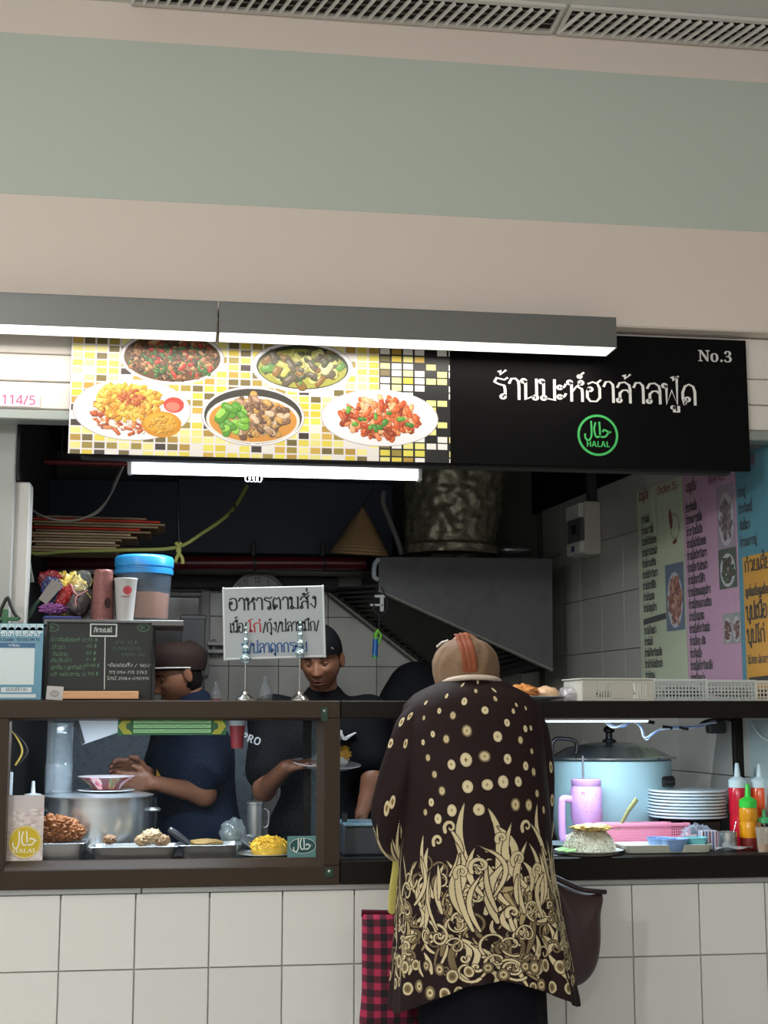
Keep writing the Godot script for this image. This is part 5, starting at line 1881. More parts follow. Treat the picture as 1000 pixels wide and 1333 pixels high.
func squeeze_bottle(label: String, px: float, ybase: float, ytop: float, ytip: float, half: float, z: float, liquid: Color, cap: Color, level := 1.0, low := Color.BLACK, low_level := 0.0):
	var u := mpp(z)
	var c := P(px, ybase, z)
	c.y = CASE_DECK
	var t := thing("sauce_bottle", label, "bottle", c, "sauce bottles on the counter")
	var h := P(px, ytop, z).y - c.y
	var tip := P(px, ytip, z).y - c.y
	var r := half * u
	var body := StandardMaterial3D.new()
	body.albedo_color = liquid
	body.roughness = 0.18
	var m := MB.new()
	var l0 := h * low_level
	m.lathe(Vector3(0, l0, 0), [Vector2(0, 0), Vector2(r * (0.94 if low_level == 0.0 else 0.99), 0), Vector2(r, 0.006), Vector2(r, (h - l0) * 0.46), Vector2(r * 0.94, (h - l0) * 0.50), Vector2(r * 0.94, (h - l0) * 0.54), Vector2(r, (h - l0) * 0.58), Vector2(r * 0.98, (h - l0) - 0.010), Vector2(r * 0.86, h - l0), Vector2(0, h - l0)], 28)
	obj("body", m, body, t)
	if low_level > 0:
		m = MB.new()
		m.lathe(Vector3.ZERO, [Vector2(0, 0), Vector2(r * 0.95, 0), Vector2(r, 0.005), Vector2(r, l0 - 0.0005), Vector2(0, l0 - 0.0005)], 28)
		obj("settled_sauce", m, mat(low, 0.2), t)
	m = MB.new()
	var s := tip - h
	m.lathe(Vector3(0, h - 0.003, 0), [Vector2(r * 0.94, 0), Vector2(r * 0.95, 0.003), Vector2(r * 0.95, s * 0.30), Vector2(r * 0.80, s * 0.36), Vector2(r * 0.34, s * 0.45), Vector2(r * 0.20, s * 0.96), Vector2(r * 0.14, s), Vector2(0, s)], 24)
	obj("nozzle_cap", m, mat(cap, 0.35), t)
	return t


func build_pass():
	var y := CASE_DECK
	var steel := mat(rgb(200, 202, 204), 0.25, 0.9)
	# rice cooker
	var z := -0.525
	var u := mpp(z)
	var c := P(797, 1085, z)
	c.y = y
	var t := thing("rice_cooker", "big pale blue rice cooker with a steel lid behind the lilac tumbler", "rice cooker", c)
	var r := 81 * u
	var h := P(797, 988, z).y - y
	var m := MB.new()
	m.lathe(Vector3.ZERO, [Vector2(0, 0.012), Vector2(r * 0.80, 0.012), Vector2(r * 0.84, 0), Vector2(r * 0.88, 0), Vector2(r * 0.93, 0.03), Vector2(r * 0.985, 0.10), Vector2(r, 0.2), Vector2(r, h - 0.006), Vector2(r * 0.97, h), Vector2(0, h)], 64, Basis(), Vector2(1, 0.72))
	obj("body", m, mat(rgb(166, 198, 206), 0.3), t)
	m = MB.new()
	m.lathe(Vector3(0, h - 0.002, 0), [Vector2(r * 1.0, 0), Vector2(r * 1.09, 0.004), Vector2(r * 1.09, 0.010), Vector2(r * 0.98, 0.015), Vector2(r * 0.7, 0.047), Vector2(r * 0.3, 0.066), Vector2(0, 0.07)], 64, Basis(), Vector2(1, 0.72))
	var lid := obj("lid", m, mat(rgb(176, 182, 186), 0.16, 0.9), t)
	m = MB.new()
	var kx := (796 - 797) * u
	m.lathe(Vector3(kx, h + 0.066, 0), [Vector2(0.028, 0), Vector2(0.026, 0.008), Vector2(0.014, 0.012), Vector2(0.013, 0.034), Vector2(0.022, 0.040), Vector2(0.022, 0.052), Vector2(0.015, 0.060), Vector2(0, 0.061)], 24)
	obj("knob", m, mat(rgb(24, 24, 26), 0.35), lid)
	m = MB.new()
	c = P(857, 1016, z) - t.position
	var fz := sqrt(maxf(0.0, 1.0 - pow(c.x / r, 2))) * r * 0.72
	m.box(Vector3(c.x, c.y, fz - 0.006), Vector3(0.085, 0.042, 0.030), 0.016, Basis(Vector3.UP, 0.62))
	m.box(Vector3(c.x + 0.002, c.y + 0.004, fz + 0.008), Vector3(0.055, 0.016, 0.022), 0.007, Basis(Vector3.UP, 0.62))
	obj("side_handle", m, mat(rgb(20, 20, 22), 0.35), t)
	m = MB.new(t.position)
	var hp := []
	for q in [[720, 980], [719, 969], [724, 962], [737, 962], [747, 964], [751, 970], [750, 981]]:
		hp.append(P(q[0], q[1], -0.40))
	m.tube(smooth(hp, 5), 0.0075, 10)
	obj("loop_handle", m, mat(rgb(18, 18, 20), 0.3), lid)
	# tumbler
	z = -0.30
	u = mpp(z)
	c = P(764.5, 1086, z)
	c.y = y
	t = thing("tumbler", "lilac lidded tumbler with a side handle and a metal straw", "tumbler", c)
	h = P(764, 1014, z).y - y
	r = 20.5 * u
	m = MB.new()
	m.lathe(Vector3.ZERO, [Vector2(0, 0), Vector2(r * 0.80, 0), Vector2(r * 0.83, 0.004), Vector2(r * 0.86, h * 0.34), Vector2(r * 0.99, h * 0.42), Vector2(r, h * 0.84), Vector2(r * 0.94, h * 0.87), Vector2(r * 0.92, h * 0.9)], 40)
	var lilac := mat(rgb(204, 158, 212), 0.4)
	obj("body", m, lilac, t)
	m = MB.new()
	m.lathe(Vector3(0, h * 0.9, 0), [Vector2(r * 0.92, 0), Vector2(r * 0.95, 0.002), Vector2(r * 0.95, h * 0.09), Vector2(r * 0.9, h * 0.1), Vector2(0, h * 0.1)], 40)
	obj("lid", m, mat(rgb(190, 146, 202), 0.35), t)
	m = MB.new()
	m.tube(smooth([Vector3(-r * 0.96, h * 0.70, 0), Vector3(-r * 1.5, h * 0.71, 0), Vector3(-r * 1.62, h * 0.62, 0), Vector3(-r * 1.62, h * 0.22, 0), Vector3(-r * 1.5, h * 0.13, 0), Vector3(-r * 0.83, h * 0.16, 0)], 6), 0.0105, 12, 1.3)
	obj("handle", m, mat(rgb(206, 156, 212), 0.4), t)
	m = MB.new()
	m.tube([Vector3(-0.010, h * 0.95, 0), Vector3(-0.011, P(760, 984, z).y - y, 0)], 0.004, 10)
	obj("straw", m, mat(rgb(176, 176, 184), 0.25, 0.8), t)
	m = MB.new()
	for i in 26:
		var f := PI / 2 + rng.randf_range(-1.2, 1.2)
		var yy := h * rng.randf_range(0.46, 0.82)
		var b := Basis(Vector3.UP, PI / 2 - f)
		m.xf = Transform3D(b, Vector3(cos(f) * (r + 0.0006), yy, sin(f) * (r + 0.0006)))
		disc(m, Vector3.ZERO, 0.0014, 0.0018)
	m.xf = Transform3D()
	obj("dot_print", m, mat(rgb(120, 70, 170), 0.5), t)
	m = MB.new()
	write(m, "แก้วเก็บเย็น", Vector3(-0.036, h * 0.80, r * 0.93), 0.005, 0.22, 0.16, 0.036)
	m.xf = Transform3D()
	obj("lettering", m, mat(rgb(150, 80, 170), 0.5), t)
	# pink basket
	basket("pink_basket", "pink lattice plastic basket in front of the rice cooker", "", 773, 1071, 897, 1106, -0.19, 0.065, y, mat(rgb(236, 150, 176), 0.4), 0.0085, 0.0035)
	m = MB.new()
	m.tube([P(804, 1082, -0.225), P(817, 1057, -0.222), P(829, 1040, -0.22)], [0.006, 0.008, 0.010], 8, 0.45, Vector3.BACK)
	solo("butter_knife", m, mat(rgb(166, 168, 116), 0.3, 0.5), "olive metal knife handle sticking up out of the pink basket", "cutlery")
	# stack of plates on a dark block
	z = -0.33
	u = mpp(z)
	c = P(896, 1072, z)
	var yb := P(896, 1069, z + 0.13).y
	m = MB.new()
	m.box(Vector3(c.x, (y + yb) / 2, z), Vector3(0.19, yb - y, 0.18), 0.006)
	solo("dark_block", m, mat(rgb(26, 28, 32), 0.5), "low dark block that carries the stack of plates", "block")
	m = MB.new()
	var pr := 51.5 * u
	m.lathe(Vector3.ZERO, [Vector2(0, 0), Vector2(pr * 0.6, 0), Vector2(pr * 0.64, 0.002), Vector2(pr * 0.97, 0.006), Vector2(pr, 0.008), Vector2(pr + 0.001, 0.0125), Vector2(pr - 0.002, 0.0142), Vector2(pr * 0.62, 0.0058), Vector2(0, 0.005)], 48)
	var pm := m.mesh()
	for i in 9:
		t = thing("dinner_plate", "pale blue white dinner plate, %s of the stack of nine" % ["lowest", "second from below", "third from below", "fourth from below", "middle one", "fourth from the top", "third from the top", "second from the top", "topmost"][i], "plate", Vector3(c.x + rng.randf_range(-0.003, 0.003), yb + 0.0002 + i * 0.0118, z), "stack of plates by the sauce bottles")
		obj("dish", pm, mat(rgb(222, 232, 238) if i % 3 else rgb(210, 224, 234), 0.22), t)
	# plate of fried rice
	z = -0.075
	c = P(767, 1112, z)
	c.y = y
	t = thing("plate", "white plate of fried rice topped with an egg, at the counter's edge", "plate", c)
	m = MB.new()
	m.lathe(Vector3.ZERO, [Vector2(0, 0), Vector2(0.075, 0), Vector2(0.110, 0.012), Vector2(0.111, 0.014), Vector2(0.075, 0.005), Vector2(0, 0.005)], 48, Basis(), Vector2(1.1, 0.98))
	obj("dish", m, mat(rgb(216, 218, 216), 0.22), t)
	m = MB.new()
	m.lump(Vector3(0.002, 0.010, 0), Vector3(0.088, 0.080, 0.072), 0.10, 0.12, 101, 40, 24)
	obj("rice_mound", m, mat(rgb(226, 220, 200), 0.6), t)
	var grain := MB.new()
	grain.lathe(Vector3.ZERO, [Vector2(0, -0.0034), Vector2(0.0012, -0.002), Vector2(0.0015, 0.0006), Vector2(0, 0.0034)], 5)
	var mm := MultiMesh.new()
	mm.transform_format = MultiMesh.TRANSFORM_3D
	mm.use_colors = true
	mm.mesh = grain.mesh()
	mm.instance_count = 2600
	for i in 2600:
		var f := rng.randf() * TAU
		var e := acos(rng.randf_range(0.0, 1.0))
		var s := rng.randf_range(0.97, 1.07)
		var p := Vector3(0.002 + cos(f) * sin(e) * 0.0885 * s, 0.010 + cos(e) * 0.081 * s, sin(f) * sin(e) * 0.0725 * s)
		mm.set_instance_transform(i, Transform3D(Basis.from_euler(Vector3(rng.randf() * TAU, rng.randf() * TAU, rng.randf() * TAU)), p))
		mm.set_instance_color(i, pick([Color(0.78, 0.75, 0.64), Color(0.85, 0.82, 0.72), Color(0.68, 0.62, 0.44), Color(0.3, 0.22, 0.1), Color(0.82, 0.8, 0.7)]))
	var gm := StandardMaterial3D.new()
	gm.vertex_color_use_as_albedo = true
	gm.roughness = 0.6
	var mi := MultiMeshInstance3D.new()
	mi.name = "rice_grains"
	mi.multimesh = mm
	mi.material_override = gm
	t.add_child(mi, true)
	stuff(mi)
	m = MB.new()
	m.lump(Vector3(0.008, 0.090, 0.006), Vector3(0.070, 0.013, 0.055), 0.35, 0.25, 103, 48, 20)
	obj("fried_egg", m, grained([rgb(236, 220, 180), rgb(240, 214, 130), rgb(214, 160, 74), rgb(244, 234, 206)], 0.07, 9.0, 0.4), t)
	for q in [[-0.098, 0.022], [-0.082, 0.05], [-0.094, -0.02]]:
		m = MB.new()
		m.lathe(Vector3(q[0], 0.014, q[1]), [Vector2(0.022, -0.003), Vector2(0.023, 0.001), Vector2(0.022, 0.004), Vector2(0, 0.005)], 20, Basis(Vector3.BACK, 0.25))
		obj("cucumber_slice", m, mat(rgb(156, 196, 130), 0.4), t)
	m = MB.new()
	c = P(735, 1103, -0.34)
	m.lathe(Vector3(c.x, y, c.z), [Vector2(0, 0), Vector2(0.05, 0), Vector2(0.09, 0.012), Vector2(0.09, 0.014), Vector2(0.05, 0.004), Vector2(0, 0.004)], 36)
	solo("plate", m, mat(rgb(190, 206, 212), 0.25), "pale empty plate under the rice cooker's front left edge", "plate")
	# tray with bowls
	z = -0.035
	var a := P(813, 1115, z)
	var b := P(932, 1102, z)
	t = thing("serving_tray", "flat cream plastic tray holding small blue bowls", "tray", Vector3((a.x + b.x) / 2, y, z - 0.075))
	var w := b.x - a.x
	m = MB.new()
	var rows := []
	for q in [[0.0, 0.001], [0.9, 0.0], [0.93, 0.002], [0.99, 0.026], [1.01, 0.027], [1.0, 0.029], [0.97, 0.028], [0.9, 0.006], [0.0, 0.004]]:
		var row := PackedVector3Array()
		for i in 40:
			var f := TAU * (i + 0.5) / 40
			row.append(Vector3(signf(cos(f)) * pow(absf(cos(f)), 0.25) * w / 2 * q[0], q[1], signf(sin(f)) * pow(absf(sin(f)), 0.25) * 0.07 * q[0]))
		rows.append(row)
	m.grid(rows, true)
	obj("pan", m, mat(rgb(206, 206, 192), 0.35), t)
	for q in [[861, 1092, 19, rgb(126, 162, 214), "periwinkle blue bowl, leftmost on the cream tray"], [876, 1094, 20, rgb(140, 176, 226), "light blue bowl in front of the other two on the cream tray"], [905, 1092, 15.5, rgb(120, 200, 206), "turquoise bowl, rightmost on the cream tray"]]:
		var zz: float = -0.105 if q[0] != 876 else -0.078
		var cc := P(q[0], q[1], zz)
		m = MB.new()
		var rr: float = q[2] * mpp(zz)
		m.lathe(Vector3(cc.x, y + 0.005, zz), [Vector2(0, 0), Vector2(rr * 0.72, 0), Vector2(rr * 0.76, 0.004), Vector2(rr * 0.98, 0.040), Vector2(rr * 1.03, 0.041), Vector2(rr * 1.03, 0.044), Vector2(rr * 0.94, 0.043), Vector2(rr * 0.7, 0.006), Vector2(0, 0.004)], 36)
		solo("small_bowl", m, mat(q[3], 0.35), q[4], "bowl", "bowls on the cream tray")
	m = MB.new()
	c = P(882, 1083, -0.145)
	m.box(Vector3(c.x, y + 0.040, c.z - 0.015), Vector3(0.12, 0.016, 0.03), 0.005)
	solo("red_dish", m, mat(rgb(206, 60, 70), 0.4), "flat red plastic dish showing behind the blue bowls", "dish")
	# plastic bag between plates and cup
	m = MB.new()
	c = P(908, 1087, -0.155)
	m.lump(Vector3(c.x, y + 0.046, c.z), Vector3(0.062, 0.042, 0.022), 0.4, 0.28, 111, 48, 30)
	solo("plastic_bag", m, clear(rgb(196, 210, 230), 0.25, 0.12), "crumpled bluish plastic bag in front of the plate stack", "bag")
	m = MB.new()
	m.box(Vector3(P(900, 1090, -0.155).x, y + 0.034, -0.155), Vector3(0.04, 0.04, 0.012), 0.008)
	solo("bread_slice", m, mat(rgb(206, 140, 120), 0.6), "pinkish slice wrapped inside the bluish plastic bag", "food")
	# striped box, steel cup
	t = thing("striped_carton", "small carton with red white and blue upright stripes left of the steel cup", "carton", P(925, 1100, -0.13) * Vector3(1, 0, 1) + Vector3(0, y, 0))
	m = MB.new()
	m.box(Vector3(0, 0.034, -0.02), Vector3(0.062, 0.068, 0.04), 0.002)
	obj("carton", m, mat(rgb(206, 206, 214), 0.45), t)
	for i in 5:
		m = MB.new()
		m.box(Vector3(-0.026 + i * 0.0125, 0.034, 0.0004), Vector3(0.005, 0.066, 0.001))
		obj("stripe_print", m, mat([rgb(110, 50, 62), rgb(84, 96, 160), rgb(120, 56, 70), rgb(70, 80, 140), rgb(140, 70, 80)][i], 0.45), t)
	c = P(948, 1108, -0.12)
	c.y = y
	t = thing("steel_cup", "small brushed steel cup with a spoon beside the yellow sauce bottle", "cup", c)
	m = MB.new()
	m.lathe(Vector3.ZERO, [Vector2(0, 0), Vector2(0.033, 0), Vector2(0.0345, 0.003), Vector2(0.0345, 0.064), Vector2(0.0365, 0.066), Vector2(0.033, 0.066), Vector2(0.032, 0.006), Vector2(0, 0.005)], 36)
	obj("cup", m, steel, t)
	m = MB.new()
	m.tube([Vector3(0.010, 0.03, 0.01), Vector3(0.024, 0.066, 0.0), Vector3(0.038, 0.100, -0.01)], [0.0022, 0.003, 0.0038], 7, 0.5)
	obj("spoon", m, steel, t)
	# bottles
	squeeze_bottle("red sauce bottle with a white nozzle cap", 963, 1094, 1024, 992, 12.5, -0.215, rgb(206, 26, 52), rgb(206, 224, 230))
	squeeze_bottle("orange sauce bottle with a white nozzle cap, behind the yellow one", 992, 1094, 1024, 993, 12.5, -0.205, rgb(226, 84, 34), rgb(206, 224, 230))
	squeeze_bottle("yellow sauce bottle with a bright green cap", 976, 1102, 1050, 1019, 12.2, -0.135, rgb(226, 150, 22), rgb(60, 206, 64), 1.0, rgb(136, 46, 44), 0.28)
	squeeze_bottle("dark sauce bottle with a mint green cap in the wooden box", 996, 1098, 1070, 1052, 8.5, -0.12, rgb(28, 20, 20), rgb(84, 186, 120))
	# wooden caddy with a cup
	t = thing("wooden_caddy", "small open wooden box of condiments at the right edge of the counter", "box", P(1004, 1108, -0.12) * Vector3(1, 0, 1) + Vector3(0, y, 0))
	m = MB.new()
	var wood := grained([rgb(92, 60, 34), rgb(128, 88, 52), rgb(110, 72, 42)], 0.06, 6.0, 0.6, 0.0, Vector2(0.3, 2))
	for q in [[-0.058, 0, 0.006, 0.11], [0.058, 0, 0.006, 0.11]]:
		m.box(Vector3(q[0], 0.05, q[1]), Vector3(q[2], 0.10, q[3]), 0.0015)
	obj("side_panel", m, wood, t)
	m = MB.new()
	m.box(Vector3(0, 0.032, 0.052), Vector3(0.11, 0.06, 0.006), 0.0015)
	m.box(Vector3(0, 0.05, -0.052), Vector3(0.11, 0.10, 0.006), 0.0015)
	obj("end_panel", m, wood, t)
	m = MB.new()
	m.box(Vector3(0, 0.003, 0), Vector3(0.11, 0.005, 0.098), 0.001)
	obj("bottom", m, wood, t)
	c = P(996, 1115, -0.03)
	c.y = y
	t = thing("plastic_cup", "clear plastic cup with amber dregs at the counter's right edge", "cup", c)
	m = MB.new()
	m.lathe(Vector3.ZERO, [Vector2(0, 0), Vector2(0.023, 0), Vector2(0.031, 0.082), Vector2(0.033, 0.084), Vector2(0.031, 0.086), Vector2(0.029, 0.083), Vector2(0.0215, 0.003), Vector2(0, 0.003)], 30)
	obj("cup", m, clear(rgb(216, 206, 190), 0.25, 0.08), t)
	m = MB.new()
	m.lathe(Vector3.ZERO, [Vector2(0, 0.0035), Vector2(0.021, 0.0035), Vector2(0.024, 0.030), Vector2(0, 0.030)], 30)
	obj("dregs", m, mat(rgb(190, 130, 50), 0.2), t)
	# clear scoop-like sheet
	m = MB.new()
	var rw := []
	for i in 6:
		var row := PackedVector3Array()
		for j in 8:
			var p := P(930 + j * 7.2, 1104 + i * 2.0 + 5 * sin(j * 0.9) * 0.4, -0.045 - 0.012 * i)
			row.append(Vector3(p.x, y + 0.006 + 0.012 * absf(sin(j * 0.7 + i * 0.5)), p.z))
		rw.append(row)
	m.grid(rw, false)
	solo("plastic_wrap", m, clear(rgb(226, 226, 220), 0.45, 0.15), "sheet of clear plastic wrap lying before the steel cup", "wrap")
	# grey bin with pale top left of customer
	z = -0.10
	a = P(446, 1112, z)
	b = P(520, 1074, z)
	t = thing("grey_crate", "dark grey plastic box with a pale blue top just left of the customer", "box", Vector3((a.x + b.x) / 2, y, z - 0.09))
	w = b.x - a.x
	h = b.y - y
	m = MB.new()
	m.box(Vector3(0, h / 2, 0), Vector3(w, h, 0.18), 0.008)
	obj("body", m, mat(rgb(70, 74, 82), 0.45), t)
	m = MB.new()
	m.box(Vector3(0, h + 0.003, 0), Vector3(w - 0.01, 0.010, 0.20), 0.003)
	obj("pale_top", m, mat(rgb(150, 190, 206), 0.35), t)
	m = MB.new()
	m.box(Vector3(-w / 2 + 0.013, h + 0.022, 0.03), Vector3(0.018, 0.038, 0.02), 0.003)
	obj("clip", m, mat(rgb(40, 42, 46), 0.4), t)
	# wires and plug under the shelf
	t = thing("draped_wires", "twisted white and blue wires draped under the shelf by the rice cooker", "cable", P(850, 945, -0.2))
	for i in 3:
		m = MB.new(t.position)
		var q := []
		for e in [[785, 937], [797, 946], [812, 944], [824, 938], [834, 948], [839, 962], [850, 954], [868, 947], [892, 948], [912, 944], [930, 939]]:
			q.append(P(e[0] + i * 1.3, e[1] + sin(e[0] * 0.2 + i * 2.1) * 1.6, -0.2 + 0.006 * cos(e[0] * 0.3 + i * 2)))
		m.tube(smooth(q, 5), 0.0032, 6)
		obj("wire", m, mat([rgb(206, 214, 220), rgb(120, 150, 206), rgb(190, 206, 222)][i], 0.4), t)
	for q in [[846, 940], [869, 947], [890, 948]]:
		m = MB.new(t.position)
		m.tube([P(q[0] - 6, q[1] - 1, -0.197), P(q[0] + 6, q[1] + 1, -0.197)], 0.0062, 8)
		obj("black_tape", m, mat(rgb(26, 26, 28), 0.5), t)
	t = thing("wall_plug", "small dark adapter plugged in under the shelf, right of the draped wires", "plug", P(935, 945, -0.42))
	m = MB.new(t.position)
	pbox(m, 924, 938, 946, 955, -0.42, 0.05, 0.006)
	obj("body", m, mat(rgb(56, 60, 62), 0.45), t)
	m = MB.new(t.position)
	var q2 := []
	for e in [[912, 943], [922, 938], [946, 936], [958, 941]]:
		q2.append(P(e[0], e[1], -0.40))
	m.tube(smooth(q2, 5), 0.006, 8)
	obj("cord", m, mat(rgb(26, 26, 28), 0.5), t)
	# pale glass panel at the far right
	m = MB.new()
	var g0 := PW(979, 1000, 0.006)
	m.xf = Transform3D(Basis(along, Vector3.UP, side_normal), g0)
	m.box(Vector3(0.15, 1.165 - g0.y, 0.002), Vector3(0.3, 0.46, 0.006), 0.001)
	m.xf = Transform3D()
	solo("frosted_screen", m, clear(rgb(190, 214, 214), 0.5, 0.1), "pale frosted glass panel right of the dark post behind the sauce bottles", "glass panel")
	m = MB.new()
	var q3 := []
	for e in [[978, 938], [984, 950], [993, 960], [1004, 966]]:
		q3.append(PW(e[0], e[1], 0.02))
	m.tube(smooth(q3, 5), 0.0035, 6)
	solo("white_wire", m, mat(rgb(206, 214, 214), 0.4), "single white wire hanging before the frosted glass panel", "cable")


func mini_dish(cols: Array, n: int, back: Color) -> Image:
	var im := Image.create(96, 144, false, Image.FORMAT_RGB8)
	im.fill(back)
	ell(im, 48, 78, 40, 60, rgb(206, 206, 212))
	bits(im, 48, 76, 30, 46, n, cols, 6, 14)
	return im


func poster(called: String, label: String, px0: float, px1: float, top: float, c: Color) -> Node3D:
	var s0 := (PW(px0, 760, 0.014) - corner).dot(along)
	var s1 := (PW(px1, 760, 0.014) - corner).dot(along)
	var y0 := SHELF - 0.03
	var o := Vector3((s0 + s1) / 2, (top + y0) / 2, 0)
	var t := thing(called, label, "poster", corner + along * o.x + side_normal * 0.0125 + Vector3.UP * o.y)
	t.basis = Basis(along, Vector3.UP, side_normal)
	var m := MB.new()
	m.box(Vector3.ZERO, Vector3(s1 - s0, top - y0, 0.002))
	obj("sheet", m, mat(c, 0.35), t)
	t.set_meta("w", s1 - s0)
	t.set_meta("h", top - y0)
	return t


func film(t: Node3D, w: float, h: float, sd: int):
	var no := FastNoiseLite.new()
	no.seed = sd
	no.frequency = 0.06
	var rows := []
	for i in 25:
		var row := PackedVector3Array()
		for j in 29:
			var amp := 0.0012 + 0.010 * pow(i / 24.0, 3)
			row.append(Vector3(w * (j / 28.0 - 0.5), h * (i / 24.0 - 0.5), 0.0065 + amp * absf(no.get_noise_2d(j * 3.4, i * 0.9))))
		rows.append(row)
	var m := MB.new()
	m.grid(rows, false)
	obj("plastic_film", m, clear(rgb(255, 255, 255), 0.06, 0.12), t)


func lines(t: Node3D, called: String, list: Array, x: float, y: float, step: float, h: float, c: Color, k := 0.62):
	var m := MB.new()
	for i in list.size():
		if list[i] == "":
			continue
		write(m, list[i], Vector3(x, y - i * step, 0.003), h, 0.16, 0.12, text_width(list[i], h) * k)
	obj(called, m, mat(c, 0.6), t)


func build_back_things():
	var m := MB.new()
	var top := PW(832, 640, 0.014).y
	# posters on the side wall
	var t := poster("menu_poster", "pale green poster of chicken dishes, deepest of three on the side wall", 832, 892, top, rgb(204, 216, 184))
	var w: float = t.get_meta("w")
	var h: float = t.get_meta("h")
	lines(t, "heading", ["เมนูไก่/"], -w * 0.44, h * 0.455, 0.1, 0.036, rgb(160, 34, 30), 0.72)
	var lt := obj("latin_heading", latin("Chicken 35.-", "Droid Sans", 0.036, false), mat(rgb(160, 34, 30), 0.6), t)
	lt.position = Vector3(w * 0.20, h * 0.47, 0.0025)
	lt.scale = Vector3(0.8, 1.0, 1)
	lines(t, "lettering", ["ข้าวผัดไก่", "ข้าวกะเพราไก่", "ข้าวไก่น้ำมันหอย", "ข้าวไก่พริกไทยดำ", "ข้าวไก่กระเทียม", "ข้าวไก่น้ำพริกเผา", "ข้าวไก่บาร์บีคิว", "ข้าวไก่นมสด", "ข้าวไก่สมุนไพร", "", "ข้าวไก่กับแก้ว", "ข้าวต้มไก่", "ข้าวไก่ผัดพริกเกลือ", "ข้าวไก่ผัดไข่เยี่ยวม้า", "ข้าวไก่ทอด"], -w * 0.40, h * 0.345, h * 0.0505, 0.027, rgb(30, 36, 30))
	lines(t, "price_line", ["ข้าวไข่เจียวใส่ไก่ 45 บาท"], -w * 0.40, -h * 0.425, 0.1, 0.024, rgb(40, 44, 40), 0.62)
	m = MB.new()
	m.box(Vector3(-w * 0.16, h * 0.345 - h * 0.0505 * 9 + 0.012, 0.003), Vector3(w * 0.50, 0.026, 0.0012), 0.0, Basis(Vector3.BACK, 0.06))
	obj("ink_bar", m, mat(rgb(14, 14, 14), 0.5), t)
	m = MB.new()
	m.quad(Vector3(w * 0.10, -h * 0.16, 0.003), Vector3(w * 0.48, -h * 0.16, 0.003), Vector3(w * 0.48, h * 0.13, 0.003), Vector3(w * 0.10, h * 0.13, 0.003))
	obj("dish_photo", m, tex(mini_dish([rgb(160, 84, 60), rgb(186, 110, 84), rgb(136, 66, 48), rgb(206, 150, 120)], 90, rgb(96, 116, 140)), 0.4), t)
	m = MB.new()
	m.xf = Transform3D(Basis(Vector3.BACK, 0.15), Vector3(w * 0.30, h * 0.30, 0.003))
	disc(m, Vector3(-0.02, 0.03, 0), 0.016, 0.045)
	disc(m, Vector3(0.0, -0.075, 0), 0.022, 0.010)
	ring(m, Vector3(0.012, -0.01, 0), 0.042, 0.052, 0.003)
	m.xf = Transform3D()
	obj("hen_drawing", m, mat(rgb(130, 44, 40), 0.6), t)
	film(t, w, h, 4)

	t = poster("menu_poster", "pink poster of beef dishes, middle of three on the side wall", 892.5, 962, top, rgb(214, 168, 200))
	w = t.get_meta("w")
	h = t.get_meta("h")
	lines(t, "heading", ["เมนูเนื้อ/"], -w * 0.42, h * 0.42, 0.1, 0.034, rgb(120, 40, 90), 0.6)
	lt = obj("latin_heading", latin("Beef 45.-", "Droid Sans", 0.034, false), mat(rgb(120, 40, 90), 0.6), t)
	lt.position = Vector3(w * 0.18, h * 0.437, 0.0025)
	lt.scale = Vector3(0.8, 1.0, 1)
	lines(t, "lettering", ["ข้าวผัดเนื้อ", "ข้าวกะเพราเนื้อ", "ข้าวพริกเนื้อสับ", "ข้าวเนื้อน้ำมันหอย", "ข้าวเนื้อน้ำพริกเผา", "ข้าวเนื้อพริกไทยดำ", "ข้าวเนื้อบาร์บีคิว", "ข้าวเนื้อทอดสมุนไพร", "ข้าวเนื้อทอดกระเทียม", "ข้าวเนื้อนมสด", "ข้าวเนื้อคั่วพริกเม่น", "ข้าวเนื้อกะ เสิด", "ข้าวผัดเนื้อ", "ข้าวเนื้อคั่วพริกเกลือ", "ข้าวเนื้อลูกฝุ่น", "ข้าวไก่เขียวเนื้อสับโบราณ"], -w * 0.44, h * 0.335, h * 0.0515, 0.028, rgb(34, 22, 36))
	for k in 4:
		m = MB.new()
		var q: Array = [[0.16, 0.14, 0.48, 0.40], [0.16, -0.02, 0.48, 0.14], [0.20, -0.24, 0.36, -0.12], [0.36, -0.24, 0.52, -0.12]][k]
		m.quad(Vector3(w * q[0], h * q[1], 0.003), Vector3(w * q[2], h * q[1], 0.003), Vector3(w * q[2], h * q[3], 0.003), Vector3(w * q[0], h * q[3], 0.003))
		obj("dish_photo", m, tex(mini_dish([[rgb(150, 130, 140), rgb(120, 100, 110)], [rgb(60, 40, 36), rgb(84, 58, 50), rgb(50, 84, 40)], [rgb(96, 50, 44), rgb(130, 80, 66)], [rgb(90, 70, 60), rgb(150, 90, 70)]][k], 60, [rgb(176, 160, 178), rgb(80, 96, 80), rgb(170, 170, 170), rgb(160, 166, 170)][k]), 0.4), t)
	film(t, w, h, 5)

	t = poster("menu_poster", "teal poster with a yellow noodle panel, cut by the picture's right edge", 962.5, 1026, top, rgb(80, 156, 178))
	w = t.get_meta("w")
	h = t.get_meta("h")
	lines(t, "heading", ["เมนูปลาดุก"], -w * 0.40, h * 0.445, 0.1, 0.034, rgb(130, 60, 120), 0.6)
	lines(t, "lettering", ["ข้าวปู", "ข้าวผัดหมี่", "ผัดขี้เมา", "ข้าวกะเพราปู"], -w * 0.44, h * 0.33, h * 0.066, 0.028, rgb(18, 42, 60), 0.66)
	m = MB.new()
	m.box(Vector3(w * 0.04, -h * 0.20, 0.0022), Vector3(w * 0.88, h * 0.58, 0.0016), 0.0007)
	obj("yellow_panel", m, mat(rgb(226, 166, 40), 0.4), t)
	m = MB.new()
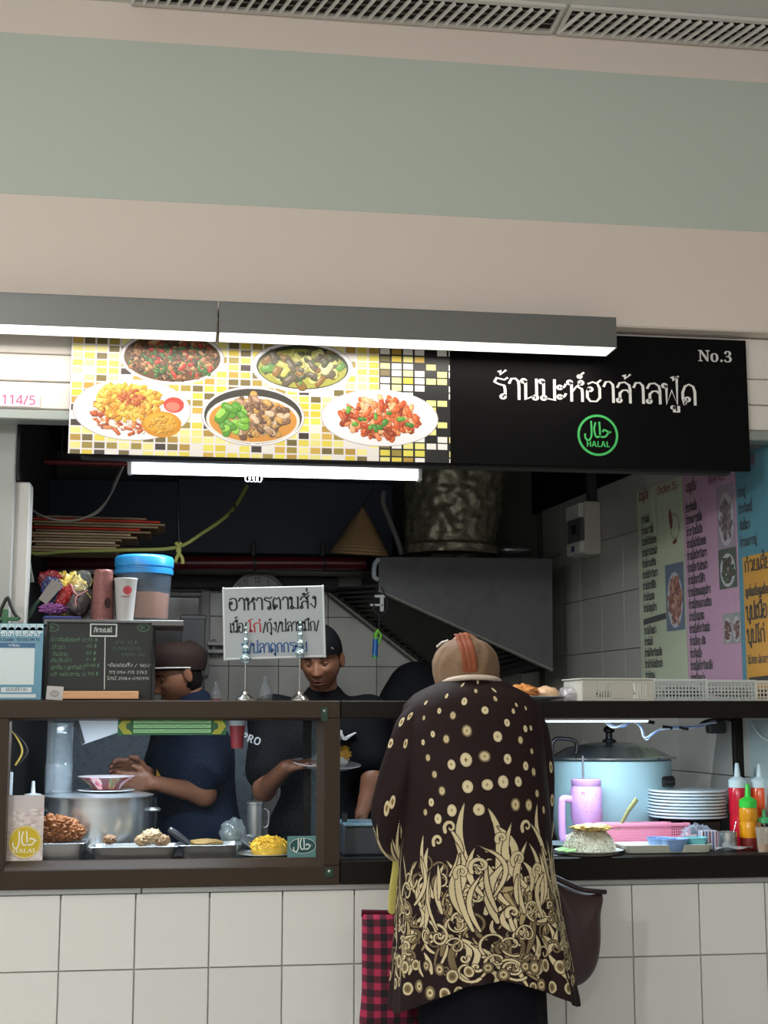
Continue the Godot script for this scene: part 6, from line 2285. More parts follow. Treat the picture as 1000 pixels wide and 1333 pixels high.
	for q in [["ก๋วยเตี๋ยว", 0.03, 0.042, 0.62], ["(ลูกชิ้น/เนื้อสด/เปื่อย)", -0.065, 0.026, 0.5], ["ซุปเนื้อ", -0.155, 0.050, 0.44], ["ซุปไก่", -0.245, 0.050, 0.38], ["ไม่งอก ต้องการแจ้ง", -0.325, 0.024, 0.58], ["ใส่กล่อง", -0.45, 0.024, 0.26]]:
		write(m, q[0], Vector3(-w * 0.36, h * q[1], 0.0038), q[2], 0.2, 0.14, w * q[3])
	for q in [["(พิเศษ)", -0.152], ["(พริก-)", -0.242]]:
		write(m, q[0], Vector3(w * 0.12, h * q[1], 0.0038), 0.024, 0.2, 0.14, w * 0.26)
	obj("panel_lettering", m, mat(rgb(50, 36, 14), 0.6), t)
	m = MB.new()
	m.box(Vector3(w * 0.02, -h * 0.385, 0.0036), Vector3(w * 0.74, 0.022, 0.001), 0.0, Basis(Vector3.BACK, 0.03))
	m.box(Vector3(w * 0.12, -h * 0.44, 0.0036), Vector3(w * 0.40, 0.022, 0.001))
	obj("ink_bar", m, mat(rgb(14, 14, 14), 0.5), t)
	film(t, w, h, 6)

	# breaker box
	var c := PW(777, 690, 0.0)
	t = thing("breaker_box", "white electric breaker box with a dark window on the kitchen's side wall", "breaker box", c)
	t.basis = Basis(along, Vector3.UP, side_normal)
	m = MB.new()
	m.box(Vector3(0, 0, 0.055), Vector3(0.17, 0.26, 0.09), 0.006)
	obj("body", m, mat(rgb(196, 192, 180), 0.45), t)
	m = MB.new()
	for e in [[0.085, 0.072], [-0.095, 0.06]]:
		m = MB.new()
		m.box(Vector3(0, e[0], 0.112), Vector3(0.18, e[1], 0.028), 0.005)
		obj("cover", m, mat(rgb(216, 214, 206), 0.4), t)
	m = MB.new()
	m.box(Vector3(0, -0.007, 0.108), Vector3(0.175, 0.11, 0.020), 0.004)
	obj("window_panel", m, mat(rgb(96, 98, 98), 0.15), t)
	m = MB.new()
	m.box(Vector3(0.01, -0.006, 0.120), Vector3(0.06, 0.045, 0.008), 0.002)
	obj("switch", m, mat(rgb(40, 42, 46), 0.4), t)
	m = MB.new()
	m.box(Vector3(0, -0.098, 0.127), Vector3(0.04, 0.028, 0.002))
	obj("label_print", m, mat(rgb(60, 66, 110), 0.5), t)
	m = MB.new()
	m.box(Vector3(0.02, 0.33, 0.03), Vector3(0.05, 0.40, 0.04), 0.004)
	obj("conduit", m, mat(rgb(58, 60, 62), 0.6), t)

	# range hood
	var z := -1.9
	t = thing("range_hood", "grey sheet metal range hood with a sloping lower edge", "range hood", Vector3(P(606, 800, z).x, P(606, 725, z).y, -2.2))
	var poly := PackedVector2Array()
	for q in [[493, 768], [720, 872], [719, 727], [493, 725]]:
		var p := P(q[0], q[1], z)
		poly.append(Vector2(p.x, p.y))
	m = MB.new(t.position)
	m.prism(poly, z - 0.006, 0.006)
	var side := MB.new(t.position)
	for i in [2, 3]:
		var a := poly[i]
		var b := poly[(i + 1) % 4]
		side.quad(Vector3(a.x, a.y, z), Vector3(b.x, b.y, z), Vector3(b.x, b.y, -2.58), Vector3(a.x, a.y, -2.58))
	side.quad(Vector3(poly[1].x, poly[1].y, z), Vector3(poly[2].x, poly[2].y, z), Vector3(poly[2].x, poly[2].y, -2.58), Vector3(poly[1].x, poly[1].y, -2.58))
	var metal := grained([rgb(78, 78, 80), rgb(88, 88, 90), rgb(83, 83, 85)], 0.03, 1.2, 0.45, 0.45)
	obj("front_panel", m, metal, t)
	obj("canopy", side, metal, t)
	var far := [P(428, 772, -2.56), P(598, 905, -2.56)]
	var near := [P(493, 768, z), P(720, 872, z)]
	m = MB.new(t.position)
	m.quad(near[0] + Vector3(0, 0.03, -0.02), near[1] + Vector3(0, 0.03, -0.02), far[1] + Vector3(0, 0.03, 0), far[0] + Vector3(0, 0.03, 0))
	obj("filter_plate", m, mat(rgb(34, 31, 28), 0.45, 0.3), t)
	for i in 22:
		m = MB.new(t.position)
		var u := 0.03 + i * 0.0435
		m.tube([near[0].lerp(near[1], u) + Vector3(0, 0.016, -0.02), far[0].lerp(far[1], u) + Vector3(0, 0.016, 0.01)], 0.006, 6)
		obj("filter_bar", m, mat(rgb(52, 50, 48), 0.4, 0.5), t)
	m = MB.new(t.position)
	m.tube([far[0], far[1]], 0.016, 4)
	obj("lip", m, mat(rgb(136, 132, 126), 0.4, 0.5), t)
	m = MB.new(t.position)
	m.tube([near[0] + Vector3(0, 0.0, -0.01), near[1] + Vector3(0, 0.0, -0.01)], 0.012, 6)
	obj("lip", m, mat(rgb(136, 132, 126), 0.4, 0.5), t)
	m = MB.new(t.position)
	m.tube(smooth([P(493, 728, z + 0.01), P(488, 735, z + 0.02), P(487, 750, z + 0.02), P(492, 754, z + 0.01)], 4), 0.012, 8)
	obj("corner_light", m, mat(rgb(190, 196, 206), 0.3), t)
	# foil duct
	m = MB.new()
	var no := FastNoiseLite.new()
	no.seed = 12
	no.frequency = 0.35
	var rows := []
	var yb := P(590, 724, -2.2).y
	for i in 65:
		var u := i / 64.0
		var row := PackedVector3Array()
		var cx: float = lerpf(P(583, 724, -2.2).x, P(597, 610, -2.2).x, u)
		for j in 96:
			var f := TAU * j / 96
			var r := lerpf(0.225, 0.275, u) * (1.0 + 0.10 * no.get_noise_3d(cos(f) * 9, u * 14, sin(f) * 9)) + (0.03 if i < 6 else 0.0)
			row.append(Vector3(cx + cos(f) * r, lerpf(yb, 2.795, u), -2.2 + sin(f) * r))
		rows.append(row)
	m.grid(rows, true)
	solo("foil_duct", m, grained([rgb(150, 144, 120), rgb(176, 172, 150), rgb(130, 124, 100), rgb(196, 194, 184)], 0.05, 2.0, 0.36, 0.5), "crinkled foil wrapped exhaust duct rising from the range hood", "duct")
	m = MB.new()
	m.tube(smooth([P(500, 640, -2.05), P(499, 655, -2.05), P(508, 680, -2.05), P(518, 705, -2.05), P(523, 722, -2.05)], 5), 0.014, 10)
	solo("grey_hose", m, mat(rgb(120, 118, 116), 0.5), "thin grey hose running down beside the foil duct to the hood", "hose")
	m = MB.new()
	m.lump(P(672, 716, -1.98), Vector3(0.075, 0.022, 0.03), 0.3, 0.2, 61)
	solo("crumpled_foil", m, mat(rgb(150, 150, 152), 0.3, 0.8), "crumpled foil lump on the range hood's top", "foil")

	# overhead navy panels, red pipe, shelf
	for k in 2:
		m = MB.new()
		pbox(m, [62, 232][k], 622, [231, 512][k], 724, -2.28, 0.25, 0.006)
		solo("navy_cabinet", m, mat(rgb(52, 60, 77), 0.5), "dark navy overhead cabinet panel %s" % ["behind the stack of flattened boxes", "behind the straw cone"][k], "cabinet", "navy overhead panels")
	t = thing("red_pipe", "dark red pipe running level beneath the navy cabinets", "pipe", P(300, 731, -2.12))
	m = MB.new(t.position)
	m.tube([P(30, 733, -2.12), P(476, 733, -2.12)], 0.034, 16)
	obj("pipe", m, mat(rgb(92, 18, 28), 0.3), t)
	for x in [60, 150, 330, 420]:
		m = MB.new(t.position)
		m.tube([P(x, 733, -2.12), P(x + 3.5, 733, -2.12)], 0.040, 16)
		m.box(P(x, 722, -2.15) + Vector3(0, 0.02, 0), Vector3(0.02, 0.10, 0.02), 0.003)
		obj("clamp", m, mat(rgb(40, 36, 38), 0.5), t)
	m = MB.new()
	m.tube([P(58, 601, -0.9), P(172, 604, -0.9)], 0.012, 10)
	t = thing("red_rail", "thin dark red rail under the ceiling at the upper left, beside the tube lamp", "rail")
	obj("rail", m, mat(rgb(110, 24, 30), 0.4), t)
	for x in [80, 150]:
		m = MB.new()
		m.tube([P(x, 600, -0.91), P(x, 600, -0.91) + Vector3(0, 2.795 - P(x, 600, -0.91).y, 0)], 0.005, 8)
		obj("hanger", m, mat(rgb(26, 26, 28), 0.6), t)
	m = MB.new()
	pbox(m, 230, 741, 492, 745.5, -2.2, 0.3, 0.003)
	solo("wall_shelf", m, mat(rgb(150, 146, 138), 0.4), "pale narrow shelf edge under the red pipe", "shelf")
	m = MB.new()
	pbox(m, 30, 746, 440, 768, -2.45, 0.14, 0.004)
	solo("dark_ledge", m, mat(rgb(36, 35, 36), 0.6), "dark boxed ledge under the pale shelf edge, above the wall clock", "ledge")
	# wall clock
	c = P(336, 783, -2.30)
	t = thing("wall_clock", "round dark wall clock mostly hidden behind the Thai menu board", "clock", c)
	var r := 37.0 * mpp(-2.3)
	m = MB.new()
	m.lathe(Vector3.ZERO, [Vector2(0, 0), Vector2(r, 0), Vector2(r + 0.004, 0.012), Vector2(r, 0.028), Vector2(r - 0.014, 0.030), Vector2(r - 0.016, 0.02)], 56, Basis(Vector3.RIGHT, PI / 2))
	obj("rim", m, mat(rgb(120, 120, 120), 0.3, 0.4), t)
	m = MB.new()
	disc(m, Vector3(0, 0, 0.021), r - 0.015, r - 0.015)
	obj("dial", m, mat(rgb(112, 110, 106), 0.4), t)
	m = MB.new()
	for i in 12:
		var f := PI / 2 - TAU * (i + 1) / 12.0
		write(m, str(i + 1), Vector3(cos(f) * r * 0.74 - 0.011 * str(i + 1).length(), sin(f) * r * 0.74 - 0.014, 0.0218), 0.028, 0.14, 0.12)
	obj("digits", m, mat(rgb(26, 26, 28), 0.6), t)
	for q in [[0.5, r * 0.5], [2.4, r * 0.68]]:
		m = MB.new()
		m.box(Vector3(cos(q[0]) * q[1] / 2, sin(q[0]) * q[1] / 2, 0.024), Vector3(q[1], 0.006, 0.002), 0.0, Basis(Vector3.BACK, q[0]))
		obj("hand", m, mat(rgb(20, 20, 22), 0.5), t)
	# window in the back wall
	t = Node3D.new()
	t.name = "window_1"
	t.position = P(240, 812, -2.56)
	t.set_meta("kind", "structure")
	add_child(t)
	for q in [[214, 764, 272, 769.5, -2.52], [262, 769, 272, 880, -2.52], [214, 773, 263, 777, -2.54], [259, 777, 263, 880, -2.54]]:
		m = MB.new(t.position)
		pbox(m, q[0], q[1], q[2], q[3], q[4], 0.06, 0.004)
		obj("window_frame", m, mat(rgb(158, 156, 150), 0.45), t)
	m = MB.new(t.position)
	pbox(m, 190, 777, 259, 880, -2.56, 0.02, 0.002)
	obj("pane", m, mat(rgb(30, 31, 32), 0.1), t)
	t = thing("white_rack", "pair of short white bars on the back wall left of the menu board", "rack", P(282, 844, -2.5))
	for e in [838, 848]:
		m = MB.new(t.position)
		pbox(m, 270, e - 2.6, 312, e + 2.2, -2.48, 0.05, 0.003)
		obj("bar", m, mat(rgb(206, 206, 206), 0.4), t)
	m = MB.new(t.position)
	pbox(m, 276, 832, 281, 854, -2.53, 0.06, 0.003)
	obj("mount", m, mat(rgb(150, 150, 150), 0.4), t)

	# straw cone
	var a := P(468, 722, -1.95)
	m = MB.new()
	var cone := []
	for i in 29:
		cone.append(Vector2(0.002 + 0.140 * pow((28 - i) / 28.0, 0.9) * (1.0 + 0.035 * (i % 2)), 0.235 * i / 28.0))
	m.lathe(Vector3(a.x, a.y, a.z), cone, 40, Basis(Vector3.BACK, -0.05) * Basis(Vector3.RIGHT, 0.10))
	var straw := grained([rgb(110, 84, 56), rgb(190, 156, 112), rgb(150, 118, 80), rgb(206, 174, 130)], 0.2, 5.0, 0.8, 0.0, Vector2(0.6, 2.4))
	solo("straw_cone", m, straw, "brown woven straw cone hanging in front of the navy cabinet", "straw cone")
	m = MB.new()
	m.tube([P(470, 664, -1.95), P(486, 636, -1.95), P(490, 600, -1.95)], 0.004, 6)
	solo("cone_cord", m, mat(rgb(60, 58, 54), 0.7), "dark cord from which the straw cone hangs", "cord")

	# flattened boxes on a strap rack
	z = -1.15
	var yl := P(60, 717, z).y
	for i in 13:
		m = MB.new()
		var x0 := P(38 + (i * 7 % 5) * 2, 700, z).x
		var x1: float = P([150, 152, 156, 150, 158, 178, 170, 196, 182, 206, 214, 208, 190][i], 700, z).x
		var yy := yl + 0.004 + i * 0.0118
		m.box(Vector3((x0 + x1) / 2, yy, z - 0.12), Vector3(x1 - x0, 0.0085, 0.24), 0.001, Basis(Vector3.BACK, 0.002 * i - 0.035 * (i / 12.0)))
		var cc: Color = [rgb(160, 134, 104), rgb(184, 156, 122), rgb(140, 116, 92), rgb(200, 176, 146), rgb(150, 126, 98)][i % 5]
		if i in [8, 11]:
			cc = rgb(190, 62, 46)
		var where: String = ["lowest of the stack", "second from the bottom", "third from the bottom", "fourth from the bottom", "fifth from the bottom", "sixth from the bottom", "middle of the stack", "just above the middle", "lower of the two red ones", "fourth from the top", "third from the top", "upper of the two red ones", "topmost of the stack"][i]
		solo("flattened_box", m, mat(cc, 0.8), "flattened %s cardboard box on the hanging strap, %s" % ["red" if i in [8, 11] else "brown", where], "cardboard", "flattened boxes on the strap rack")
	t = thing("green_strap", "yellow green strap slung under the flattened boxes and tied up to a hook", "strap", P(150, 716, z))
	m = MB.new(t.position)
	m.tube(smooth([P(32, 650, z + 0.005), P(34, 690, z + 0.005), P(38, 719, z + 0.005), P(90, 717.5, z + 0.005), P(160, 716, z + 0.005), P(228, 713, z + 0.005), P(262, 695, z), P(300, 667, z - 0.02), P(322, 632, z - 0.1)], 4), 0.008, 8, 0.4, Vector3.BACK)
	obj("band", m, mat(rgb(134, 136, 62), 0.6), t)
	m = MB.new(t.position)
	for q in [[[229, 706], [234, 716], [230, 726], [228, 732]], [[236, 706], [231, 716], [237, 726], [238, 734]]]:
		var pts := []
		for e in q:
			pts.append(P(e[0], e[1], z + 0.012))
		m.tube(smooth(pts, 4), 0.008, 8, 0.5, Vector3.BACK)
	obj("knot", m, mat(rgb(150, 148, 66), 0.6), t)
	m = MB.new(t.position)
	m.tube([P(232, 645, z), P(233, 712, z)], 0.005, 6)
	m.tube(smooth([P(303, 652, z), P(307, 664, z), P(303, 672, z), P(299, 668, z)], 4), 0.006, 6)
	obj("hook", m, mat(rgb(46, 46, 48), 0.5, 0.4), t)
	m = MB.new()
	m.tube(smooth([P(32, 652, -1.0), P(48, 668, -1.0), P(75, 677, -1.0), P(104, 676, -1.0), P(128, 664, -1.0), P(144, 644, -1.0), P(154, 622, -1.0), P(161, 606, -1.0)], 6), 0.0045, 6)
	m.tube(smooth([P(100, 677, -1.01), P(126, 668, -1.01), P(142, 648, -1.01), P(150, 626, -1.01), P(160, 608, -1.01)], 6), 0.004, 6)
	solo("white_wire", m, mat(rgb(150, 146, 138), 0.5), "pair of pale wires sagging in front of the flattened boxes", "cable")

	# lighter hanging on the hood
	z = -1.85
	t = thing("hanging_lighter", "green and blue kitchen lighter hanging from a white clip under the hood's corner", "lighter", P(492, 800, z))
	m = MB.new(t.position)
	pbox(m, 488, 774, 503, 778, z, 0.014, 0.003)
	pbox(m, 495, 776, 500, 796, z, 0.014, 0.003)
	pbox(m, 482, 786, 499, 789, z, 0.012, 0.002)
	obj("clip", m, mat(rgb(216, 218, 220), 0.4), t)
	m = MB.new(t.position)
	m.tube(smooth([P(497, 764, z), P(503, 780, z), P(504, 792, z), P(496, 802, z), P(488, 796, z), P(487, 786, z)], 4), 0.004, 6)
	m.tube([P(494, 802, z), P(493, 822, z)], 0.0035, 6)
	obj("cord", m, mat(rgb(36, 36, 38), 0.5), t)
	m = MB.new(t.position)
	m.tube([P(489, 832, z), P(488, 855, z)], [0.013, 0.014], 12)
	obj("handle", m, mat(rgb(30, 110, 190), 0.35), t)
	m = MB.new(t.position)
	m.tube(smooth([P(493, 820, z), P(489, 826, z), P(490, 834, z)], 4), 0.010, 10)
	m.tube(smooth([P(493, 822, z), P(496, 828, z), P(493, 838, z)], 4), 0.006, 8)
	m.tube([P(488, 852, z), P(487.6, 857, z)], [0.014, 0.012], 12)
	obj("trigger_guard", m, mat(rgb(120, 206, 60), 0.35), t)

	# slate cabinet and stove behind the cooks
	m = MB.new()
	var x0 := P(68, 1000, -1.5).x
	var x1 := P(330, 1000, -1.5).x
	t = thing("slate_cabinet", "dark slate cupboard front behind the navy cook, seen through the glass", "cabinet", Vector3((x0 + x1) / 2, 0, -1.7))
	m.box(Vector3(0, 0.70, 0), Vector3(x1 - x0, 1.40, 0.4), 0.005)
	obj("body", m, mat(rgb(80, 87, 96), 0.5), t)
	for k in 2:
		m = MB.new()
		m.box(Vector3((k - 0.5) * (x1 - x0) / 2, 0.70, 0.205), Vector3((x1 - x0) / 2 - 0.01, 1.32, 0.014), 0.004)
		var d := obj("door", m, grained([rgb(74, 82, 92), rgb(102, 112, 122), rgb(86, 95, 104)], 0.06, 2.0, 0.5), t)
		m = MB.new()
		m.tube([Vector3((k - 0.5) * 0.12, 0.9, 0.225), Vector3((k - 0.5) * 0.12, 1.1, 0.225)], 0.008, 8)
		obj("handle", m, mat(rgb(120, 122, 124), 0.3, 0.7), d)
	x0 = P(505, 1000, -2.2).x
	x1 = 1.86
	t = thing("stove_bench", "dark steel cooking bench under the range hood behind the customer", "bench", Vector3((x0 + x1) / 2, 0, -2.2))
	m = MB.new()
	m.box(Vector3(0, 0.43, 0), Vector3(x1 - x0, 0.86, 0.6), 0.006)
	obj("body", m, mat(rgb(58, 58, 58), 0.45, 0.5), t)
	m = MB.new()
	m.box(Vector3(0, 0.875, 0), Vector3(x1 - x0 + 0.02, 0.03, 0.64), 0.005)
	obj("top", m, mat(rgb(110, 110, 110), 0.35, 0.8), t)


# ---------- people ----------
# an oval pulled into a head: face towards +z of the basis, about 0.24 high
func head(mb: MB, c: Vector3, bs: Basis, s := 1.0):
	var n := 72
	var rings := 56
	var rows := []
	for i in rings + 1:
		var a := PI * (float(i) / rings - 0.5) * 0.999
		var row := PackedVector3Array()
		for j in n:
			# more columns on the face side
			var f := TAU * j / n
			f = f - 0.45 * cos(f) * (1.0 if true else 0.0) * 0.0 + PI / 2 - 0.35 * sin(f) * 1.0
			var d := Vector3(cos(a) * cos(f), sin(a), cos(a) * sin(f))
			var p := d * Vector3(0.077, 0.118, 0.096)
			if p.y < 0:
				var k := -p.y / 0.118
				p.x *= 1.0 - 0.30 * k * k
				p.z *= 1.0 + (0.04 if p.z > 0 else -0.35) * k
			else:
				p.z -= 0.008 * p.y / 0.118
			if p.z > 0:
				var x := p.x
				var y := p.y
				var face: float = smoothstep(0.0, 0.05, p.z)
				# nose
				var up := clampf((0.020 - y) / 0.050, 0.0, 1.0)
				var nose := 0.026 * pow(up, 1.1) * (1.0 if y > -0.030 else exp(-pow((y + 0.030) / 0.007, 2)))
				p.z += face * nose * exp(-pow(x / (0.0065 + 0.0065 * up), 2))
				p.z += face * 0.007 * exp(-pow((absf(x) - 0.013) / 0.006, 2) - pow((y + 0.028) / 0.008, 2))
				# sockets, brows, cheeks
				p.z -= face * 0.012 * exp(-pow((absf(x) - 0.032) / 0.016, 2) - pow((y - 0.010) / 0.011, 2))
				p.z += face * 0.006 * exp(-pow((absf(x) - 0.030) / 0.022, 2) - pow((y - 0.029) / 0.008, 2))
				p.z += face * 0.004 * exp(-pow((absf(x) - 0.042) / 0.016, 2) - pow((y + 0.018) / 0.014, 2))
				# lips and chin
				p.z += face * 0.009 * exp(-pow(x / 0.022, 2) - pow((y + 0.056) / 0.006, 2))
				p.z += face * 0.009 * exp(-pow(x / 0.019, 2) - pow((y + 0.070) / 0.006, 2))
				p.z -= face * 0.006 * exp(-pow(x / 0.024, 2) - pow((y + 0.063) / 0.0026, 2))
				p.z += face * 0.008 * exp(-pow(x / 0.020, 2) - pow((y + 0.100) / 0.014, 2))
			row.append(c + bs * (p * s))
		rows.append(row)
	mb.grid(rows, true)
	for e in [-1, 1]:
		var er := []
		for i in 9:
			var a := PI * (i / 8.0 - 0.5) * 0.98
			var row := PackedVector3Array()
			for j in 14:
				var f := TAU * j / 14
				var d := Vector3(cos(a) * cos(f) * 0.007, sin(a) * 0.033 - 0.004, cos(a) * sin(f) * 0.018 - 0.010)
				d.x += (0.006 if cos(f) * e > 0 and absf(sin(a)) < 0.6 and absf(sin(f)) < 0.5 else 0.008) * 0.5 * e
				row.append(c + bs * ((Vector3(e * 0.077, 0.004, -0.004) + Basis(Vector3.UP, -e * 0.35) * d) * s))
			er.append(row)
		mb.grid(er, true)


func face_parts(t: Node3D, c: Vector3, bs: Basis, s: float, hair: Color, skin: Material):
	for e in [-1, 1]:
		var m := MB.new(t.position)
		m.lathe(c + bs * (Vector3(e * 0.031, 0.010, 0.071) * s), [Vector2(0, -0.011), Vector2(0.008, -0.008), Vector2(0.0115, 0), Vector2(0.008, 0.008), Vector2(0, 0.011)], 16)
		var ey := obj("eye", m, mat(rgb(206, 200, 190), 0.2), t)
		m = MB.new(t.position)
		m.lathe(c + bs * (Vector3(e * 0.031, 0.0115, 0.0712) * s), [Vector2(0, -0.012), Vector2(0.009, -0.0085), Vector2(0.0132, 0), Vector2(0.009, 0.0095), Vector2(0, 0.0125)], 18)
		obj("eyelid", m, skin, t)
		m = MB.new(t.position)
		var ls := []
		for i in 7:
			var f := -1.0 + i / 3.0
			ls.append(c + bs * (Vector3(e * 0.031 + f * 0.012, 0.0045 + 0.0025 * f * f, 0.0845 - 0.006 * f * f) * s))
		m.tube(ls, [0.0006, 0.0014, 0.0017, 0.0018, 0.0017, 0.0014, 0.0006], 5)
		obj("lashes", m, mat(rgb(20, 14, 12), 0.7), t)
		m = MB.new(t.position)
		var pts := []
		for i in 6:
			var x := 0.014 + i * 0.0072
			pts.append(c + bs * (Vector3(e * x, 0.030 + 0.004 * sin(i * 0.6), 0.0905 - i * i * 0.0007) * s))
		m.tube(pts, [0.002, 0.003, 0.0034, 0.003, 0.0024, 0.0012], 6)
		obj("eyebrow", m, mat(hair, 0.8), t)
	var lp := MB.new(t.position)
	for q in [[-0.0575, 0.0035, 0.0975], [-0.0685, 0.0042, 0.0965]]:
		var pts := []
		for i in 9:
			var f := -1.0 + i / 4.0
			pts.append(c + bs * (Vector3(f * 0.022, q[0] + (0.0015 if q[0] > -0.06 else -0.001) * (1.0 - f * f) + 0.002 * f * f * (-1.0 if q[0] > -0.06 else 1.0), q[2] - 0.012 * f * f) * s))
		lp.tube(pts, [q[1] * 0.3, q[1] * 0.7, q[1], q[1], q[1], q[1], q[1], q[1] * 0.7, q[1] * 0.3], 8, 0.7)
	obj("lips", lp, mat(rgb(104, 56, 48), 0.45), t)


# a hand as bones: palm and five bent fingers; dir towards the fingers, palm_n out of the palm
func hand_bones(wrist: Vector3, dir: Vector3, palm_n: Vector3, thumb_side: float, curl: float) -> Array:
	var d := dir.normalized()
	var n := (palm_n - d * palm_n.dot(d)).normalized()
	var sd := d.cross(n) * thumb_side
	var out := []
	for i in 4:
		var base := wrist + d * 0.082 + sd * (0.030 - i * 0.020)
		out.append([wrist + d * 0.012 + sd * (0.016 - i * 0.011), base, 0.015, 0.011])
		var len: float = [0.068, 0.076, 0.070, 0.054][i]
		var p := base
		var f := 0.25 * curl
		for k in 3:
			var q: Vector3 = p + (d * cos(f) + n * sin(f)) * len * [0.45, 0.32, 0.23][k]
			out.append([p, q, 0.0095 - k * 0.0008, 0.0090 - k * 0.0010])
			p = q
			f += 0.75 * curl
	var t0 := wrist + d * 0.022 + sd * 0.026
	var t1 := t0 + d * 0.030 + sd * 0.026 + n * 0.012 * curl
	var t2 := t1 + d * 0.028 + sd * 0.006 + n * 0.016 * curl
	out.append([wrist + d * 0.01, t0, 0.016, 0.014])
	out.append([t0, t1, 0.013, 0.0105])
	out.append([t1, t2, 0.0105, 0.0085])
	return out


func hand_mesh(mb: MB, wrist: Vector3, fore: Vector3, dir: Vector3, palm_n: Vector3, thumb: float, curl: float):
	var b := hand_bones(wrist, dir, palm_n, thumb, curl)
	b.append([wrist + (fore - wrist).normalized() * 0.06, wrist + dir.normalized() * 0.01, 0.027, 0.024])
	mb.flesh(b, 0.004, 0.010)


func build_cooks():
	var skin := StandardMaterial3D.new()
	skin.albedo_color = rgb(128, 84, 62)
	skin.roughness = 0.5
	skin.subsurf_scatter_enabled = true
	skin.subsurf_scatter_strength = 0.08
	# ---- the cook in the black cap, carrying a plate ----
	var z := -0.76
	var hc := P(418, 861, z + 0.02)
	var t := thing("person", "cook in a black cap and black shirt looking down at the plate he carries", "person", Vector3(hc.x, 0, z))
	var o := t.position
	var hb := Basis(Vector3.UP, -0.30) * Basis(Vector3.RIGHT, 0.30) * Basis(Vector3.BACK, 0.05)
	var neck := Vector3(hc.x + 0.02, 1.47, z - 0.06)
	var chest := Vector3(hc.x + 0.005, 1.28, z - 0.05)
	var hip := Vector3(hc.x + 0.01, 0.96, z - 0.08)
	var sl := Vector3(hc.x - 0.185, 1.395, z - 0.05)
	var sr := Vector3(hc.x + 0.20, 1.395, z - 0.05)
	var el := P(344, 1028, -0.66)
	var wl := P(374, 997, -0.42)
	var er := P(485, 1014, -0.70)
	var wr := P(471, 1060, -0.66)
	var torso := [[chest + Vector3(-0.07, 0, 0), chest + Vector3(0.07, 0, 0), 0.125, 0.125], [hip + Vector3(-0.06, 0, 0), hip + Vector3(0.06, 0, 0), 0.125, 0.125], [hip, chest, 0.13, 0.13], [sl, sr, 0.062, 0.062], [chest, neck, 0.10, 0.06], [sl, chest, 0.06, 0.09], [sr, chest, 0.06, 0.09]]
	var arms := [[sl, el, 0.052, 0.042], [sr, er, 0.052, 0.042]]
	var fore := [[el, wl, 0.042, 0.028], [er, wr, 0.042, 0.028]]
	var legs := []
	for e in [-1, 1]:
		var h2 := hip + Vector3(e * 0.09, -0.05, 0)
		legs.append([h2, Vector3(h2.x + e * 0.01, 0.50, h2.z + 0.02), 0.085, 0.058])
		legs.append([Vector3(h2.x + e * 0.01, 0.50, h2.z + 0.02), Vector3(h2.x + e * 0.01, 0.08, h2.z - 0.01), 0.058, 0.038])
		legs.append([Vector3(h2.x + e * 0.01, 0.045, h2.z - 0.02), Vector3(h2.x + e * 0.03, 0.035, h2.z + 0.17), 0.04, 0.032])
	var m := MB.new(o)
	m.flesh(torso + arms + fore + legs + [[neck, hc + hb * Vector3(0, -0.05, -0.02), 0.056, 0.054]], 0.014, 0.03)
	head(m, hc, hb, 1.0)
	hand_mesh(m, wl, el, Vector3(1, 0.1, 0.1), Vector3(0, 1, 0.2), 1.0, 0.5)
	hand_mesh(m, wr, er, Vector3(-0.2, -1, 0.2), Vector3(-1, 0, 0.2), 1.0, 0.4)
	obj("body", m, skin, t)
	var black := mat(rgb(14, 14, 17), 0.8)
	m = MB.new(o)
	var mid_l := sl.lerp(el, 0.72)
	var mid_r := sr.lerp(er, 0.66)
	m.flesh(torso + [[sl, mid_l, 0.062, 0.062], [sr, mid_r, 0.062, 0.062]], 0.010, 0.045, 0.024, 5)
	var shirt := obj("shirt", m, black, t)
	m = MB.new(o)
	m.flesh(legs.filter(func(b): return b[0].y > 0.2) + [[hip + Vector3(-0.06, -0.02, 0), hip + Vector3(0.06, -0.02, 0), 0.12, 0.12]], 0.011, 0.045, 0.010, 5)
	obj("trousers", m, mat(rgb(16, 16, 19), 0.75), t)
	face_parts(t, hc, hb, 1.0, rgb(24, 18, 16), skin)
	# cap worn backwards
	var cap := []
	for i in 12:
		var u := i / 11.0
		cap.append(Vector2(0.092 * cos(u * PI / 2 * 0.99) + 0.0006, 0.112 * sin(u * PI / 2)))
	m = MB.new(o)
	m.lathe(hc + hb * Vector3(0, 0.038, -0.006), [Vector2(0.0865, -0.006), Vector2(0.0925, -0.006)] + cap, 40, hb * Basis(Vector3.RIGHT, -0.14), Vector2(0.96, 1.14))
	obj("cap", m, mat(rgb(9, 9, 11), 0.8), t)
	m = MB.new(o)
	m.lathe(hc + hb * Vector3(0.062, 0.062, 0.062), [Vector2(0, 0.002), Vector2(0.009, 0.001), Vector2(0.009, -0.006)], 12, hb * Basis(Vector3.UP, 0.8) * Basis(Vector3.RIGHT, PI / 2))
	obj("cap_badge", m, mat(rgb(110, 110, 106), 0.5), t)
	m = MB.new(o)
	var hp := []
	m.lathe(hc + hb * Vector3(0, 0.02, -0.016), [Vector2(0.079, -0.05), Vector2(0.083, -0.03), Vector2(0.084, 0.03)], 36, hb, Vector2(0.97, 0.95))
	obj("hair", m, mat(rgb(20, 17, 16), 0.85), t)
	# swoosh on the chest, letters on the sleeve
	var sw := MB.new(o)
	var sp := P(454, 959, z + 0.11)
	sw.xf = Transform3D(Basis(Vector3.UP, 0.35), sp)
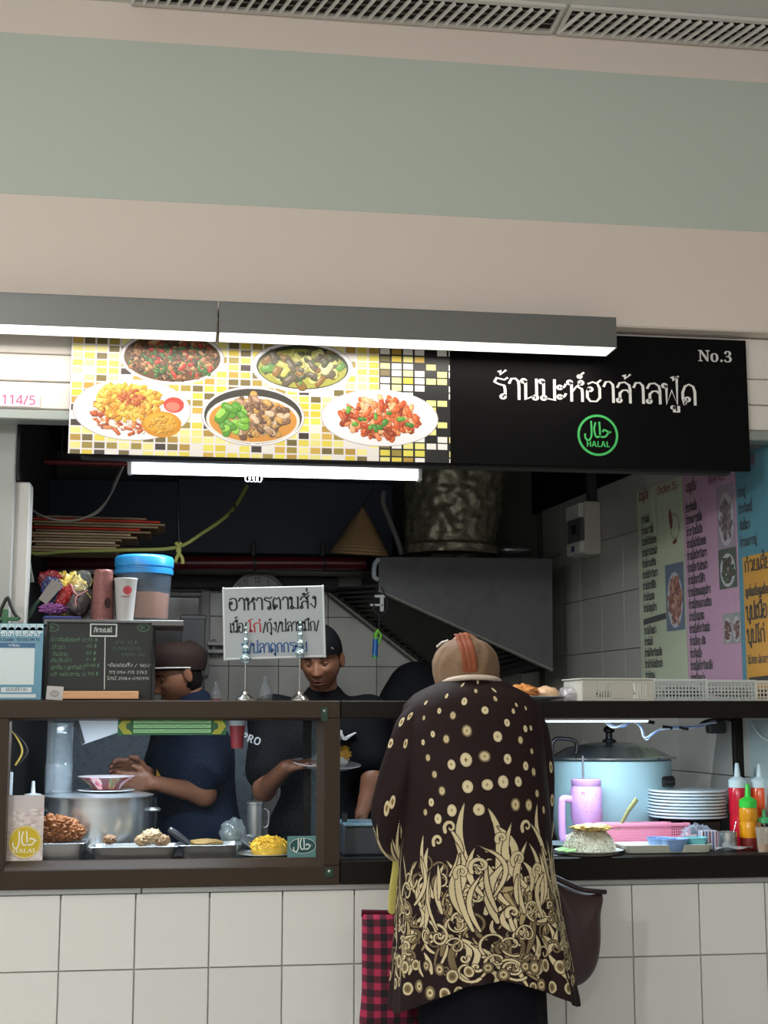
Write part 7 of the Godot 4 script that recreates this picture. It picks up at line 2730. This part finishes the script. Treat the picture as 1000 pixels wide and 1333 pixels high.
	sw.prism(PackedVector2Array([Vector2(-0.030, 0.026), Vector2(-0.034, 0.004), Vector2(-0.026, -0.012), Vector2(-0.012, -0.014), Vector2(0.034, 0.016), Vector2(-0.006, 0.000), Vector2(-0.019, 0.000), Vector2(-0.026, 0.010)]), -0.03, 0.032)
	sw.xf = Transform3D()
	obj("swoosh_print", sw, mat(rgb(206, 208, 212), 0.6), shirt)
	var pw := obj("sleeve_print", latin("PRO", "Droid Sans", 0.030), mat(rgb(190, 194, 200), 0.6), shirt)
	pw.transform = Transform3D(Basis(Vector3.BACK, -0.35) * Basis(Vector3.UP, -0.25), P(327, 962, -0.635) - o)
	# the plate in his hand
	var pc := P(424, 1000, -0.43)
	t = thing("plate", "white plate of food held by the cook in the black cap", "plate", pc)
	var tl := Basis(Vector3.RIGHT, 0.10) * Basis(Vector3.BACK, -0.06)
	m = MB.new()
	m.lathe(Vector3.ZERO, [Vector2(0, 0), Vector2(0.08, 0), Vector2(0.130, 0.018), Vector2(0.131, 0.021), Vector2(0.126, 0.021), Vector2(0.08, 0.005), Vector2(0, 0.005)], 44, tl)
	obj("dish", m, mat(rgb(214, 214, 218), 0.25), t)
	m = MB.new()
	m.lump(Vector3(0.02, 0.030, 0), Vector3(0.065, 0.034, 0.06), 0.3, 0.2, 121)
	obj("rice", m, mat(rgb(206, 200, 190), 0.6), t)
	m = MB.new()
	m.lump(Vector3(0.055, 0.055, 0.02), Vector3(0.036, 0.026, 0.034), 0.5, 0.25, 122)
	obj("yellow_topping", m, grained([rgb(150, 96, 20), rgb(214, 162, 50), rgb(190, 130, 34)], 0.1, 10.0, 0.5), t)

	# ---- the cook in navy with a brown head cloth, in profile ----
	z = -0.80
	hc = P(232, 880, z)
	t = thing("person", "cook in navy with a brown head cloth, in profile, reaching to the left", "person", Vector3(hc.x + 0.05, 0, z))
	o = t.position
	hb = Basis(Vector3.UP, -1.25) * Basis(Vector3.RIGHT, 0.40)
	neck = Vector3(hc.x + 0.065, 1.44, z - 0.02)
	chest = P(252, 985, z - 0.02)
	hip = Vector3(chest.x + 0.03, 0.93, z - 0.04)
	var sn := P(252, 945, z + 0.10)
	var sf := P(232, 942, z - 0.18)
	var en := P(266, 1034, z + 0.17)
	var wn := P(200, 1019, z + 0.28)
	var ef := P(205, 1022, z - 0.14)
	var wf := P(188, 1004, z + 0.10)
	torso = [[chest + Vector3(0, 0, -0.06), chest + Vector3(0, 0, 0.06), 0.125, 0.125], [hip + Vector3(0, 0, -0.05), hip + Vector3(0, 0, 0.05), 0.135, 0.135], [hip, chest, 0.135, 0.13], [sf, sn, 0.065, 0.065], [chest, neck, 0.10, 0.06], [sn, chest, 0.065, 0.1], [sf, chest, 0.065, 0.1]]
	legs = []
	for e in [-1, 1]:
		var h2 := hip + Vector3(0, -0.05, e * 0.08)
		legs.append([h2, Vector3(h2.x, 0.50, h2.z), 0.09, 0.06])
		legs.append([Vector3(h2.x, 0.50, h2.z), Vector3(h2.x + 0.02, 0.08, h2.z), 0.06, 0.04])
		legs.append([Vector3(h2.x + 0.02, 0.045, h2.z), Vector3(h2.x - 0.16, 0.035, h2.z + 0.02), 0.04, 0.032])
	m = MB.new(o)
	m.flesh(torso + legs + [[sn, en, 0.05, 0.043], [en, wn, 0.043, 0.029], [sf, ef, 0.05, 0.042], [ef, wf, 0.042, 0.028], [neck, hc + hb * Vector3(0, -0.05, -0.02), 0.055, 0.052]], 0.014, 0.03)
	head(m, hc, hb, 0.98)
	hand_mesh(m, wn, en, Vector3(-1, 0.05, 0.12), Vector3(0, 0.3, -1), -1.0, 0.55)
	hand_mesh(m, wf, ef, Vector3(-1, 0.2, 0.35), Vector3(0, -0.5, 1), 1.0, 0.6)
	obj("body", m, skin, t)
	face_parts(t, hc, hb, 0.98, rgb(24, 18, 16), skin)
	m = MB.new(o)
	m.flesh(torso + [[sn, sn.lerp(en, 0.72), 0.064, 0.064], [sf, sf.lerp(ef, 0.7), 0.062, 0.062]], 0.010, 0.045, 0.024, 5)
	shirt = obj("shirt", m, mat(rgb(20, 27, 44), 0.8), t)
	m = MB.new(o)
	m.flesh(legs.filter(func(b): return b[0].y > 0.2) + [[hip + Vector3(0, -0.02, -0.05), hip + Vector3(0, -0.02, 0.05), 0.135, 0.135]], 0.011, 0.045, 0.010, 5)
	obj("trousers", m, mat(rgb(22, 26, 38), 0.75), t)
	var yp := MB.new(o)
	yp.xf = Transform3D(Basis(Vector3.UP, -0.75), P(207, 1006, z + 0.085))
	for q in [[0, 0, 0.012, 0.03], [0.016, 0.004, 0.010, 0.022], [0.004, 0.034, 0.012, 0.010]]:
		yp.lathe(Vector3(q[0], q[1], 0), [Vector2(0, -0.03), Vector2(q[2], -0.03), Vector2(q[2], 0.002), Vector2(0, 0.003)], 14, Basis(Vector3.RIGHT, PI / 2), Vector2(1, q[3] / q[2]))
	yp.xf = Transform3D()
	obj("yellow_print", yp, mat(rgb(206, 158, 40), 0.6), shirt)
	# head cloth
	m = MB.new(o)
	var cl := [Vector2(0.088, -0.018), Vector2(0.094, -0.016), Vector2(0.100, 0.01), Vector2(0.104, 0.04), Vector2(0.096, 0.066), Vector2(0.074, 0.086), Vector2(0.04, 0.097), Vector2(0, 0.099)]
	var tb := hb * Basis(Vector3.RIGHT, -0.38)
	m.lathe(hc + hb * Vector3(0, 0.036, -0.012), cl, 44, tb, Vector2(0.92, 1.18))
	m.lump(hc + hb * Vector3(0, 0.055, -0.080), Vector3(0.058, 0.058, 0.062), 0.12, 0.09, 131)
	var cloth := mat(rgb(46, 34, 30), 0.75)
	obj("head_cloth", m, cloth, t)
	m = MB.new(o)
	var band := []
	for i in 19:
		var f := -0.2 + 3.5 * i / 18.0
		band.append(hc + hb * Vector3(0, 0.036, -0.012) + tb * Vector3(cos(f) * 0.0965 * 0.92, -0.008, sin(f) * 0.0965 * 1.18))
	m.tube(band, 0.0062, 8, 0.5)
	obj("white_piping", m, mat(rgb(196, 192, 186), 0.6), t)
	m = MB.new(o)
	m.lathe(hc + hb * Vector3(0, 0.0, -0.022), [Vector2(0.05, -0.075), Vector2(0.074, -0.045), Vector2(0.080, 0.03)], 32, hb, Vector2(0.98, 0.92))
	obj("hair", m, mat(rgb(22, 18, 17), 0.85), t)

	# ---- the cook bending in black ----
	z = -1.35
	var hp3 := Vector3(P(528, 1100, z).x, 0.95, z - 0.05)
	t = thing("person", "cook in black bending at the stove, mostly hidden behind the customer", "person", Vector3(hp3.x, 0, z))
	o = t.position
	chest = P(548, 925, z)
	hc = P(596, 905, z - 0.12)
	hb = Basis(Vector3.UP, 2.2) * Basis(Vector3.RIGHT, 0.7)
	neck = P(575, 893, z - 0.06)
	sl = P(522, 915, z + 0.04)
	sr = P(590, 915, z - 0.14)
	torso = [[hp3 + Vector3(-0.06, 0, 0), hp3 + Vector3(0.06, 0, 0), 0.13, 0.13], [hp3, chest, 0.14, 0.145], [sl, sr, 0.07, 0.07], [chest, neck, 0.12, 0.07], [chest, P(542, 900, z), 0.14, 0.11]]
	legs = []
	for e in [-1, 1]:
		var h2 := hp3 + Vector3(e * 0.09, -0.05, 0)
		legs.append([h2, Vector3(h2.x, 0.50, h2.z + 0.02), 0.09, 0.06])
		legs.append([Vector3(h2.x, 0.50, h2.z + 0.02), Vector3(h2.x, 0.08, h2.z), 0.058, 0.038])
		legs.append([Vector3(h2.x, 0.045, h2.z + 0.02), Vector3(h2.x, 0.035, h2.z - 0.17), 0.04, 0.032])
	var eb := P(500, 1000, z + 0.05)
	var wb := P(540, 1060, z - 0.25)
	var eb2 := sr + Vector3(0.05, -0.28, -0.05)
	var wb2 := eb2 + Vector3(-0.02, -0.12, -0.2)
	m = MB.new(o)
	m.flesh(torso + legs + [[sl, eb, 0.052, 0.043], [eb, wb, 0.043, 0.03], [sr, eb2, 0.052, 0.043], [eb2, wb2, 0.043, 0.03], [neck, hc, 0.058, 0.056]], 0.016, 0.03)
	head(m, hc, hb, 0.95)
	hand_mesh(m, wb, eb, Vector3(0.5, -0.4, -1), Vector3(0, -1, 0), 1.0, 0.6)
	hand_mesh(m, wb2, eb2, Vector3(0, -0.4, -1), Vector3(0, -1, 0), -1.0, 0.6)
	obj("body", m, skin, t)
	m = MB.new(o)
	m.flesh(torso + [[sl, sl.lerp(eb, 0.8), 0.064, 0.062], [sr, sr.lerp(eb2, 0.8), 0.064, 0.062]], 0.016, 0.035, 0.024)
	obj("shirt", m, black, t)
	m = MB.new(o)
	m.flesh(legs.filter(func(b): return b[0].y > 0.2) + [[hp3 + Vector3(-0.06, -0.02, 0), hp3 + Vector3(0.06, -0.02, 0), 0.13, 0.13]], 0.011, 0.045, 0.010, 5)
	obj("trousers", m, mat(rgb(16, 16, 18), 0.75), t)
	m = MB.new(o)
	m.lathe(hc + hb * Vector3(0, 0.01, -0.016), [Vector2(0.06, -0.07), Vector2(0.084, -0.03), Vector2(0.09, 0.03), Vector2(0.075, 0.08), Vector2(0.04, 0.105), Vector2(0, 0.112)], 32, hb, Vector2(0.93, 1.1))
	obj("hair", m, mat(rgb(18, 16, 16), 0.85), t)


# ---------- the customer ----------
func blouse_print() -> Image:
	# u: once round the body, the middle of the back at the centre; v: shoulders to hem
	var w := 1536
	var h := 1024
	var im := Image.create(w, h, false, Image.FORMAT_RGB8)
	var ground := rgb(37, 22, 22)
	var cream := rgb(214, 197, 156)
	var tan := rgb(128, 112, 82)
	im.fill(ground)
	# places read off the back, in a frame 540 wide (x) and 1095 high, turned to round-the-body angle
	var U := func(x: float) -> float: return (0.5 + asin(clampf((x - 455.0) / 290.0, -0.97, 0.97)) / TAU) * w
	var V := func(y: float) -> float: return (y - 170.0) / 1100.0 * h
	var dots := [[238, 250, 8], [316, 228, 8], [365, 190, 8], [447, 211, 8], [538, 208, 8], [463, 180, 8], [522, 237, 10], [400, 246, 13], [302, 277, 10], [243, 300, 9], [357, 292, 14], [472, 275, 13], [587, 278, 9], [610, 257, 7], [650, 268, 7], [551, 316, 13], [628, 336, 12], [408, 342, 20], [508, 361, 18], [330, 369, 15], [280, 353, 11], [600, 373, 14], [655, 334, 9], [398, 436, 23], [459, 425, 19], [539, 434, 17], [344, 452, 17], [613, 458, 15], [648, 478, 15], [279, 484, 13], [303, 537, 16], [397, 523, 21], [461, 517, 18], [515, 508, 21], [575, 508, 17], [657, 549, 14], [558, 583, 22], [615, 586, 21], [431, 597, 20], [337, 600, 20], [286, 628, 17], [262, 575, 14], [240, 608, 12], [686, 605, 13], [242, 380, 10], [258, 430, 13], [648, 410, 11]]
	for q in dots:
		var x: float = U.call(q[0] * 1.0)
		var y: float = V.call(q[1] * 1.0)
		var k: float = q[2] * 0.92
		var dark: bool = int(q[0]) % 3 == 0
		ell(im, x, y, k * 0.84, k, tan if dark else cream)
		ell(im, x, y, k * 0.60, k * 0.72, cream if dark else rgb(226, 212, 172))
		for i in 9:
			var e := (i - 4) / 4.0
			im.fill_rect(Rect2i(int(x - k * 0.26 * (1.0 - absf(e))), int(y + e * k * 0.36), maxi(1, int(k * 0.52 * (1.0 - absf(e)))), maxi(1, int(k * 0.1))), rgb(156, 130, 80) if dark else rgb(140, 112, 64))
	# dots carry on round the front
	for i in 90:
		var x := rng.randf() * w
		if x > w * 0.27 and x < w * 0.73:
			continue
		var y := rng.randf_range(30, 430)
		var k := 8 + 12 * y / 430.0
		ell(im, x, y, k * 0.9, k, cream)
		ell(im, x, y, k * 0.4, k * 0.45, rgb(130, 104, 62))
	# leaf tongues, scrolls and a tangle below
	var leaf := func(x0: float, y0: float, x1: float, y1: float, bend: float, wd: float, c: Color):
		var pts := []
		var a := Vector2(x0, y0)
		var b := Vector2(x1, y1)
		var sd := (b - a).orthogonal().normalized() * bend
		for i in 13:
			var u := i / 12.0
			pts.append(a.lerp(b, u) + sd * sin(u * PI))
		var n := pts.size()
		for pass_ in 2:
			for i in n - 1:
				for s in 3:
					var u := (i + s / 3.0) / (n - 1)
					var p: Vector2 = pts[i].lerp(pts[i + 1], s / 3.0)
					var r := wd * pow(sin(PI * clampf(0.12 + 0.88 * u, 0, 1)), 0.8) + (2.5 if pass_ == 0 else 0.0)
					ell(im, p.x, p.y, r, r, ground if pass_ == 0 else c)
	var curl := func(x: float, y: float, r: float, turn: float, c: Color, wd: float):
		var pts := []
		for i in 20:
			var f := turn + i * 0.36
			var rr := r * (1.0 - i / 22.0)
			pts.append(Vector2(x + cos(f) * rr, y + sin(f) * rr))
		stroke(im, pts, wd + 2.0, 3.5, ground)
		stroke(im, pts, wd, 2.0, c)
	for k in 340:
		var x := rng.randf() * w
		var y := rng.randf_range(590, 900)
		leaf.call(x, y + rng.randf_range(20, 50), x + rng.randf_range(-46, 46), y - rng.randf_range(10, 80), rng.randf_range(-44, 44), rng.randf_range(3.5, 9.5), pick([tan, cream, cream, rgb(176, 156, 112)]))
	for k in 190:
		var x := rng.randf() * w
		curl.call(x, rng.randf_range(550, 880), rng.randf_range(12, 40), rng.randf() * TAU, pick([cream, cream, tan]), rng.randf_range(2.2, 4.2))
	for q in [[405, 770, 385, 570, 24, 15], [480, 760, 458, 590, -16, 14], [680, 720, 655, 580, 20, 12], [500, 800, 482, 648, -40, 17], [590, 830, 540, 636, 40, 15], [650, 800, 610, 640, -34, 11], [330, 780, 322, 652, -30, 12], [270, 850, 250, 720, 20, 16], [240, 800, 232, 680, 10, 10], [355, 850, 346, 700, -20, 12], [560, 900, 600, 700, 26, 14], [440, 900, 420, 740, -24, 17], [470, 930, 520, 760, 30, 14], [380, 920, 370, 760, 30, 13], [620, 900, 650, 740, -26, 12], [300, 900, 310, 770, 20, 12], [700, 860, 690, 700, -14, 10]]:
		leaf.call(U.call(q[0] * 1.0), V.call(q[1] + 30.0), U.call(q[2] * 1.0), V.call(q[3] * 1.0), q[4] * 1.2, q[5] * 0.78, cream)
	for k in 22:
		var x := w * (0.25 + 0.5 * rng.randf())
		leaf.call(x, rng.randf_range(640, 760), x + rng.randf_range(-40, 40), rng.randf_range(480, 600), rng.randf_range(-60, 60), rng.randf_range(5, 10), cream)
	for k in 14:
		for side in [0.0, 0.73]:
			var x: float = (side + rng.randf() * 0.27) * w
			leaf.call(x, 640, x + rng.randf_range(-30, 30), rng.randf_range(380, 480), rng.randf_range(-26, 26), 12, cream)
	for q in [[330, 655, 18], [600, 655, 18], [500, 690, 14], [520, 930, 16], [285, 700, 16], [560, 760, 22], [430, 780, 24], [370, 800, 20], [640, 800, 20]]:
		curl.call(U.call(q[0] * 1.0), V.call(q[1] * 1.0), q[2] * 1.2, 2.5, cream, 6.0)
	# medallions along the hem
	for k in 36:
		var x := (k + 0.5) * w / 36.0 + rng.randf_range(-8, 8)
		for r in 2:
			var y := 880 + r * 58 + rng.randf_range(-14, 14)
			var s := rng.randf_range(14, 21)
			var c: Color = pick([cream, cream, tan])
			ell(im, x + r * 16, y, s * 0.82 + 2, s + 2, ground)
			ell(im, x + r * 16, y, s * 0.82, s, c)
			ell(im, x + r * 16, y, s * 0.5, s * 0.62, tan if c == cream else cream)
			for d in 9:
				ell(im, x + r * 16, y + (d - 4) * 1.3, maxf(0.5, 6 - absf(d - 4) * 1.5), 1, rgb(110, 84, 50))
	return im


func pillow(m: MB, px: Array, z: float, thick: float):
	# a soft bag from its outline: rings drawn in towards the middle, swelling front and back
	var pts := []
	var mid := Vector3.ZERO
	var lo := Vector2(1e9, 1e9)
	var hi := -lo
	var loop := px.map(func(q): return Vector2(q[0], q[1]))
	loop.append(loop[0])
	var sm := smooth(loop, 4)
	sm.pop_back()
	for q in sm:
		var p := P(q.x, q.y, z)
		pts.append(p)
		mid += p
		lo = lo.min(Vector2(p.x, p.y))
		hi = hi.max(Vector2(p.x, p.y))
	mid /= pts.size()
	for side in [1.0, -1.0]:
		var rows := []
		var uvs := []
		for i in 10:
			var s := 1.0 - pow(i / 9.0, 1.4) * 0.999
			var b := thick / 2 * pow(1.0 - s * s, 0.5)
			var row := PackedVector3Array()
			var uv := []
			for p in pts:
				var q: Vector3 = mid + (p - mid) * s
				row.append(q + Vector3(0, 0, side * b))
				uv.append(Vector2((q.x - lo.x) / (hi.x - lo.x), (hi.y - q.y) / (hi.y - lo.y)))
			uv.append(uv[0])
			rows.append(row)
			uvs.append(uv)
		# normals: orient by hand, since the rings shrink to a point
		var first := m.v.size()
		m.grid(rows, true, false, uvs)
		for i in range(first, m.v.size()):
			if m.n[i].z * side < 0:
				m.n[i] = -m.n[i]


func build_customer():
	var zc := 0.42
	var u := mpp(zc)
	var foot := P(620, 1300, zc)
	var t := thing("person", "woman from behind in a dark brown blouse with cream dots and a tan headscarf", "person", Vector3(foot.x, 0, zc))
	var o := t.position
	var skin := mat(rgb(150, 104, 78), 0.55)
	# body under the clothes
	var hc := P(607, 866, 0.24)
	var hb := Basis(Vector3.UP, PI) * Basis(Vector3.RIGHT, 0.55)
	var neck := P(612, 905, 0.33)
	var chest := P(614, 990, 0.38)
	var hip := P(622, 1190, 0.44)
	var sl := P(560, 950, 0.37)
	var sr := P(672, 950, 0.37)
	var el := P(512, 1060, 0.36)
	var er := P(702, 1060, 0.36)
	var wl := P(533, 1110, 0.16)
	var wr := P(690, 1105, 0.16)
	var legs := []
	for e in [-1, 1]:
		var h2 := hip + Vector3(e * 0.09, -0.06, 0)
		legs.append([h2, Vector3(h2.x, 0.46, h2.z + 0.0), 0.10, 0.065])
		legs.append([Vector3(h2.x, 0.46, h2.z), Vector3(h2.x, 0.08, h2.z + 0.02), 0.065, 0.042])
		legs.append([Vector3(h2.x, 0.045, h2.z + 0.03), Vector3(h2.x + e * 0.02, 0.032, h2.z - 0.15), 0.04, 0.03])
	var m := MB.new(o)
	m.flesh(legs + [[hip + Vector3(-0.07, 0, 0), hip + Vector3(0.07, 0, 0), 0.14, 0.14], [hip, chest, 0.13, 0.12], [sl, sr, 0.06, 0.06], [chest, neck, 0.10, 0.06], [sl, el, 0.05, 0.042], [sr, er, 0.05, 0.042], [el, wl, 0.042, 0.028], [er, wr, 0.042, 0.028], [neck, hc + hb * Vector3(0, -0.05, -0.02), 0.055, 0.052]], 0.016, 0.03)
	head(m, hc, hb, 0.93)
	hand_mesh(m, wl, el, Vector3(0.4, -0.3, -1), Vector3(0, -1, 0), -1.0, 0.45)
	hand_mesh(m, wr, er, Vector3(-0.4, -0.3, -1), Vector3(0, -1, 0), 1.0, 0.45)
	obj("body", m, skin, t)
	face_parts(t, hc, hb, 0.93, rgb(30, 22, 18), skin)
	# blouse: rings from the neck to the hem
	var prof := [[884, 586, 646, 0.33, 0.060], [892, 562, 664, 0.345, 0.085], [902, 541, 686, 0.355, 0.105], [918, 526, 700, 0.365, 0.128], [945, 520, 706, 0.378, 0.150], [985, 520, 709, 0.395, 0.168], [1030, 522, 712, 0.41, 0.176], [1080, 522, 715, 0.42, 0.178], [1130, 520, 719, 0.43, 0.182], [1180, 517, 727, 0.44, 0.192], [1225, 514, 735, 0.445, 0.204], [1265, 511, 742, 0.45, 0.216], [1310, 508, 749, 0.455, 0.226]]
	var rows := []
	var uvs := []
	var seg := 120
	var nrow := 64
	var no := FastNoiseLite.new()
	no.seed = 77
	no.frequency = 0.9
	for i in nrow + 1:
		var tt := float(i) / nrow
		var row := PackedVector3Array()
		var uv := []
		for j in seg + 1:
			var f := TAU * j / seg                    # 0 at the front middle, PI at the back middle
			var drop := pow(absf(sin(f)), 1.6)
			var ylast := lerpf(1261.0, 1311.0, drop) if cos(f) < 0 else lerpf(1270.0, 1311.0, drop)
			var y := lerpf(884.0, ylast, pow(tt, 1.0))
			var k := 0
			while k < prof.size() - 2 and y > prof[k + 1][0]:
				k += 1
			var s: float = clampf((y - prof[k][0]) / (prof[k + 1][0] - prof[k][0]), 0, 1)
			var xl: float = lerpf(prof[k][1], prof[k + 1][1], s)
			var xr: float = lerpf(prof[k][2], prof[k + 1][2], s)
			var zz: float = lerpf(prof[k][3], prof[k + 1][3], s)
			var dz: float = lerpf(prof[k][4], prof[k + 1][4], s)
			var a := P(xl, y, zz)
			var b := P(xr, y, zz)
			var flare := clampf((y - 960.0) / 340.0, 0, 1)
			var fold := 1.0 + flare * flare * (0.060 * sin(f * 11.0 + 1.5 * sin(f * 2.0)) + 0.035 * sin(f * 19.0 + 0.8)) + 0.012 * no.get_noise_2d(f * 3.0, y * 0.02)
			var px := -sin(f)
			px = signf(px) * pow(absf(px), 0.9)
			var pz := -cos(f) * -1.0
			pz = -signf(cos(f)) * pow(absf(cos(f)), 0.85)
			if j < seg:
				row.append(Vector3((a.x + b.x) / 2 + px * (b.x - a.x) / 2 * lerpf(1.0, fold, 0.5), (a.y + b.y) / 2, zz + pz * dz * fold))
			uv.append(Vector2(float(j) / seg, clampf((y - 884.0) / 424.0, 0.0, 0.999)))
		rows.append(row)
		uvs.append(uv)
	m = MB.new(o)
	m.grid(rows, true, false, uvs)
	var bm := tex(blouse_print(), 0.7)
	bm.metallic_specular = 0.3
	bm.texture_repeat = true
	var blouse := obj("blouse", m, bm, t)
	# sleeves: wide tubes that bend forward at the elbow
	for e in [-1, 1]:
		var path: Array
		var rad: Array
		if e < 0:
			path = [P(560, 925, 0.39), P(541, 950, 0.40), P(530, 985, 0.405), P(520, 1025, 0.40), P(514, 1060, 0.385), P(516, 1085, 0.34), P(525, 1104, 0.26), P(530, 1110, 0.20)]
			rad = [0.060, 0.068, 0.070, 0.072, 0.072, 0.068, 0.056, 0.046]
		else:
			path = [P(674, 925, 0.39), P(690, 950, 0.40), P(696, 985, 0.405), P(698, 1025, 0.40), P(698, 1060, 0.385), P(697, 1085, 0.34), P(692, 1102, 0.26), P(690, 1106, 0.20)]
			rad = [0.055, 0.058, 0.058, 0.058, 0.058, 0.056, 0.050, 0.044]
		path = smooth(path, 5)
		var r2 := []
		for i in path.size():
			var q := float(i) / (path.size() - 1) * (rad.size() - 1)
			r2.append(lerpf(rad[int(q)], rad[mini(int(q) + 1, rad.size() - 1)], q - int(q)))
		var srows := []
		var suv := []
		for i in path.size():
			var d: Vector3 = (path[mini(i + 1, path.size() - 1)] - path[maxi(i - 1, 0)]).normalized()
			var side := Vector3.RIGHT
			side = (side - d * side.dot(d)).normalized()
			var back := side.cross(d)
			var row := PackedVector3Array()
			var uv := []
			for j in 33:
				var f := TAU * j / 32
				var k := 1.0 + 0.05 * sin(f * 5 + i * 0.3) * minf(1.0, i / 10.0)
				if j < 32:
					row.append(path[i] + (side * cos(f) + back * sin(f) * 0.95) * r2[i] * k)
				uv.append(Vector2(0.04 + 0.20 * (0.5 + 0.5 * cos(f)) + (0.72 if e > 0 else 0.0), 0.06 + 0.62 * i / path.size()))
			srows.append(row)
			suv.append(uv)
		m = MB.new(o)
		m.grid(srows, true, false, suv)
		obj("sleeve", m, bm, blouse)
	# trousers or skirt below
	rows = []
	for i in 20:
		var v := i / 19.0
		var row := PackedVector3Array()
		var yy := lerpf(P(626, 1200, 0.44).y, 0.05, v)
		for j in 60:
			var f := TAU * j / 60
			var fold := 1.0 + 0.05 * v * sin(f * 9)
			row.append(Vector3(P(627, 1280, 0.45).x + cos(f) * lerpf(0.195, 0.205, v) * fold, yy, 0.45 + sin(f) * lerpf(0.15, 0.17, v) * fold))
		rows.append(row)
	m = MB.new(o)
	m.grid(rows, true)
	obj("skirt", m, mat(rgb(17, 18, 25), 0.8), t)
	# headscarf
	rows = []
	var sc := P(606.5, 866, 0.25)
	for i in 31:
		var a := PI * (i / 30.0 - 0.5)
		var row := PackedVector3Array()
		for j in 64:
			var f := TAU * j / 64
			var d := Vector3(cos(a) * cos(f), sin(a), cos(a) * sin(f))
			var fold := 1.0 + (0.055 * absf(sin(f * 6.0 + d.y * 2.5 + 1.2 * sin(f * 2.0))) + 0.012 * sin(f * 17.0 + d.y * 6.0)) * cos(a) - 0.015
			var p := Vector3(d.x * 43.5 * u, d.y * (38.0 if d.y > 0 else 44.0) * u, d.z * 0.135) * fold
			if d.y < 0:
				var wide := minf(pow(maxf(cos(a), 0.0), -0.72), 4.0)
				p.x *= wide
				p.z *= wide
				p.z += 0.045 * d.y * d.y
			row.append(sc + p)
		rows.append(row)
	m = MB.new(o)
	m.grid(rows, true)
	obj("headscarf", m, grained([rgb(112, 87, 64), rgb(130, 103, 78), rgb(120, 95, 71)], 0.05, 4.0, 0.85), t)
	m = MB.new(o)
	for q in [592.5, 598.5, 604.0]:
		var pts := []
		for i in 15:
			var a := -0.35 + 1.75 * i / 14.0
			var x: float = P(q, 850, 0.25).x - sc.x
			var k := sqrt(maxf(0.1, 1.0 - pow(x / (43.5 * u), 2)))
			pts.append(sc + Vector3(x + 0.006 * (1.0 - sin(a)), sin(a) * 38.5 * u * k + (0.012 if i > 11 else 0.0), cos(a) * 0.139 * k + 0.003))
		m.tube(pts, 0.0034, 8, 2.7, Vector3.RIGHT)
	obj("rust_ribbon", m, mat(rgb(142, 80, 56), 0.7), t)
	m = MB.new(o)
	m.tube([P(569, 842, 0.28), P(576, 836, 0.30), P(584, 834, 0.31)], 0.004, 7)
	obj("glasses_arm", m, mat(rgb(206, 200, 190), 0.4), t)
	m = MB.new(o)
	var ring_pts := []
	for i in 33:
		var f := TAU * i / 32
		ring_pts.append(P(614, 889, 0.33) + Vector3(cos(f) * 36 * u, 0.016 * sin(f), sin(f) * 0.085))
	m.tube(ring_pts, 0.011, 10, 0.8)
	obj("collar", m, grained([rgb(120, 90, 74), rgb(214, 196, 176), rgb(226, 212, 196), rgb(170, 140, 116)], 0.12, 12.0, 0.7), t)

	# plaid tote with its yellow handle
	t = thing("tote_bag", "red and black checked tote bag hanging at the customer's left side", "bag", P(505, 1260, 0.30))
	m = MB.new(t.position)
	pillow(m, [[471, 1187], [495, 1187], [518, 1188], [536, 1195], [542, 1250], [545, 1320], [546, 1352], [508, 1356], [470, 1350], [471, 1290], [471, 1240]], 0.30, 0.10)
	var pl := Image.create(256, 512, false, Image.FORMAT_RGB8)
	var cell := 27
	for i in 10:
		for j in 20:
			var a := i % 2 == 1
			var b := j % 2 == 1
			pl.fill_rect(Rect2i(i * cell, j * cell, cell, cell), rgb(22, 14, 18) if a and b else rgb(86, 18, 40) if a or b else rgb(170, 34, 74))
	obj("cloth", m, tex(pl, 0.8), t)
	m = MB.new(t.position)
	m.tube([P(471, 1189, 0.30), P(518, 1190, 0.30), P(536, 1197, 0.30)], 0.012, 8)
	obj("hem", m, mat(rgb(70, 16, 32), 0.8), t)
	m = MB.new(t.position)
	m.tube(smooth([P(518, 1104, 0.27), P(516, 1130, 0.29), P(512, 1160, 0.30), P(510, 1196, 0.31)], 5), 0.0135, 8, 0.25, Vector3.BACK)
	m.tube(smooth([P(520, 1104, 0.26), P(521, 1130, 0.26), P(522, 1160, 0.27), P(524, 1196, 0.28)], 5), 0.011, 8, 0.25, Vector3.BACK)
	obj("yellow_strap", m, mat(rgb(190, 178, 100), 0.7), t)
	# brown shoulder bag
	t = thing("shoulder_bag", "dark brown slouchy bag at the customer's right side", "bag", P(755, 1215, 0.33))
	m = MB.new(t.position)
	pillow(m, [[712, 1140], [730, 1147], [750, 1156], [770, 1161], [784, 1164], [781, 1190], [781, 1226], [776, 1256], [764, 1276], [748, 1284], [726, 1280], [710, 1240]], 0.33, 0.13)
	obj("leather", m, mat(rgb(58, 38, 38), 0.5), t)
	m = MB.new(t.position)
	m.tube(smooth([P(716, 1139, 0.35), P(735, 1148, 0.36), P(756, 1157, 0.36), P(776, 1160, 0.35), P(788, 1161, 0.335)], 5), 0.009, 8)
	obj("rim", m, mat(rgb(44, 28, 30), 0.5), t)
	m = MB.new(t.position)
	m.tube(smooth([P(716, 1140, 0.33), P(706, 1100, 0.34), P(704, 1040, 0.36)], 5), 0.011, 8, 0.4, Vector3.BACK)
	obj("strap", m, mat(rgb(44, 28, 30), 0.5), t)
